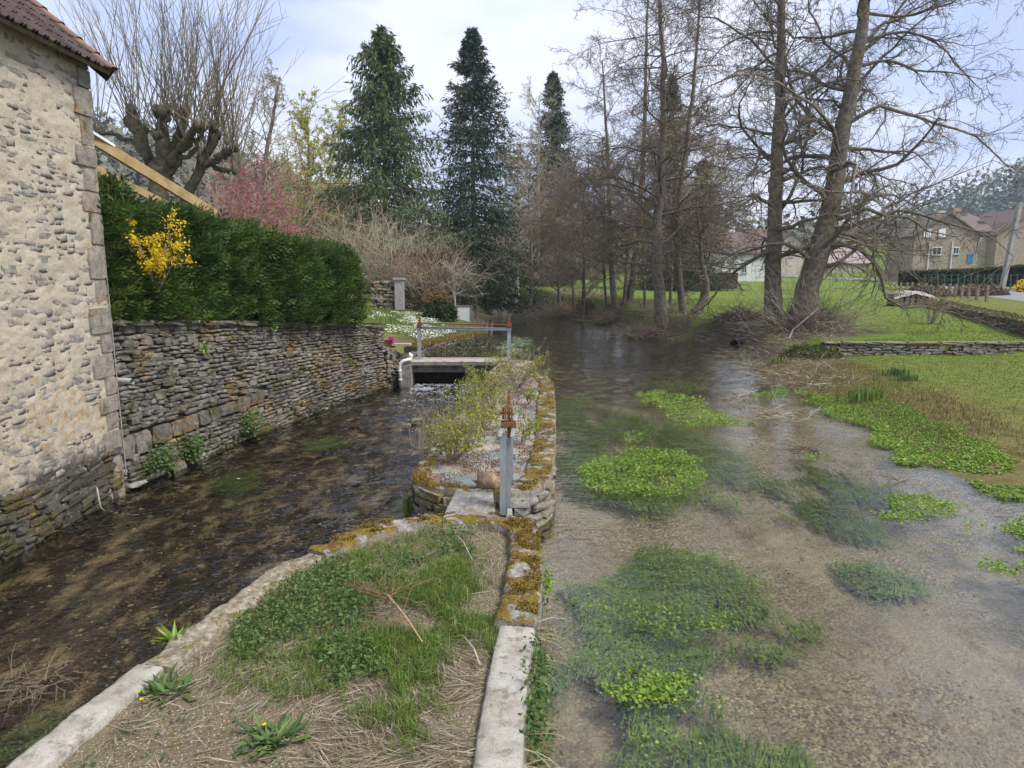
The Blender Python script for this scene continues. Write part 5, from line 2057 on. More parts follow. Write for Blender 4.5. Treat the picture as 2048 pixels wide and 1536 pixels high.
def mound(name, label, c, rx, ry, rz, n, leaf, ls, core='hedgecore', cat='shrub', aspect=.6, part='foliage', bumps=.25, seed=0):
    """leafy dome: ragged shell of leaves round a dark inside"""
    t = empty(name, c, label, cat)
    u = rdir(n)
    u[:, 2] = np.abs(u[:, 2])
    k = 1 + bumps * (fbm(u[:, 0] * 2.5 + seed, u[:, 1] * 2.5 + u[:, 2] * 2, seed) - .5) * 2
    q = np.array(c)[None] + u * np.array([rx, ry, rz]) * (k * rng.uniform(.82, 1.06, n))[:, None]
    s = ls * rng.uniform(.6, 1.4, n)
    MB().leaves(q, u * .6 + rdir(n) + [0, 0, .2], u + rdir(n) * .6, s, s * aspect).build(part, M[leaf], t)
    th = np.linspace(0, math.pi * 2, 13)
    ph = np.linspace(0, math.pi / 2, 6)
    G = np.array([[(c[0] + math.cos(a) * math.cos(b) * rx * .78, c[1] + math.sin(a) * math.cos(b) * ry * .78, c[2] + math.sin(b) * rz * .78 - .05) for a in th] for b in ph])
    MB().add(*grid_mesh(G)).build('inside', M[core], t, smooth=True)
    return t


# clipped conifer hedge on the terrace
hg = empty('conifer_hedge', (-7, 16, 2.2), 'dense dark green conifer hedge above the long stone wall', 'hedge')
HP = Path([(-7.5, 11.8), (-7.25, 13.0), (-6.6, 16.0), (-5.75, 19.2), (-5.25, 20.6)], 1)
hb = lambda y: float(coping_z(y)) - .08
top_px = [(228, 398), (330, 405), (440, 432), (560, 470), (700, 492)]
hy = [12.2, 13.6, 15.4, 17.6, 20.4]
hz = [atd(px, py, y).z for (px, py), y in zip(top_px, hy)]
htop = lambda y: np.interp(y, hy, hz) - .30
HT = .72
n = 11800
s = rng.random(n) * HP.L
cc = np.array([HP.at(a) for a in s])
tg = np.array([HP.tan(a) for a in s])
nr = np.stack([tg[:, 1], -tg[:, 0]], 1)
zt = htop(cc[:, 1])
zb_ = np.array([hb(y) for y in cc[:, 1]])
lat = rng.random(n)
front = rng.random(n) < .62
zz = np.where(front, rng.random(n) ** .85, 1.0)
off = np.where(front, HT, rng.uniform(-HT, HT, n))
bul = (fbm(s * 1.1, zz * 2.2 + s * .2, 91, 4) - .5) * .6 + .20 * np.abs(np.sin(s * 1.5 + 4 * fbm(s * .7, zz * 1.2, 92, 2))) - .12
off = np.where(front, off * (1 - .18 * zz ** 3) + bul, off)
hh = np.where(front, zb_ + .05 + (zt - zb_) * zz, zt - .25 * (off / HT) ** 2 + (fbm(s * 1.9, off * 1.5, 95, 4) - .5) * .7)
endm = rng.random(n) < .10
q = np.stack([cc[:, 0] + nr[:, 0] * off, cc[:, 1] + nr[:, 1] * off, hh], 1)
e_ = np.array(HP.at(HP.L))
te_ = np.array(HP.tan(HP.L))
ne_ = np.array([te_[1], -te_[0]])
oe = rng.uniform(-HT, HT, n)
ze = rng.random(n)
qe = np.stack([e_[0] + ne_[0] * oe + te_[0] * (.35 * (1 - (oe / HT) ** 2)), e_[1] + ne_[1] * oe + te_[1] * (.35 * (1 - (oe / HT) ** 2)), hb(e_[1]) + (htop(e_[1]) - hb(e_[1])) * ze], 1)
q[endm] = qe[endm]
dirs = np.stack([nr[:, 0] * .8, nr[:, 1] * .8, np.where(front, .75, 1.0)], 1)
dirs[endm] = np.array([te_[0], te_[1], .4])
dirs = unit(dirs + np.stack([tg[:, 0], tg[:, 1], 0 * s], 1) * .30 + rng.normal(size=(n, 3)) * .42)
mb = MB()
shade = np.clip(rng.random(n) * .6 + (fbm(q[:, 0] * 2 + q[:, 1] * 2, q[:, 2] * 2.5, 98, 3) - .3) * .8, 0, 1)
sd_ = unit(np.cross(dirs, rdir(n)))
fn_ = unit(np.cross(dirs, sd_))
fl_ = rng.uniform(.6, 1.5, n)
for k in range(7):
    a = (.75 if k % 2 else -.75) * (1 - .075 * k)
    dk = dirs * math.cos(a) + sd_ * math.sin(a)
    dk[:, 2] -= .012 * k
    L_ = fl_ * (.15 - .011 * k)
    mb.leaves(q + dirs * (fl_ * .042 * k)[:, None], dk, fn_ + rng.normal(size=(n, 3)) * .25, L_, L_ * .30, v=np.clip(shade * .75 + rng.random(n) * .25, 0, 1))
mb.build('foliage', M['hedge'], hg)
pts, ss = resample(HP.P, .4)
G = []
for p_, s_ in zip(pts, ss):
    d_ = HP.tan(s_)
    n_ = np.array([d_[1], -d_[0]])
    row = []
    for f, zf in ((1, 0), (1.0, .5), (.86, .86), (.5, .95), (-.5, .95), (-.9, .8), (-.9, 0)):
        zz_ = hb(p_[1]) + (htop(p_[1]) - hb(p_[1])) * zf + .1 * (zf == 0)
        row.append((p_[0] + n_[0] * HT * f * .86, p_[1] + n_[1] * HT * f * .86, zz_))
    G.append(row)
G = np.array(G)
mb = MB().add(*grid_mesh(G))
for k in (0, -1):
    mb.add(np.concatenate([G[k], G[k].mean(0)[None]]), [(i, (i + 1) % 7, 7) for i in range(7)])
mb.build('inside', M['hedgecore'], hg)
# a taller shoot of conifer by the house corner
p = atd(222, 400, 13.4)
mound('conifer_shrub', 'rounded conifer tip rising at the house corner behind the hedge', (p.x - .1, 13.4, p.z - .3), .5, .5, .7, 2500, 'hedge', .16, aspect=.25)

# forsythia growing out of the hedge
fy = atd(300, 560, 12.9)
shrub('forsythia_bush', 'yellow flowering forsythia sprays against the dark hedge', (-6.40, 12.68, 2.9), 1.15, .7, 15, 'forsythia', 2800, .045, 'twig2', n2=3, n3=2, tw=.004, spread=.55, lean=(.12, -.03), leafpart='blossom', aspect=.8)
p = atd(500, 470, 30)
shrub('plum_bush', 'pink blossoming ornamental plum behind the hedge', (p.x, 30, gz(p.x, 30)), p.z - gz(p.x, 30) + 2.4, 2.5, 24, 'plum', 9000, .075, 'twig2', n2=8, n3=6, tw=.008, spread=.22, leafpart='blossom', upper=.35)
p = atd(560, 480, 31)
shrub('plum_bush', 'thin pink blossoming shrub right of the ornamental plum', (p.x, 31, gz(p.x, 31)), p.z - gz(p.x, 31) + 1.8, 2, 10, 'plum', 1500, .06, 'twig2', n2=7, n3=5, tw=.008, spread=.2, leafpart='blossom', upper=.35)

# brown garden shrubs
for px, py, Y, h, w, st, lab, mt_ in [
    (780, 560, 41, 4.6, 4, 60, 'big brown leafless shrub under the broad spruce', 'twig_grey'),
    (850, 590, 39, 3.6, 3, 46, 'brown twiggy shrub with red seed heads in the garden', 'twig2'),
    (900, 590, 40, 3.4, 3, 46, 'pale grey twiggy shrub right of the red headed shrub', 'twig_grey'),
    (690, 560, 44, 5.0, 4, 50, 'tan leafless thicket behind the far end of the hedge', 'twig2')]:
    p = atd(px, py, Y)
    t = shrub('garden_shrub', lab, (p.x, Y, gz(p.x, Y)), h, w, st, None, 0, .05, mt_, n2=8, n3=5, tw=.013, spread=.75)
    if 'red' in lab:
        n = 160
        c = np.array((p.x, Y, gz(p.x, Y) + h * .86)) + rng.normal(size=(n, 3)) * [.85, .6, .22]
        stuff(MB().leaves(c, rdir(n) * .3 + [0, 0, 1], rdir(n), .22, .08).build('seed_heads', M['redtip'], t))
p = atd(885, 610, 40)
mound('climber_mound', 'grey green climber covered mound at the garden end', (p.x + .2, 40.5, gz(p.x, 40.5)), 1.7, 1.4, 2.7, 9000, 'greyleaf', .12, core='core')
p = atd(835, 606, 39)
mound('climber_mound', 'low dark climber mass beside the square pillar', (p.x, 39, gz(p.x, 39)), 1.6, 1.2, 1.4, 6000, 'greyleaf', .11, core='core', seed=4)
p = hit(878, 640)
t = mound('evergreen_bush', 'dark evergreen bush with orange young tips by the white panel', (p.x, p.y, p.z - .05), .75, .75, 1.2, 4200, 'ivy', .12, seed=2, bumps=.55)
n = 700
u = rdir(n)
u[:, 2] = np.abs(u[:, 2])
c = np.array((p.x - .1, p.y, p.z + .85)) + u * [.7, .6, .65] * rng.uniform(.5, 1.25, (n, 1))
MB().leaves(c, rdir(n) + [0, 0, .8], rdir(n), .09, .04).build('orange_leaves', M['orangeleaf'], t)
p = hit(912, 640)
tr = np.array([(p.x, p.y, p.z), (p.x - .05, p.y, p.z + 1.1), (p.x - .12, p.y, p.z + 2.0), (p.x - .05, p.y, p.z + 2.8)])
tree('garden_tree', 'small pale forked tree in front of the grey mound', [tr], [.06], limbs=12, t0=.25, llen=(1.7, 1.0), n2=5, n3=4, n4=2, bark='birch', twig='twig_grey', tw=.008, ang1=(.4, .8), upw=.3)

# ------------------------------------------------------------------ island plants
def soil_pts(poly, n, edge=.12, seed=1, freq=2.0):
    q = scatter_poly(poly, n, edge, seed, freq)
    q = q[in_poly(q[:, 0], q[:, 1], ISL_IN)]
    return np.column_stack([q, soil_z(q[:, 0], q[:, 1])])


def gp(pts, z=.42):
    return [tuple(atz(px, py, z))[:2] for px, py in pts]


GRASS1 = gp([(790, 1160), (900, 1130), (960, 1200), (970, 1290), (900, 1330), (860, 1400), (800, 1440), (740, 1400), (700, 1330), (760, 1280), (840, 1250), (770, 1210)])
GRASS2 = gp([(640, 1100), (760, 1080), (880, 1080), (990, 1110), (990, 1170), (900, 1180), (760, 1150), (650, 1150)])
GRASS3 = gp([(500, 1330), (640, 1290), (760, 1330), (700, 1420), (560, 1420)])
HERB1 = gp([(560, 1180), (640, 1120), (740, 1110), (790, 1160), (780, 1230), (700, 1270), (600, 1290), (510, 1280), (490, 1250)])
mb = MB()
for poly, n, h, w in ((GRASS1, 8000, .16, .0055), (GRASS2, 3800, .10, .005), (GRASS3, 2400, .11, .005), (HERB1, 3600, .14, .0055)):
    P = soil_pts(poly, n, .26, 3)
    mb.blades(P, h * (.35 + .9 * fbm(P[:, 0] * 3, P[:, 1] * 3, 44)) * rng.uniform(.6, 1.25, len(P)), w * rng.uniform(.7, 1.3, len(P)), 1.3)
P = soil_pts(ISL_IN, 2600, .02, 9)
P = P[fbm(P[:, 0] * 1.8, P[:, 1] * 1.8, 55) > .5]
mb.blades(P, .06 * rng.uniform(.5, 1.3, len(P)), .005, 1.5)
stuff(mb.build('grass', M['grass']), 'fresh green grass growing in tufts on the island')

mb = MB()
P = soil_pts(ISL_IN, 26000, .02, 12)
den = sstep(.40, .62, fbm(P[:, 0] * 1.5, P[:, 1] * 1.5, 57)) * sstep(6.2, 4.9, P[:, 1] + .35 * P[:, 0]) + .14
P = P[rng.random(len(P)) < den]
n = len(P)
a = .5 + (fbm(P[:, 0] * 1.2, P[:, 1] * 1.2, 58) - .5) * 9 + rng.normal(size=n) * .5
D = np.stack([np.cos(a), np.sin(a), rng.normal(size=n) * .10], 1)
L = rng.uniform(.06, .30, n)
P[:, 2] += rng.uniform(.003, .035, n)
mb.leaves(P - D * L[:, None] / 2, D, np.array([[0, 0, 1.0]]) + rng.normal(size=(n, 3)) * .4, L, rng.uniform(.0035, .007, n))
stuff(mb.build('straw', M['straw']), 'mat of dead straw lying on the island soil')


def herb_patch(P, ls, hmax, per=1, flat=.7):
    mb = MB()
    n = len(P)
    q = P + np.stack([rng.normal(size=n) * .02, rng.normal(size=n) * .02, rng.uniform(.01, hmax, n)], 1)
    s = ls * rng.uniform(.6, 1.4, n)
    mb.leaves(q, rdir(n) * [1, 1, .4], rdir(n) * .6 + [0, 0, flat], s, s * .6, fold=.15)
    return mb


P = soil_pts(HERB1, 4200, .28, 14)
P = np.concatenate([P, soil_pts(gp([(640, 1290), (760, 1270), (760, 1340), (660, 1370)]), 700, .1, 15), soil_pts(gp([(870, 1050), (960, 1060), (960, 1110), (870, 1110)]), 500, .1, 16)])
stuff(herb_patch(P, .036, .12).build('weeds', M['herb']), 'leafy green weeds spreading over the island')
P = soil_pts(ISL_IN, 1600, .02, 18)
P = P[fbm(P[:, 0] * 2.2, P[:, 1] * 2.2, 59) > .47]
stuff(herb_patch(P, .03, .03).build('ground_cover', M['herb']), 'small scattered weeds on the island soil')
# pebbles in the soil
mb = MB()
P = soil_pts(ISL_IN, 1300, .02, 19)
oc = np.array([(1, 0, 0), (0, 1, 0), (-1, 0, 0), (0, -1, 0), (0, 0, .7), (0, 0, -.7)])
of = np.array([(0, 1, 4), (1, 2, 4), (2, 3, 4), (3, 0, 4), (1, 0, 5), (2, 1, 5), (3, 2, 5), (0, 3, 5)])


def pebbles(mb, P, smin, smax):
    n = len(P)
    s = (smin + (smax - smin) * rng.random(n) ** 3)[:, None, None]
    a = rng.random(n) * 6.283
    R = np.zeros((n, 3, 3))
    R[:, 0, 0] = R[:, 1, 1] = np.cos(a)
    R[:, 0, 1] = -np.sin(a)
    R[:, 1, 0] = np.sin(a)
    R[:, 2, 2] = 1
    V = (oc[None] * rng.uniform(.55, 1.15, (n, 6, 1)) * np.array([1, .75, .6])) * s
    V = np.einsum('nij,nkj->nki', R, V) + P[:, None]
    F = (np.arange(n)[:, None, None] * 6 + of[None]).reshape(-1, 3)
    mb.add(V.reshape(-1, 3), F, np.repeat(rng.random(n), 8))


pebbles(mb, P, .006, .035)
stuff(mb.build('gravel', M['paleroc'], smooth=True), 'pale pebbles strewn on the island soil')
# cushions of moss on the kerbs
mb = MB()
for path, a0, a1, wd, zf, n in ((PL_, sB + .3, sE, .27, lambda s: kz(s) + .015, 20000), (PO, sG, sH, .33, lambda s: PZ + .01, 15000), (PO, sF, sG, .22, lambda s: PZ, 6000)):
    s = rng.uniform(a0, a1, n)
    c = np.array([path.at(v) for v in s])
    tgv = np.array([path.tan(v) for v in s])
    inn = 1 if path is PL_ else -1
    nr_ = np.stack([tgv[:, 1], -tgv[:, 0]], 1) * inn
    off = rng.random(n) * wd
    q = np.stack([c[:, 0] + nr_[:, 0] * off, c[:, 1] + nr_[:, 1] * off, np.array([zf(v) for v in s])], 1)
    f = fbm(q[:, 0] * 5, q[:, 1] * 5, 33)
    q = q[f > .53]
    n2_ = len(q)
    q[:, 2] += rng.uniform(0, .02, n2_)
    mb.leaves(q, rdir(n2_) * [1, 1, .3] + [0, 0, .7], rdir(n2_), rng.uniform(.012, .03, n2_), rng.uniform(.008, .016, n2_))
stuff(mb.build('moss', M['moss']), 'gold brown moss cushions on the kerbs and coping')
# red stonecrop and moss over the pier top
mb = MB()
pierpoly = [(-1.2, 9.3), (-1.1, 9.0), (-.5, 8.8), (.1, 8.8), (.2, 9.6), (.38, 11.3), (.68, 17), (.5, 19), (.4, 22), (-.3, 22), (-.6, 18), (-.95, 14), (-1.15, 10.5)]
q = scatter_poly(pierpoly, 18000, 0)
f = fbm(q[:, 0] * 2.2, q[:, 1] * 2.2, 36)
q = q[f > .52]
n = len(q)
mb.leaves(np.column_stack([q, np.full(n, PZ - .02) + rng.uniform(0, .03, n)]), rdir(n) + [0, 0, .6], rdir(n), rng.uniform(.015, .04, n), rng.uniform(.01, .02, n))
stuff(mb.build('stonecrop', M['redmoss']), 'red brown stonecrop carpeting the pier top')
mb = MB()
q = scatter_poly(pierpoly, 1500, 0)
q = q[fbm(q[:, 0] * 3, q[:, 1] * 3, 38) > .55]
n = len(q)
mb.leaves(np.column_stack([q, np.full(n, PZ) + rng.uniform(0, .05, n)]), rdir(n) + [0, 0, .5], rdir(n) + [0, 0, 1], .04, .022)
stuff(mb.build('pier_weeds', M['herb']), 'little green weeds among the grit of the pier')


# dandelion rosettes
def rosette(label, px, py, r, n, flowers, z=None):
    c = atz(px, py, .42)
    z = float(soil_z(np.array([c.x]), np.array([c.y]))[0])
    t = empty('dandelion', (c.x, c.y, z), label, 'plant')
    a = rng.random(n) * 6.283
    D = np.stack([np.cos(a), np.sin(a), rng.uniform(.1, .9, n)], 1)
    P0 = np.array([(c.x, c.y, z)]) + D * [.03, .03, 0.01] + rng.normal(size=(n, 3)) * [r * .35, r * .35, .006]
    L = r * rng.uniform(.5, 1.0, n)
    MB().leaves(P0, D, np.array([[0, 0, 1.0]]) + rng.normal(size=(n, 3)) * .2, L, L * .24, fold=.2).build('leaves', M['herb'], t)
    for k in range(flowers):
        q = np.array((c.x, c.y, z)) + [rng.normal() * r * .6, rng.normal() * r * .6, .07]
        m = 18
        b = rng.random(m) * 6.283
        fl = MB().leaves(np.repeat(q[None], m, 0), np.stack([np.cos(b), np.sin(b), .5 + 0 * b], 1), np.array([[0, 0, 1.0]]).repeat(m, 0), .02, .009)
        fl.build('flower', M['dandelion'], t)
        MB().tube([(q[0], q[1], z), tuple(q)], .003, 4).build('stalk', M['herb'], t)


rosette('dandelion rosette in the straw near the bottom of the picture', 545, 1480, .17, 90, 1)
rosette('dandelion with yellow flowers near the channel side kerb', 335, 1380, .17, 70, 2)
rosette('dandelion in the grass at the middle of the island', 660, 1300, .13, 50, 2)
# leafy plant growing out of the channel side kerb
c = atz(355, 1285, .40)
t = empty('wall_plant', c, 'long leaved green plant growing from the channel side kerb', 'plant')
n = 26
a = rng.random(n) * 6.283
D = np.stack([np.cos(a), np.sin(a), rng.uniform(.3, 1.2, n)], 1)
MB().leaves(np.repeat(np.array([(c.x - .02, c.y, c.z)]), n, 0), D, np.array([[0, 0, 1.0]]) + rng.normal(size=(n, 3)) * .3, rng.uniform(.10, .2, n), .035, fold=.2).build('leaves', M['cress'], t)
# weeds hanging on the river side of the right kerb
for k, (px, py, sz, n, lab) in enumerate([(1092, 1165, .12, 160, 'green weed tuft on the mossy kerb above the river'), (1075, 1350, .16, 420, 'leafy weed clump hanging below the concrete kerb, upper one'), (1068, 1440, .2, 600, 'leafy weed clump hanging below the concrete kerb, lower one')]):
    c = atz(px, py, .3)
    t = empty('kerb_weed', c, lab, 'plant')
    q = np.array(c)[None] + rng.normal(size=(n, 3)) * [sz * .3, sz, sz * .8]
    MB().leaves(q, rdir(n), rdir(n) + [.5, 0, .6], rng.uniform(.03, .06, n), .025).build('leaves', M['herb' if k else 'cress'], t)
mb = MB()
n = 26
yy_ = np.concatenate([rng.normal(5.0, .25, n // 2), rng.normal(3.75, .2, n // 2)])
P0 = np.column_stack([xof(ISL_R, yy_) + .0, yy_, np.full(n, .36)])
Pp = grow(P0, np.stack([np.full(n, .8), rng.normal(size=n) * .5, np.full(n, .2)], 1), rng.uniform(.2, .42, n), 6, .12, -.2)
mb.tubes(Pp, taper(np.full(n, .003), np.full(n, .0015), 6), 3, v=rng.random(n))
stuff(mb.build('dry_stalks', M['dryst']), 'dry stalks drooping over the river side of the kerb')

# dead fir twig lying on the weeds
tb0 = atz(845, 1285, .5)
tb1 = atz(772, 1188, .62)
t = empty('dead_branch', (tb0.x, tb0.y, .44), 'dead fir branch with bare orange brown twigs lying on the weeds', 'branch')
ax = np.array([tuple(tb0), tuple(tb0.lerp(tb1, .5) + Vector((.01, 0, .02))), tuple(tb1)])
TP = smooth_path(ax, 8)[None]
MB().tubes(TP, taper(np.array([.007]), np.array([.013]), 8), 7).build('stem', m_plain('tan_fir_bark', [(.24, .16, .085), (.38, .27, .16)], 14, .9, .4), t, smooth=True)
mt_ = MB()
d0 = unit((np.array(tb1) - np.array(tb0))[None])[0]
n = 17
D = d0[None] * rng.uniform(.1, 1.1, n)[:, None] + rng.normal(size=(n, 3)) * [.75, .75, .25]
D[:, 2] = np.abs(D[:, 2]) * .5 + .02
S1 = grow(np.repeat(np.array([tuple(tb1)]), n, 0) - d0 * rng.uniform(0, .12, (n, 1)), D, rng.uniform(.25, .62, n), 7, .08, -.015)
mt_.tubes(S1, taper(np.full(n, .0038), np.full(n, .0015), 7), 4)
p_, d_, r_, L_, tt_, _ = sprout(S1, taper(np.full(n, .005), np.full(n, .002), 7), 6, .3, 1, (.4, .9), flat=.5)
S2 = grow(p_, d_, L_ * rng.uniform(.15, .4, len(p_)), 4, .08, 0)
mt_.tubes(S2, taper(np.full(len(p_), .0025), np.full(len(p_), .0012), 4), 3)
p_, d_, r_, L_, tt_, _ = sprout(TP, np.full((1, 8), .01), 5, .25, .6, (.9, 1.3), flat=.6)
S3 = grow(p_, d_, rng.uniform(.2, .4, len(p_)), 5, .06, -.03)
mt_.tubes(S3, taper(np.full(len(p_), .005), np.full(len(p_), .002), 5), 4)
mt_.build('twigs', m_plain('orange_brown_twigs', [(.15, .095, .05), (.25, .165, .09)], 9, .9, 0), t)
sel = S2[rng.random(len(S2)) < .6].reshape(-1, 3)
sel = sel[sel[:, 0] > tb1.x - .02]
n = len(sel) * 6
c = np.repeat(sel, 6, 0) + rng.normal(size=(n, 3)) * .012
MB().leaves(c, rdir(n) + d0 * .6, rdir(n), .035, .006).build('needles', M['spruce'], t)
# thin bare twigs lying about
for k, (a, b, lab) in enumerate([((960, 1330), (925, 1270), 'grey dead stick on the soil by the concrete kerb'), ((905, 1060), (945, 1120), 'thin pale stalk lying at the island tip')]):
    pa, pb_ = atz(*a, .45), atz(*b, .5)
    o = MB().tube([pa, pa.lerp(pb_, .5) + Vector((.02, 0, .01)), pb_], [.008, .007, .004], 6).build('dead_stick', M['palewood'], smooth=True)
    tag(o, lab, 'stick')
a, b = atz(172, 985, -.2), atz(182, 1030, -.45)
a = Vector((HX + .12, a.y, -.12))
b = Vector((HX + .22, a.y + .05, -.56))
o = MB().tube([a, a.lerp(b, .3) + Vector((.02, -.08, 0)), a.lerp(b, .7) + Vector((.0, -.1, 0)), b], [.012, .016, .014, .009], 6).build('pale_stick', M['palewood'], smooth=True)
tag(o, 'pale bent stick leaning on the house foot in the water', 'stick')

# ------------------------------------------------------------------ shrubs on the pier
for px, py, h, lean, lab in [(905, 920, .95, (.0, 0), 'yellow green shrub at the front of the pier'), (965, 860, .9, (-.25, .05), 'yellow green shrub on the pier behind the front shrub'),
                             (985, 815, .95, (-.5, .1), 'yellow green shrub leaning over the channel from the pier'), (1035, 775, 1.15, (-.1, 0), 'tall yellow green shrub at the far end of the pier'),
                             (1058, 808, .45, (0, 0), 'small green sprout beside the mossy coping'), (1045, 885, .5, (.05, 0), 'thin sprouting shrub right of the sluice gear')]:
    c = atz(px, py, PZ)
    small = h < .6
    shrub('pier_shrub', lab, tuple(c), h * .85, .6, 7 if small else 20, 'shrubleaf', 420 if small else 2300, .040, 'twig2', n2=5, n3=4, tw=.0035, spread=1.1, lean=lean, upper=.12, wig=.18)
c = atz(880, 870, .45)
mb = MB()
n = 90
P0 = np.array([(c.x - .1, c.y + .2, .3)]) + rng.normal(size=(n, 3)) * [.16, .35, .02]
mb.tubes(grow(P0, np.stack([rng.normal(size=n) * .2, rng.normal(size=n) * .2, np.ones(n)], 1), rng.uniform(.3, .75, n), 5, .08, 0), taper(np.full(n, .004), np.full(n, .002), 5), 3, v=rng.random(n))
o = mb.build('dry_stem_clump', M['dryst'])
tag(o, 'clump of pale dry stems at the channel side of the pier', 'plant')
c = atz(818, 985, .1)
mb = MB()
P0 = np.array([(-1.42, 9.2, .0)]) + rng.normal(size=(300, 3)) * [.03, .12, .06]
mb.blades(P0, rng.uniform(.12, .25, 300), .007, 1.6)
tag(mb.build('grass_tuft', M['grass']), 'green grass tuft on the channel side of the pier tip', 'grass')

# ------------------------------------------------------------------ plants on the left walls
for k, (px, py, dz, n, sz, lab) in enumerate([(315, 915, .12, 420, .26, 'bright nettle like plant at the foot of the long wall'), (370, 893, .2, 380, .24, 'green plant at the wall foot right of the first plant'),
                                          (490, 845, .1, 420, .3, 'leafy plant growing from the lower middle of the long wall'), (538, 655, 0, 60, .1, 'pale green fern under the coping of the long wall'), (398, 698, 0, 40, .07, 'tiny green sprig in the upper long wall')]):
    # point on the wall face on that line of sight
    best = None
    for s in np.linspace(0, RW.L, 400):
        w_ = RW.at(s)
        d = ray(px, py)
        if abs(w_[0] / w_[1] - d[0] / d[1]) < 1e-2 and (best is None or abs(w_[0] / w_[1] - d[0] / d[1]) < best[0]):
            best = (abs(w_[0] / w_[1] - d[0] / d[1]), w_, RW.tan(s))
    w_, tg_ = best[1], best[2]
    nr2 = np.array([tg_[1], -tg_[0]])
    z = atd(px, py, w_[1]).z
    c = np.array((w_[0] + nr2[0] * .08, w_[1] + nr2[1] * .08, z))
    t = empty('wall_plant', tuple(c), lab, 'plant')
    q = c + rng.normal(size=(n, 3)) * [sz * .45, sz * .7, sz * .5]
    q[:, :2] += nr2 * .04
    MB().leaves(q, rdir(n) + [nr2[0], nr2[1], -.2], rdir(n) * .5 + [nr2[0] * .5, nr2[1] * .5, .8], rng.uniform(.045, .085, n), .045, fold=.1).build('leaves', M['herb' if k < 3 else 'cress'], t)
for k, (px, py, sx, sy, sz, lab) in enumerate([(345, 938, .34, .3, .26, 'squared stone block standing in the water by the wall foot'), (300, 955, .45, .2, .1, 'flat pale stone at the channel edge nearest the house'), (268, 972, .4, .18, .09, 'flat pale stone at the water line by the house corner')]):
    c = atz(px, py, -.46)
    o = link('wall_foot_stone', ST['rubble' if k == 0 else 'paleroc'][k])
    o.location = (c.x, c.y + .1, -.46)
    o.scale = (sx, sy, sz)
    o.rotation_euler = (0, 0, 1.2)
    tag(o, lab, 'stone')
# moss and ferny fringe along the foot of the long wall and under its coping
mb = MB()
n = 9000
s = rng.random(n) * RW.L
c = np.array([RW.at(v) for v in s])
tgv = np.array([RW.tan(v) for v in s])
nr_ = np.stack([tgv[:, 1], -tgv[:, 0]], 1)
z = -.5 + rng.random(n) ** 2.5 * .35
f = fbm(s * 3, z * 9, 63)
q = np.stack([c[:, 0] + nr_[:, 0] * .03, c[:, 1] + nr_[:, 1] * .03, z], 1)[f > .47]
n = len(q)
mb.leaves(q, rdir(n) + [.6, -.3, -.2], rdir(n), rng.uniform(.02, .05, n), .015)
stuff(mb.build('wall_moss', M['greenmoss']), 'dark green moss along the foot of the long wall')
mb = MB()
n = 12000
s = rng.random(n) * RW.L
c = np.array([RW.at(v) for v in s])
tgv = np.array([RW.tan(v) for v in s])
nr_ = np.stack([tgv[:, 1], -tgv[:, 0]], 1)
off = rng.uniform(-.42, .06, n)
z = coping_z(c[:, 1]) + .005
q = np.stack([c[:, 0] + nr_[:, 0] * off, c[:, 1] + nr_[:, 1] * off, z], 1)
q = q[fbm(s * 1.6, off * 3, 64) > .42]
n = len(q)
q[:, 2] += rng.uniform(-.03, .03, n)
mb.leaves(q, rdir(n) + [0, 0, .5], rdir(n), rng.uniform(.02, .05, n), .018)
stuff(mb.build('coping_moss', m_leaf('dark_moss', [(0, (.018, .014, .008)), (.6, (.05, .04, .016)), (1, (.10, .085, .025))], .1)), 'dark brown moss along the coping of the long wall')
# moss on the garden bank wall
mb = MB()
n = 9000
s = rng.random(n) * GW.L
c = np.array([GW.at(v) for v in s])
tgv = np.array([GW.tan(v) for v in s])
nr_ = np.stack([tgv[:, 1], -tgv[:, 0]], 1)
off = rng.uniform(-.5, .08, n)
q = np.stack([c[:, 0] + nr_[:, 0] * off, c[:, 1] + nr_[:, 1] * off, .74 - .03 * s], 1)
n = len(q)
q[:, 2] += rng.uniform(-.05, .05, n)
mb.leaves(q, rdir(n) + [0, 0, .5], rdir(n), rng.uniform(.03, .06, n), .03)
stuff(mb.build('bank_moss', M['moss']), 'orange gold moss on top of the garden bank wall')
mb = MB()
n = 5000
s = rng.uniform(1.0, GW.L, n)
c = np.array([GW.at(v) for v in s])
tgv = np.array([GW.tan(v) for v in s])
nr_ = np.stack([tgv[:, 1], -tgv[:, 0]], 1)
off = np.abs(rng.normal(size=n)) * .45 + .1
q = np.stack([c[:, 0] + nr_[:, 0] * off, c[:, 1] + nr_[:, 1] * off, np.clip(.35 - off * .4, 0, 1) + rng.uniform(-.05, .2, n)], 1)
mb.leaves(q, rdir(n) + [0, 0, .3], rdir(n), rng.uniform(.05, .1, n), .05)
stuff(mb.build('bank_undergrowth', M['greyleaf']), 'grey green undergrowth between the garden wall and the river')

# ------------------------------------------------------------------ garden flowers and grass
def ground_scatter(pix, n, edge=.4, seed=1, freq=.6):
    poly = [tuple(hit(px, py))[:2] for px, py in pix]
    q = scatter_poly(poly, n, edge, seed, freq)
    return np.column_stack([q, height(q[:, 0], q[:, 1])])


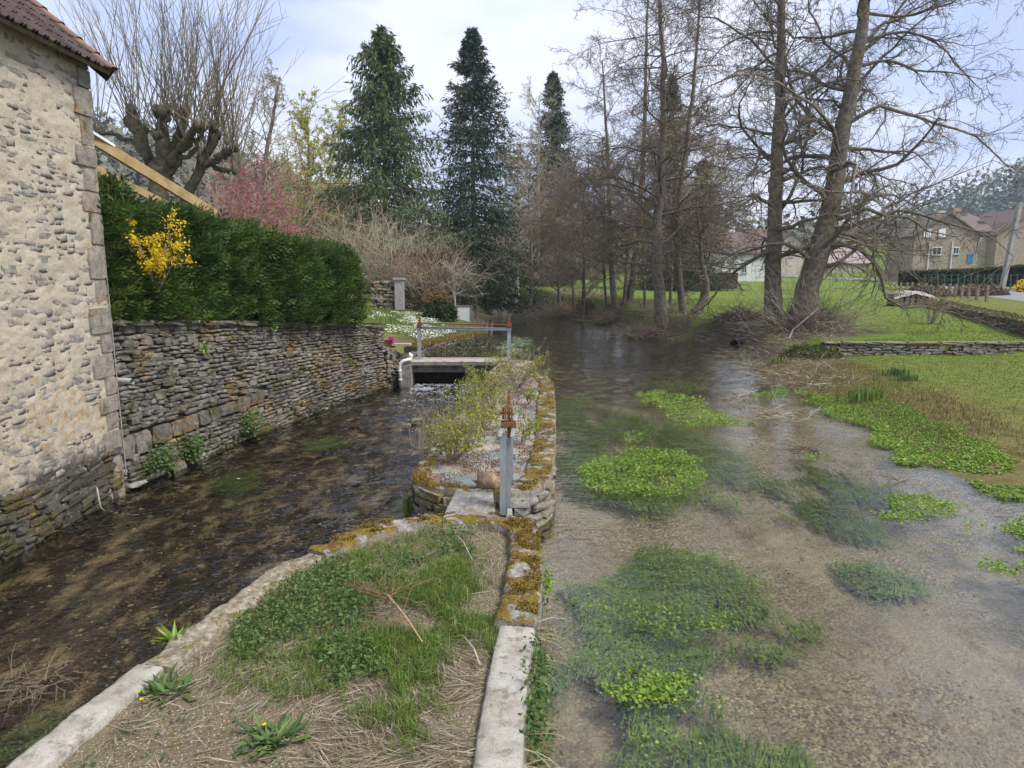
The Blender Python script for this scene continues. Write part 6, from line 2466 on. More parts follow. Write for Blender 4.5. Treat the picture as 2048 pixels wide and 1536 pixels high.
P = ground_scatter([(770, 665), (745, 640), (760, 625), (850, 628), (880, 650), (930, 662), (900, 672), (840, 690)], 9000, .3, 3)
P = P[(P[:, 2] > .3)]
f = fbm(P[:, 0] * .9, P[:, 1] * .9, 73)
P = P[f > .46]
P = P[:2600]
n = len(P)
P[:, 2] += rng.uniform(.05, .14, n)
mb = MB().leaves(P, rdir(n) * [1, 1, .2], rdir(n) * .4 + [0, 0, 1], rng.uniform(.05, .09, n), rng.uniform(.05, .09, n))
stuff(mb.build('blossoms', M['petal']), 'drift of small white flowers on the garden bank')
G = ground_scatter([(715, 650), (720, 615), (860, 618), (890, 650), (950, 655), (900, 675), (840, 692), (770, 668)], 14000, .3, 5)
G = G[G[:, 2] > .3]
mb = MB().blades(G, rng.uniform(.06, .16, len(G)), .016, 1.0)
stuff(mb.build('garden_grass', M['grass']), 'spring grass of the flower garden')

# ------------------------------------------------------------------ lawns: short blades for texture at the edges
q = np.column_stack([rng.uniform(8, 20, 36000), rng.uniform(11, 25, 36000)])
h = height(q[:, 0], q[:, 1])
ok = (h > .05) & (~in_poly(q[:, 0], q[:, 1], BASIN)) & (q[:, 0] < q[:, 1] * .8 + 1)
q, h = q[ok], h[ok]
mb = MB().blades(np.column_stack([q, h]), rng.uniform(.02, .06, len(q)), .012, 1.2)
stuff(mb.build('lawn_grass', m_leaf('lower_lawn_blades', [(0, (.065, .09, .016)), (.5, (.13, .165, .028)), (1, (.21, .21, .05))], .3)), 'thin mossy grass of the lower right lawn')
q = np.column_stack([rng.uniform(9, 34, 38000), 25.3 + 26 * rng.random(38000) ** 1.5])
h = height(q[:, 0], q[:, 1])
ok = (dist_line(q[:, 0], q[:, 1], SHORE_R) > 2.6) & (q[:, 0] < np.interp(q[:, 1], [p[1] for p in LOW_WALL], [p[0] for p in LOW_WALL]) - .3) & (np.hypot((q[:, 0] - 12) * .8, q[:, 1] - 29) > 3.2)
q, h = q[ok], h[ok]
mb = MB().blades(np.column_stack([q, h]), rng.uniform(.03, .07, len(q)), .02, 1.2)
stuff(mb.build('upper_lawn_grass', m_leaf('upper_lawn_blades', [(0, (.065, .11, .018)), (.5, (.115, .185, .026)), (.85, (.18, .245, .042)), (1, (.24, .24, .08))], .3)), 'bright green mown grass of the upper lawn')
# dead stems, litter and thin grass on the right bank
q = scatter_poly([(7.6, 18), (8.3, 23), (9.0, 30), (8.6, 34.5), (11, 34), (13, 29.5), (12.5, 25), (10.8, 23), (9.8, 19)], 5200, .5, 3, .6)
q3 = np.column_stack([q, np.maximum(height(q[:, 0], q[:, 1]), 0) + .02])
n = len(q3)
D = np.stack([rng.normal(size=n), rng.normal(size=n) * .7, rng.uniform(-.1, .35, n)], 1)
mb = MB().leaves(q3, D, rdir(n) + [0, 0, 1], rng.uniform(.15, .7, n), rng.uniform(.008, .018, n))
stuff(mb.build('bank_litter', M['straw']), 'dead brown stems and litter on the right bank')
q = scatter_poly([(7.3, 15.5), (7.9, 19), (8.4, 23), (10.5, 23.6), (11.5, 21), (11, 17), (9.4, 13.5), (7.8, 12.5)], 7000, .5, 4, .6)
q3 = np.column_stack([q, np.maximum(height(q[:, 0], q[:, 1]), 0)])
mb = MB().blades(q3, rng.uniform(.04, .16, len(q3)), .012, 1.6)
stuff(mb.build('bank_grass', m_leaf('bank_blades', [(0, (.09, .075, .025)), (.5, (.17, .14, .05)), (1, (.27, .22, .12))], .3)), 'yellowish rough grass on the low right bank')

# irises
for px, py, n, h, lab in [(1735, 800, 130, .42, 'clump of upright iris leaves on the low bank'), (1795, 752, 90, .30, 'blue green iris clump near the lawn wall, left one'), (1815, 762, 70, .26, 'blue green iris clump near the lawn wall, right one'), (1560, 725, 80, .22, 'grassy sedge tuft at the bank below the big alders')]:
    c = hit(px, py)
    w = .32 if n > 100 else .2
    P0 = np.array([(c.x, c.y, max(c.z, 0))]) + rng.normal(size=(n, 3)) * [w, w * .5, 0]
    o = MB().blades(P0, h * rng.uniform(.5, 1.1, n), .028, .35).build('iris_clump', M['herb' if 'iris clump' in lab else 'grass'])
    tag(o, lab, 'plant')

# ------------------------------------------------------------------ watercress rafts and waterweed
def raft(name, label, pix, n, ls=.032, zr=(.0, .06), edge=.12, mat='cress', cat='plant', seed=1, flat=1.0, freq=2.0, z0=0.0):
    poly = [tuple(atz(px, py, 0))[:2] for px, py in pix]
    q = scatter_poly(poly, n, edge * 2.2, seed, freq * .8)
    q += rng.normal(size=q.shape) * edge * .2
    q = q[rng.random(len(q)) < .25 + .75 * sstep(.3, .5, fbm(q[:, 0] * 5, q[:, 1] * 5, seed + 30, 3))]
    n = len(q)
    hump = fbm(q[:, 0] * 2.5, q[:, 1] * 2.5, seed + 5)
    z = z0 + zr[0] + (zr[1] - zr[0]) * hump * rng.random(n) ** .6
    P = np.column_stack([q, np.maximum(z, height(q[:, 0], q[:, 1]) + .01 if z0 >= 0 else z)])
    s = ls * rng.uniform(.6, 1.4, n)
    o = MB().leaves(P, rdir(n) * [1, 1, .35], rdir(n) * .55 + [0, 0, flat], s, s * .85, fold=.1).build(name, M[mat])
    return tag(o, label, cat)


raft('watercress_raft', 'large bright watercress raft in mid stream beside the pier', [(1160, 962), (1190, 915), (1262, 897), (1345, 903), (1400, 922), (1412, 955), (1375, 985), (1300, 997), (1225, 998), (1172, 985)], 9000, .034, (.0, .10), .07, seed=2)
raft('watercress_raft', 'thin pale watercress raft drawn out downstream in the upper river', [(1262, 790), (1310, 783), (1385, 795), (1425, 818), (1492, 847), (1440, 853), (1365, 846), (1305, 815)], 4500, .045, (.0, .06), .1, seed=3)
raft('watercress_bed', 'wide watercress bed along the low right bank', [(1590, 782), (1680, 800), (1800, 830), (1905, 868), (2010, 915), (2020, 965), (1950, 953), (1880, 937), (1795, 925), (1745, 888), (1735, 858), (1650, 822)], 30000, .042, (.0, .08), .12, seed=4)
raft('watercress_raft', 'small watercress raft in open water off the right bank', [(1755, 1032), (1785, 1000), (1850, 992), (1912, 1010), (1925, 1040), (1860, 1052)], 2200, .034, (.0, .05), .12, seed=5)
raft('watercress_bed', 'watercress fringe at the right edge of the picture, upper one', [(1930, 965), (2048, 985), (2200, 1010), (2200, 1040), (2060, 1005), (1960, 985)], 3500, .036, (.0, .09), .08, seed=6)
raft('watercress_bed', 'watercress fringe at the right edge of the picture, middle one', [(1955, 1045), (2048, 1035), (2200, 1060), (2200, 1120), (2048, 1100), (1990, 1070)], 2600, .034, (.0, .07), .1, seed=7)
raft('watercress_bed', 'watercress fringe at the right edge of the picture, lower one', [(1985, 1140), (2048, 1130), (2200, 1150), (2200, 1200), (2048, 1165)], 1200, .032, (.0, .06), .08, seed=8)
raft('watercress_raft', 'yellowish watercress strip at the bank end of the upper river', [(1510, 790), (1560, 775), (1590, 782), (1575, 795)], 700, .04, (.0, .04), .1, seed=9)
raft('watercress_raft', 'sparse cress tuft around a dark snag in mid river', [(1585, 905), (1625, 890), (1660, 905), (1640, 930), (1600, 925)], 350, .03, (.0, .05), .1, seed=10)
raft('watercress_raft', 'small cress tuft upstream of the large raft', [(1225, 870), (1290, 862), (1310, 880), (1250, 888)], 420, .032, (-.02, .03), .1, seed=11)
raft('watercress_raft', 'loose cress clump near the bottom of the river', [(1240, 1330), (1330, 1320), (1420, 1330), (1440, 1370), (1350, 1410), (1230, 1400)], 1700, .032, (-.02, .05), .2, seed=12)
raft('watercress_raft', 'pale cress clump in the middle of the lower waterweed', [(1270, 1225), (1370, 1200), (1440, 1250), (1390, 1300), (1300, 1300)], 1500, .032, (-.03, .03), .2, seed=13)
raft('watercress_raft', 'loose cress sprigs beside the mossy kerb in the lower river', [(1150, 1185), (1240, 1155), (1290, 1200), (1190, 1250)], 800, .032, (-.03, .02), .2, seed=14)
raft('duckweed_patch', 'pale green duckweed patch in the river, upper of two', [(1018, 682), (1035, 674), (1060, 678), (1055, 690), (1030, 692)], 1500, .09, (.005, .02), .2, 'alga', seed=15, flat=3)
raft('duckweed_patch', 'pale green duckweed patch in the river, lower of two', [(992, 700), (1010, 695), (1038, 700), (1035, 709), (1000, 708)], 1300, .08, (.005, .02), .2, 'alga', seed=16, flat=3)


def weedbed(label, pix, n, L=(.08, .26), depth=(-.17, -.03), edge=.45, seed=1, flow=(-.15, -1), w=.0045, mat='weed', chan=False, leafy=False):
    """ribbons combed along the current, thin towards the ragged rim of the bed"""
    z0 = -.5 if chan else 0
    poly = [tuple(atz(px, py, z0 - .1))[:2] for px, py in pix]
    n = int(n * 1.0)
    q = scatter_poly(poly, n, edge, seed, 1.1)
    f = fbm(q[:, 0] * 1.5 + 7, q[:, 1] * .8, seed + 3)
    q = q[rng.random(len(q)) < sstep(.30, .55, f)]
    n = len(q)
    f = fbm(q[:, 0] * 1.7, q[:, 1] * 1.0, seed + 3)
    z = z0 + depth[0] + (depth[1] - depth[0]) * np.clip(f * 1.5 - .25, 0, 1) * rng.random(n) ** .5
    P = np.column_stack([q, z])
    bend = (fbm(q[:, 0] * .7, q[:, 1] * .5, seed + 9) - .5) * 1.2
    d = np.stack([flow[0] + bend, np.full(n, float(flow[1])), np.full(n, .02)], 1) + rng.normal(size=(n, 3)) * [.09, .1, .012]
    S = grow(P, d, rng.uniform(*L, n), 3, .08, 0)
    S[..., 2] = np.minimum(S[..., 2], z0 - .02)
    wv = unit(np.cross(d, [[0, 0, 1.0]])) * (w * rng.uniform(.6, 1.5, (n, 1)))
    K = 3
    V = np.stack([S - wv[:, None], S + wv[:, None]], 2)          # N K 2 3
    i, k = np.meshgrid(np.arange(n), np.arange(K - 1), indexing='ij')
    b = (i * K + k) * 2
    F = np.stack([b, b + 1, b + 3, b + 2], -1).reshape(-1, 4)
    ml = MB()
    tone = np.clip(rng.random(n) * .6 + (fbm(q[:, 0] * 1.2, q[:, 1] * 1.2, seed + 12) - .3) * 1.0, 0, 1)
    ml.add(V.reshape(-1, 3), F, np.repeat(tone, K - 1))
    if not chan or leafy:
        j = rng.integers(0, n, int(n * 2.2))
        lp_ = S[j, rng.integers(1, K, len(j))] + rng.normal(size=(len(j), 3)) * [.03, .03, .012]
        lp_[:, 2] = np.minimum(lp_[:, 2], z0 - .018)
        ml.leaves(lp_, rdir(len(j)) * [1, 1, .25] + [0, -.5, 0], rdir(len(j)) * .4 + [0, 0, 1], rng.uniform(.02, .05, len(j)), rng.uniform(.012, .024, len(j)), v=np.clip(tone[j] + .15, 0, 1))
    o = ml.build('waterweed_bed', M[mat])
    return tag(o, label, 'plant')


weedbed('dark green waterweed trailing under the lower left river', [(1130, 1160), (1230, 1130), (1480, 1135), (1540, 1225), (1510, 1330), (1400, 1400), (1240, 1420), (1120, 1340), (1200, 1290), (1150, 1230)], 9000, seed=3)
weedbed('green waterweed streaks under the water beside the pier', [(1120, 800), (1200, 790), (1300, 830), (1440, 870), (1500, 960), (1420, 1000), (1250, 1005), (1130, 990), (1120, 900)], 9000, (.2, .7), seed=4)
weedbed('dark waterweed shadowing the middle of the upper river', [(1300, 760), (1400, 755), (1440, 775), (1380, 790), (1310, 785)], 900, (.2, .6), seed=5)
weedbed('round patch of waterweed in the open gravel', [(1720, 1110), (1770, 1090), (1820, 1105), (1810, 1140), (1750, 1140)], 800, (.1, .3), seed=6, depth=(-.2, -.1))
weedbed('round patch of waterweed above the lower weed', [(1380, 1105), (1430, 1090), (1480, 1110), (1450, 1135), (1390, 1130)], 800, (.1, .3), seed=7, depth=(-.2, -.06))
weedbed('grey green waterweed under the water near the right cress bed', [(1500, 940), (1620, 930), (1800, 950), (1900, 990), (1800, 1000), (1720, 1040), (1560, 990)], 4000, (.2, .6), seed=8, depth=(-.22, -.08))
weedbed('waterweed at the bottom edge of the river', [(1400, 1490), (1550, 1480), (1620, 1536), (1420, 1570)], 1500, (.2, .5), seed=9)
weedbed('bright weed tuft trailing in the channel', [(430, 965), (500, 950), (560, 958), (500, 985)], 700, (.2, .5), seed=10, chan=True, depth=(-.1, .0), mat='grass')
weedbed('dark weed trailing in the channel near the long wall', [(590, 880), (690, 870), (720, 885), (620, 900)], 600, (.2, .5), seed=11, chan=True, depth=(-.12, .0))
weedbed('weed clump at the lower left corner of the channel', [(0, 1440), (60, 1410), (120, 1440), (80, 1500), (0, 1520)], 900, (.05, .14), seed=12, chan=True, depth=(-.12, .0), mat='herb', leafy=True)

# pebbles of the river bed, and stones breaking the channel surface
mb = MB()
q = np.column_stack([rng.uniform(.2, 8, 9000), 2.5 + 12 * rng.random(9000) ** 1.4])
ok = in_poly(q[:, 0], q[:, 1], BASIN) & (q[:, 0] > xof(ISL_R, q[:, 1]) + .05) & (q[:, 0] < q[:, 1] * .8 + .5)
f = fbm(q[:, 0] * .8, q[:, 1] * .8, 83)
ok &= rng.random(len(q)) < sstep(.35, .6, f) + .12
q = q[ok]
pebbles(mb, np.column_stack([q, height(q[:, 0], q[:, 1])]), .008, .038)
q = np.column_stack([rng.uniform(-6.7, -1.5, 9000), rng.uniform(3.2, 14, 9000)])
ok = in_poly(q[:, 0], q[:, 1], BASIN) & (q[:, 0] < xof(ISL_L, q[:, 1]) - .05)
q = q[ok][:3500]
pebbles(mb, np.column_stack([q, height(q[:, 0], q[:, 1])]), .008, .05)
stuff(mb.build('river_gravel', M['pebble'], smooth=False), 'tan pebbles on the stream beds')
for k, (px, py, s_, lab) in enumerate([(835, 845, .34, 'dark rock breaking the channel surface beside the pier'), (812, 852, .22, 'small dark rock in the channel left of the larger rock')]):
    c = atz(px, py, -.45)
    o = link('channel_rock', ST['rubble'][k + 3])
    o.location = (c.x, c.y, -.46)
    o.scale = (s_, s_ * .8, s_ * .6)
    tag(o, lab, 'rock')
# white water below the sluice
mb = MB()
n = 9000
xx = rng.uniform(-3.2, -.6, n)
yyv = 22.9 - np.abs(rng.normal(size=n)) * 1.5
kk = fbm(xx * 2.2, yyv * 5, 99) > .50 + .03 * (22.9 - yyv)
xx, yyv = xx[kk], yyv[kk]
n = len(xx)
zc_ = -.40 + rng.uniform(-.01, .05, n)
mb.leaves(np.column_stack([xx, yyv, zc_]), rdir(n) * [1, 1, .3], rdir(n) * .6 + [0, 0, 1], rng.uniform(.02, .06, n), rng.uniform(.015, .04, n))
stuff(mb.build('foam', M['foam']), 'white foam where water shoots from the sluice')


# ------------------------------------------------------------------ brush piles and snags
def brush(name, label, c, r, h, n, L, mat='twig2', tw=.012, up=.25, cat='brush'):
    c = np.array(c)
    u = rng.normal(size=(n, 3)) * [r * .5, r * .4, 0]
    q = c + u
    q[:, 2] = c[2] + rng.random(n) * h * np.clip(1 - (np.hypot(u[:, 0], u[:, 1]) / (r * 1.3)) ** 2, .1, 1)
    d = rdir(n) * [1, 1, up]
    S = grow(q, d, rng.uniform(*L, n), 4, .18, 0)
    o = MB().tubes(S, taper(tw * rng.uniform(.5, 1.5, n), np.full(n, tw * .4), 4), 3).build(name, M[mat])
    return tag(o, label, cat)


c = hit(1600, 676)
brush('brush_pile', 'dark mass of twigs around the feet of the big alder pair', (12.5, 29.6, .35), 1.7, 1.5, 2000, (.4, 1.4), 'twig', .012, .6)
brush('brush_pile', 'dark heap of cut branches on the lawn left of the alder pair', tuple(hit(1485, 640)), 1.1, .4, 700, (.4, 1.2), 'twig', .02, .25)
brush('brush_pile', 'heap of driftwood at the bend of the river', tuple(atz(1025, 612, .05)), 2.0, .9, 600, (.8, 2.2), 'twig_grey', .022, .4)
brush('root_tangle', 'tangled roots and dead stems on the bank point', (7.2, 36.6, .05), 1.3, .5, 700, (.4, 1.4), 'twig2', .012, .4)
brush('root_tangle', 'dead stems at the foot of the many stemmed tree', (6.9, 46.5, .2), 1.5, .6, 600, (.5, 1.6), 'twig2', .014, .5)
brush('root_tangle', 'dead branches trailing in the water below the sprawling willow', (4.3, 54.5, .1), 2.6, .7, 800, (.8, 2.2), 'twig2', .016, .4)
brush('snag', 'pale dead twigs sticking out of the shallow water', tuple(atz(1540, 830, 0)), .8, .12, 90, (.3, .9), 'twig_grey', .008, .35, 'branch')
brush('snag', 'second tangle of dead twigs at the edge of the shallow water', tuple(atz(1480, 800, 0)), .6, .12, 40, (.3, .9), 'twig_grey', .008, .4, 'branch')
brush('snag', 'dark snag of sticks lying in mid river', tuple(atz(1612, 900, 0)), .22, .06, 60, (.12, .4), 'twig', .007, .3, 'branch')
brush('snag', 'small dark sticks in the water off the right cress bed', tuple(atz(1795, 962, 0)), .12, .03, 14, (.1, .3), 'twig', .006, .5, 'branch')
brush('snag', 'twiggy flotsam at the lower left of the channel', tuple(atz(70, 1370, -.48)), .3, .06, 70, (.15, .4), 'twig', .005, .3, 'branch')
# suckers fanning from the alder pair
n = 150
P0 = np.array([(12.0, 29.4, .7)]) + rng.normal(size=(n, 3)) * [.7, .5, .15]
a = rng.random(n) * 6.283
S = grow(P0, np.stack([np.cos(a) * .9 + .35, np.sin(a) * .5 - .2, rng.uniform(.25, 1.3, n)], 1), rng.uniform(1.2, 3.6, n), 8, .09, -.03)
R = taper(np.full(n, .014), np.full(n, .006), 8)
mb = MB().tubes(S, R, 3)
p_, d_, r_, L_, tt_, _ = sprout(S, R, 5, .3, 1, (.4, .9))
mb.tubes(grow(p_, d_, L_ * .25, 4, .1, 0), taper(np.full(len(p_), .007), np.full(len(p_), .005), 4), 3)
tag(mb.build('alder_suckers', M['twig_grey']), 'spray of thin suckers fanning out below the alder pair', 'shrub')
a, b = hit(1545, 715), Vector((11.4, 28.4, 1.0))
o = MB().tube([(a.x, a.y, .1), Vector((a.x, a.y, .1)).lerp(b, .5) + Vector((.1, 0, -.05)), b, b + Vector((1.1, .2, .9))], [.045, .05, .04, .02], 7).build('dead_limb', M['palewood'], smooth=True)
tag(o, 'pale dead limb leaning against the alder brush', 'branch')
c = hit(1760, 708)
mound('moss_mound', 'dark mossy earth mound at the left end of the lawn wall', (10.6, 24.6, .15), 1.1, .7, .62, 3500, 'greenmoss', .07, core='core', cat='mound')
c = hit(1862, 648)
shrub('lawn_shrub', 'small thin leafless shrub on the lawn before the verge wall', tuple(c), 1.9, 1.4, 16, None, 0, .05, 'twig2', n2=5, n3=3, tw=.008, spread=.7)
# litter and dead stems along the wooded far bank
q = scatter_poly([(9.0, 33.5), (7.6, 35.4), (6.3, 37.5), (6.4, 46), (4.2, 54.3), (2.6, 62.5), (5.5, 64), (8, 55), (9.5, 46), (10, 38)], 6500, .5, 8, .6)
q3 = np.column_stack([q, np.maximum(height(q[:, 0], q[:, 1]), 0) + .02])
n = len(q3)
D = np.stack([rng.normal(size=n), rng.normal(size=n) * .7, rng.uniform(-.05, .7, n)], 1)
mb = MB().leaves(q3, D, rdir(n) + [0, 0, 1], rng.uniform(.2, .8, n), rng.uniform(.012, .026, n))
stuff(mb.build('bank_stems', M['straw']), 'dead stems along the wooded far bank')
mb = MB()
n = 6000
s = rng.random(n) * VW.L
c = np.array([VW.at(v) for v in s])
tgv = np.array([VW.tan(v) for v in s])
off = rng.uniform(-.1, .9, n)
z = np.array([max(1.42 + .01 * (p[1] - 27), 0) for p in c])
q = np.stack([c[:, 0] + tgv[:, 1] * off, c[:, 1] - tgv[:, 0] * off, z + rng.uniform(-.05, .05, n)], 1)
mb.leaves(q, rdir(n) + [0, 0, .3], rdir(n) + [0, 0, .5], rng.uniform(.05, .12, n), .05)
stuff(mb.build('verge_moss', m_leaf('dry_moss', [(0, (.06, .05, .018)), (.5, (.13, .115, .04)), (1, (.22, .19, .09))], .2)), 'dry moss over the top of the verge wall')

# ------------------------------------------------------------------ village beyond the lawn
def gable_house(name, label, x0, x1, y0, depth, zb, ze, zr, wallm, roofm, axis='x', over=.35, chim=(), wins=(), doors=(), extra=None):
    """front wall faces the camera; axis 'y': the gable faces the camera"""
    t = empty(name, ((x0 + x1) / 2, y0, zb), label, 'house')
    y1 = y0 + depth
    mb = MB()
    xm, ym = (x0 + x1) / 2, (y0 + y1) / 2
    zf = zb - 1.5
    mb.add([(x0, y0, zf), (x1, y0, zf), (x1, y1, zf), (x0, y1, zf), (x0, y0, ze), (x1, y0, ze), (x1, y1, ze), (x0, y1, ze)],
           [(0, 1, 5, 4), (1, 2, 6, 5), (2, 3, 7, 6), (3, 0, 4, 7)])
    if axis == 'y':
        mb.add([(x0, y0, ze), (x1, y0, ze), (xm, y0, zr), (x0, y1, ze), (x1, y1, ze), (xm, y1, zr)], [(0, 1, 2), (4, 3, 5)])
    else:
        mb.add([(x0, y0, ze), (x0, y1, ze), (x0, ym, zr), (x1, y0, ze), (x1, y1, ze), (x1, ym, zr)], [(1, 0, 2), (3, 4, 5)])
    mb.build('wall', M[wallm], t)
    mb = MB()
    th = .14
    if axis == 'y':
        k = (zr - ze) / (xm - x0)
        for s in (-1, 1):
            xe = xm + s * (xm - x0 + over)
            zl = ze - over * k
            V = [(xm, y0 - over, zr + th), (xe, y0 - over, zl + th), (xe, y1 + over, zl + th), (xm, y1 + over, zr + th)]
            V += [(a, b, c - th) for a, b, c in V]
            mb.add(V, [(0, 1, 2, 3), (7, 6, 5, 4), (0, 4, 5, 1), (1, 5, 6, 2), (2, 6, 7, 3)])
    else:
        k = (zr - ze) / (ym - y0)
        for s in (-1, 1):
            ye = ym + s * (ym - y0 + over)
            zl = ze - over * k
            V = [(x0 - over, ym, zr + th), (x0 - over, ye, zl + th), (x1 + over, ye, zl + th), (x1 + over, ym, zr + th)]
            V += [(a, b, c - th) for a, b, c in V]
            mb.add(V, [(0, 1, 2, 3), (7, 6, 5, 4), (0, 4, 5, 1), (1, 5, 6, 2), (2, 6, 7, 3)])
    rf = mb.build('roof', M[roofm], t)
    for cx_, cy_, w, h in chim:
        MB().box((cx_ - w / 2, cy_ - w / 2, zr - 1.0), (cx_ + w / 2, cy_ + w / 2, zr + h)).build('chimney', M[wallm], rf)
    for xa, xb, za, zb2, kind in wins:
        if kind == 'shutter':
            w = MB().box((xa, y0 - .06, za), (xb, y0 - .01, zb2)).build('shutter', M['whitepaint'], t)
            MB().box((xa - .06, y0 - .09, za - .10), (xb + .06, y0 - .005, za - .01)).build('sill', M['pole'], w)
            continue
        w = MB().box((xa, y0 - .05, za), (xb, y0 - .01, zb2)).build('window', M['whitepaint'], t)
        m = (xa + xb) / 2
        for a, b in ((xa + .07, m - .04), (m + .04, xb - .07)):
            MB().box((a, y0 - .07, za + .08), (b, y0 - .052, zb2 - .08)).build('pane', M['glass'], w)
        MB().box((xa - .08, y0 - .12, za - .1), (xb + .08, y0 - .005, za - .003)).build('sill', M['pole'], w)
    for xa, xb, za, zb2, mt in doors:
        MB().box((xa, y0 - .06, za), (xb, y0 - .01, zb2)).build('door', M[mt], t)
    return t


def span(px0, px1, Y):
    return atd(px0, 560, Y).x, atd(px1, 560, Y).x


def zz_at(py, Y):
    return atd(1024, py, Y).z


Y = 82.0
x0, x1 = span(1822, 1950, Y)
w = lambda a, b, c, d, k, Y=Y: (atd(a, 560, Y).x, atd(b, 560, Y).x, zz_at(d, Y), zz_at(c, Y), k)
h = gable_house('stone_house', 'tan stone gabled house with white shutters beyond the road', x0, x1, Y, 6, zz_at(565, Y), zz_at(470, Y), zz_at(428, Y), 'farstone', 'farroof', 'y',
                chim=((x0 + 6.2, Y + 3, .9, .9),), wins=(w(1839, 1853, 457, 474, 'shutter'), w(1868, 1882, 457, 474, 'shutter'), w(1859, 1877, 494, 510, 'w'), w(1900, 1912, 494, 508, 'w')),
                doors=((atd(1930, 560, Y).x, atd(1941, 560, Y).x, zz_at(526, Y), zz_at(508, Y), 'bluepaint'),))
for px in (1860, 1906):
    a = atd(px, 482, Y - .12)
    MB().tube([(a.x, Y - .1, zz_at(482, Y)), (a.x, Y - .1, zz_at(562, Y))], .06, 6).build('downpipe', M['whitepaint'], h)
Y = 98.0
x0, x1 = span(1985, 2150, Y)
gable_house('stone_house', 'large stone house with brown roof at the far right', x0, x1, Y, 12, zz_at(560, Y), zz_at(468, Y), zz_at(414, Y), 'farstone', 'farroof2', 'y', chim=((x0 + 6.0, Y + 1.0, 1.2, .7), (x0 + 1.0, Y + 4, 1.2, -1.0)))
x0, x1 = span(1880, 1975, 100)
gable_house('row_house', 'red roofed row house between the two stone houses', x0, x1, 100, 9, zz_at(560, 100), zz_at(462, 100), zz_at(428, 100), 'creamwall', 'farroof', 'x', chim=((x0 + 1.5, 104, .9, .8),))
x0, x1 = span(1940, 1988, 80)
gable_house('garage', 'low garage with white door beside the tan stone house', x0, x1, 84, 6, zz_at(552, 80), zz_at(522, 80), zz_at(508, 80), 'farstone', 'farroof2', 'x', doors=((x0 + .8, x1 - .5, zz_at(550, 80), zz_at(526, 80), 'whitepaint'),))
Y = 86.0
x0, x1 = span(1448, 1545, Y)
gable_house('white_house', 'white rendered house behind the brown shed', x0, x1, Y, 9, zz_at(568, Y), zz_at(506, Y), zz_at(460, Y), 'whitewall', 'farroof2', 'x', chim=((x0 + 2, Y + 4.5, .7, .7),), wins=(w(1482, 1492, 532, 546, 'w', Y),))
x0, x1 = span(1546, 1578, 84)
gable_house('annex', 'small white annex right of the white house', x0, x1, 88, 5, zz_at(566, 84), zz_at(542, 84), zz_at(536, 84), 'whitewall', 'farroof2', 'x', doors=((x1 - 1.6, x1 - .7, zz_at(566, 84), zz_at(550, 84), 'shedwood'),))
Y = 112.0
x0, x1 = span(1545, 1606, Y)
gable_house('cream_house', 'cream gabled house seen between the alder trunks', x0, x1, Y, 9, zz_at(545, Y), zz_at(492, Y), zz_at(466, Y), 'creamwall', 'farroof2', 'y', wins=(w(1568, 1577, 482, 492, 'w', Y), w(1574, 1584, 504, 514, 'w', Y), w(1553, 1562, 504, 514, 'w', Y)))
Y = 118.0
M['palebarn'] = m_plain('pale_pink_tiles', [(.26, .21, .185), (.34, .28, .25)], 5, .9, .3)
x0, x1 = span(1655, 1735, Y)
gable_house('barn', 'long barn with pale pinkish roof right of the leaning alder', x0, x1, Y, 10, zz_at(550, Y), zz_at(525, Y), zz_at(486, Y), 'creamwall', 'palebarn', 'x')

c = hit(1436, 578)
Ys = c.y
x0, x1 = atd(1412, 560, Ys).x, atd(1476, 560, Ys).x
sh = empty('garden_shed', (x0, Ys, c.z), 'brown wooden garden shed with grey roof on the lawn', 'shed')
zt = zz_at(545, Ys)
zr = zz_at(531, Ys)
nb = 14
for k in range(nb):
    a = x0 + (x1 - x0) * k / nb
    MB().box((a + .01, Ys + (k % 2) * .02, c.z - .1), (a + (x1 - x0) / nb - .01, Ys + .08, zt)).build('board', M['shedwood'], sh)
MB().box((x0, Ys + .09, c.z - .1), (x1, Ys + 2.4, zt)).build('wall', M['shedwood'], sh)
MB().add([(x0 - .15, Ys - .25, zt - .02), (x1 + .15, Ys - .25, zt - .02), (x1 + .15, Ys + 1.2, zr), (x0 - .15, Ys + 1.2, zr), (x1 + .15, Ys + 2.7, zt), (x0 - .15, Ys + 2.7, zt)], [(0, 1, 2, 3), (3, 2, 4, 5)]).build('roof', M['pole'], sh)

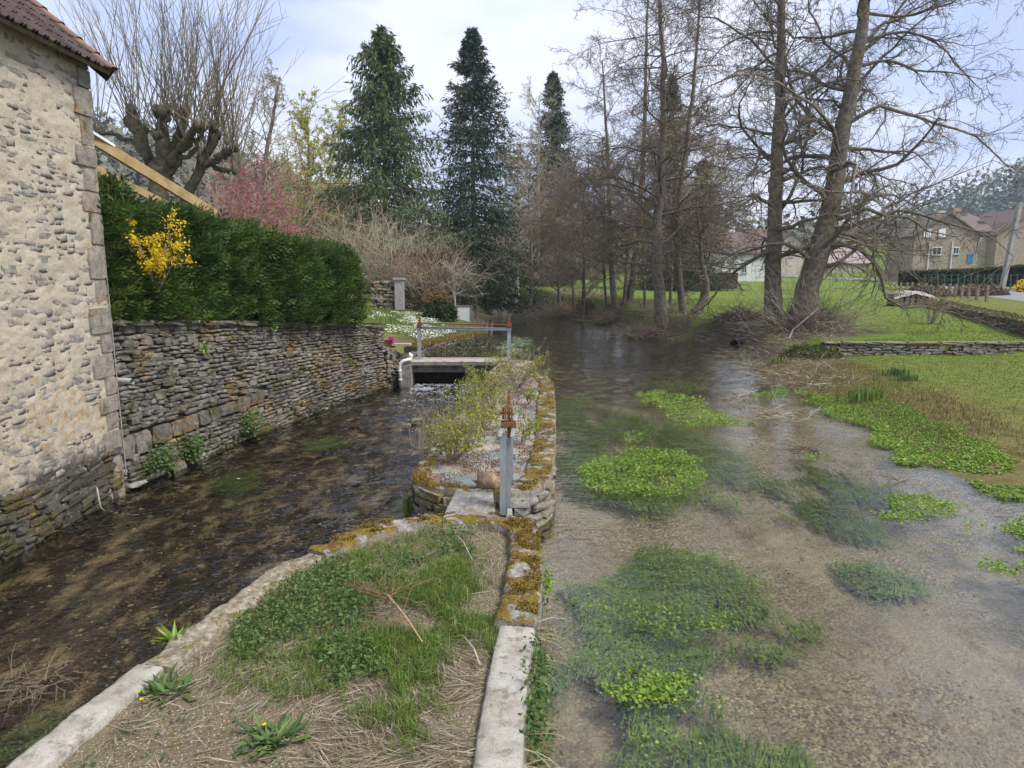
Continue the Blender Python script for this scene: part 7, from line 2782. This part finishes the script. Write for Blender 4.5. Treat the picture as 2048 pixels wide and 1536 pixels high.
# clipped hedge across the road
Y = 62.0
def box_hedge(name, label, pts, z0f, z1f, th, n, matside, mattop, cat='hedge'):
    t = empty(name, (pts[0][0], pts[0][1], z0f(pts[0][1])), label, cat)
    pa = Path(pts)
    s = rng.random(n) * pa.L
    c_ = np.array([pa.at(v) for v in s])
    tg_ = np.array([pa.tan(v) for v in s])
    nr_ = np.stack([tg_[:, 1], -tg_[:, 0]], 1)
    za, zb_ = np.array([z0f(v) for v in c_[:, 1]]), np.array([z1f(v) for v in c_[:, 1]])
    q = np.stack([c_[:, 0] + nr_[:, 0] * th, c_[:, 1] + nr_[:, 1] * th, za + (zb_ - za) * rng.random(n)], 1)
    ls = .25
    MB().leaves(q, rdir(n), rdir(n), ls, ls * .6).build('sides', M[matside], t)
    off = rng.uniform(-th, th, n)
    q = np.stack([c_[:, 0] + nr_[:, 0] * off, c_[:, 1] + nr_[:, 1] * off, zb_], 1)
    MB().leaves(q, rdir(n) + [0, 0, .3], rdir(n) + [0, 0, 1], ls, ls * .6).build('clipped_top', M[mattop], t)
    pts_, ss_ = resample(pa.P, 1.0)
    G = []
    for p_, s_ in zip(pts_, ss_):
        d_ = pa.tan(s_)
        n_ = np.array([d_[1], -d_[0]])
        G.append([(p_[0] + n_[0] * th * .9 * f, p_[1] + n_[1] * th * .9 * f, (z1f(p_[1]) - .08) if zf else z0f(p_[1]) - .3) for f, zf in ((1, 0), (1, 1), (-1, 1), (-1, 0))])
    MB().add(*grid_mesh(np.array(G))).build('inside', M['hedgecore'], t)


ph = [(atd(1800, 560, 66).x, 66), (atd(1960, 560, 64).x, 64), (atd(2110, 560, 60).x, 60)]
box_hedge('clipped_hedge', 'long clipped hedge with tan top across the road', ph, lambda y: zz_at(566, 64), lambda y: zz_at(540, 64) + (64 - y) * .12, 1.0, 5000, 'darkhedge', 'tanhedge')
p = hit(1985, 600)
# roadside concrete pole
a, b = atd(2002, 578, 52), atd(2040, 405, 52)
po = empty('utility_pole', (a.x, 52, gz(a.x, 52)), 'leaning grey concrete utility pole beside the road', 'pole')
MB().bar((a.x, 52, gz(a.x, 52) - .2), b, .34, .26).build('shaft', M['pole'], po)
for f in np.linspace(.1, .92, 9):
    q = Vector((a.x, 52, gz(a.x, 52))).lerp(b, f)
    MB().box((q.x - .06, 52 - .16, q.z - .22), (q.x + .06, 52 - .135, q.z + .22)).build('recess', M['lintel'], po)
# roadside post and wire fence
fr = empty('road_fence', (28, 44, 1.4), 'row of wooden fence posts with wire along the road', 'fence')
tops = []
for px, pyb, ph_ in [(1972, 612, 33), (1953, 606, 30), (1936, 602, 29), (1922, 600, 27), (1909, 597, 26), (1897, 594, 25), (1885, 592, 24), (1850, 588, 22), (1835, 586, 21), (1822, 584, 21), (1812, 582, 20), (1800, 580, 19)]:
    Yp = 42 + (1972 - px) * .11
    a, b = atd(px, pyb, Yp), atd(px + 3, pyb - ph_, Yp)
    z = gz(a.x, Yp)
    MB().bar((a.x, Yp, z - .2), (b.x, Yp, z + (b.z - a.z)), .15, .13, up=(0, 1, 0)).build('post', M['oldwood'], fr)
    tops.append((b.x, Yp, z + (b.z - a.z) * .8))
MB().tube(tops, .012, 4).build('wire', M['pole'], fr)
# green panel fence and small hedges by the road
fe = empty('mesh_fence', (40, 60, 1.7), 'green wire mesh fence in front of the clipped hedge', 'fence')
for px in np.linspace(1850, 2048, 16):
    a, b = atd(px, 572, 60), atd(px, 548, 60)
    MB().bar((a.x, 60, a.z - .3), (b.x, 60, b.z), .07, .07, up=(0, 1, 0)).build('post', M['greenwire'], fe)
for py in (550, 560, 570):
    a, b = atd(1850, py, 60), atd(2048, py, 60)
    MB().bar(a, b, .03, .03).build('wire', M['greenwire'], fe)
for px, py, rx, lab in [(1856, 582, 1.6, 'low brown clipped bush by the road, left one'), (1965, 580, 1.9, 'low brown clipped bush at the foot of the pole')]:
    c = atd(px, py, 50)
    mound('verge_bush', lab, (c.x, 50, gz(c.x, 50)), rx, .8, .75, 1800, 'catkin', .16, core='core')
c = atd(2050, 562, 56)
mound('forsythia_bush', 'small yellow bush at the right picture edge by the hedge', (c.x, 56, gz(c.x, 56)), .7, .7, 1.0, 600, 'forsythia', .12, core='core')
# log pile under a grey tarp
c = hit(1822, 612)
lp = empty('log_pile', c, 'pile of cut logs under a grey tarp beside the lawn', 'log pile')
for k in range(22):
    x = c.x - 1.2 + (k % 8) * .33 + random.uniform(-.05, .05)
    z = c.z + .15 + (k // 8) * .26
    MB().tube([(x, c.y - .5, z), (x + .05, c.y + .6, z)], .14, 8).build('log', M['oldwood'], lp)
G = []
for i in np.linspace(-1.5, 1.3, 14):
    G.append([(c.x + i + .1, c.y + j, c.z + .95 - .38 * abs(i + .2) ** 1.5 * .6 - (.5 if j < -.5 else 0) * .4 + .06 * mnoise.noise(Vector((i * 3, j * 3, 0)))) for j in np.linspace(-.62, .8, 8)])
MB().add(*grid_mesh(np.array(G))).build('tarp', M['pole'], lp, smooth=True)
bx = hit(1862, 615)
o = MB().box((bx.x - .3, bx.y - .2, bx.z), (bx.x + .25, bx.y + .2, bx.z + .55)).build('pale_block', M['terracotta'])
tag(o, 'pale reddish block standing beside the log pile', 'block')

# tall meadow at the far end of the river
q = np.column_stack([rng.uniform(-16, 12, 9000), rng.uniform(94, 104, 9000)])
mb = MB().blades(np.column_stack([q, height(q[:, 0], q[:, 1])]), rng.uniform(.8, 1.6, len(q)), .06, .7)
stuff(mb.build('meadow', M['reed']), 'tall tan meadow grass behind the far lawn')

# ------------------------------------------------------------------ woods on the hills
def wood(name, label, n, fx, fy, s0, s1, mat, cond=None, flatten=1.0):
    q = np.column_stack([rng.uniform(*fx, n), rng.uniform(*fy, n)])
    z = height(q[:, 0], q[:, 1])
    if cond is not None:
        k = cond(q[:, 0], q[:, 1], z)
        q, z = q[k], z[k]
    n = len(q)
    per = 42
    sz = rng.uniform(s0, s1, n)
    c = np.repeat(np.column_stack([q, z + sz * .6]), per, 0)
    u = rdir(n * per)
    S = np.repeat(sz, per)[:, None]
    P = c + u * S * np.array([.55, .55, .8 * flatten]) * rng.random((n * per, 1)) ** .33
    sh = np.clip(np.repeat(rng.random(n), per) * .8 + rng.random(n * per) * .2, 0, 1)
    m = n * per
    MBw = MB().leaves(P, rdir(m), rdir(m) * .6 + [0.3, -.4, .8], S[:, 0] * .20, S[:, 0] * .15, v=sh)
    return stuff(MBw.build(name, M[mat]), label)


wood('wooded_hillside', 'hazy grey brown wood on the hill behind the pollard', 1100, (-200, -40), (120, 260), 6, 10, 'forest', lambda x, y, z: z > 4)
wood('wooded_hillside_far', 'blue hazy wood on the hill behind the stone houses', 1100, (130, 420), (230, 430), 8, 13, 'forestR', lambda x, y, z: z > 8)
wood('distant_treeline', 'low hazy line of distant trees behind the river', 600, (-60, 170), (130, 230), 5, 9, 'forest', lambda x, y, z: (np.abs(x - 95) > 30) | (y > 200))

# ------------------------------------------------------------------ the hazy air
hz_ = MB().box((-430, -12, -8), (570, 770, 112)).build('haze', None)
s = Sh('hazy_air')
pv = s.n('VolumePrincipled')
pv.inputs['Color'].default_value = (.74, .84, .97, 1)
pv.inputs['Density'].default_value = .00042
pv.inputs['Anisotropy'].default_value = .2
s.t.links.new(pv.outputs[0], s.out.inputs['Volume'])
hz_.data.materials.append(s.m)
stuff(hz_, 'thin bluish haze over the valley')

# ------------------------------------------------------------------ groups of like things
GROUPS = {'alder_tree': 'bare alders on the right bank', 'waterside_tree': 'brown twiggy trees along the far bank', 'birch_tree': 'slender pale trees on the far lawn',
          'willow_tree': 'yellow green willows behind the hedge', 'spruce_tree': 'spruces behind the garden and river', 'watercress_raft': 'watercress rafts in the river',
          'watercress_bed': 'watercress beds along the right bank', 'waterweed_bed': 'waterweed under the water', 'duckweed_patch': 'duckweed patches above the bridge', 'iris_clump': 'leaf clumps on the right bank',
          'pier_shrub': 'young shrubs on the pier', 'wall_plant': 'plants growing on the walls', 'dandelion': 'dandelions on the island', 'kerb_weed': 'weeds on the river side of the kerb',
          'garden_shrub': 'leafless shrubs in the garden', 'climber_mound': 'climber mounds in the garden', 'brush_pile': 'brush piles on the banks', 'root_tangle': 'tangled roots on the far bank',
          'snag': 'dead twigs in the water', 'plum_bush': 'pink blossoming plums', 'verge_bush': 'clipped bushes by the road', 'dead_stick': 'sticks on the island', 'wall_foot_stone': 'stones at the foot of the long wall', 'channel_rock': 'rocks in the channel'}
for o in list(COL.objects):
    if o.parent is None and 'category' in o:
        g = GROUPS.get(o.name.split('.')[0])
        if g:
            o['group'] = g
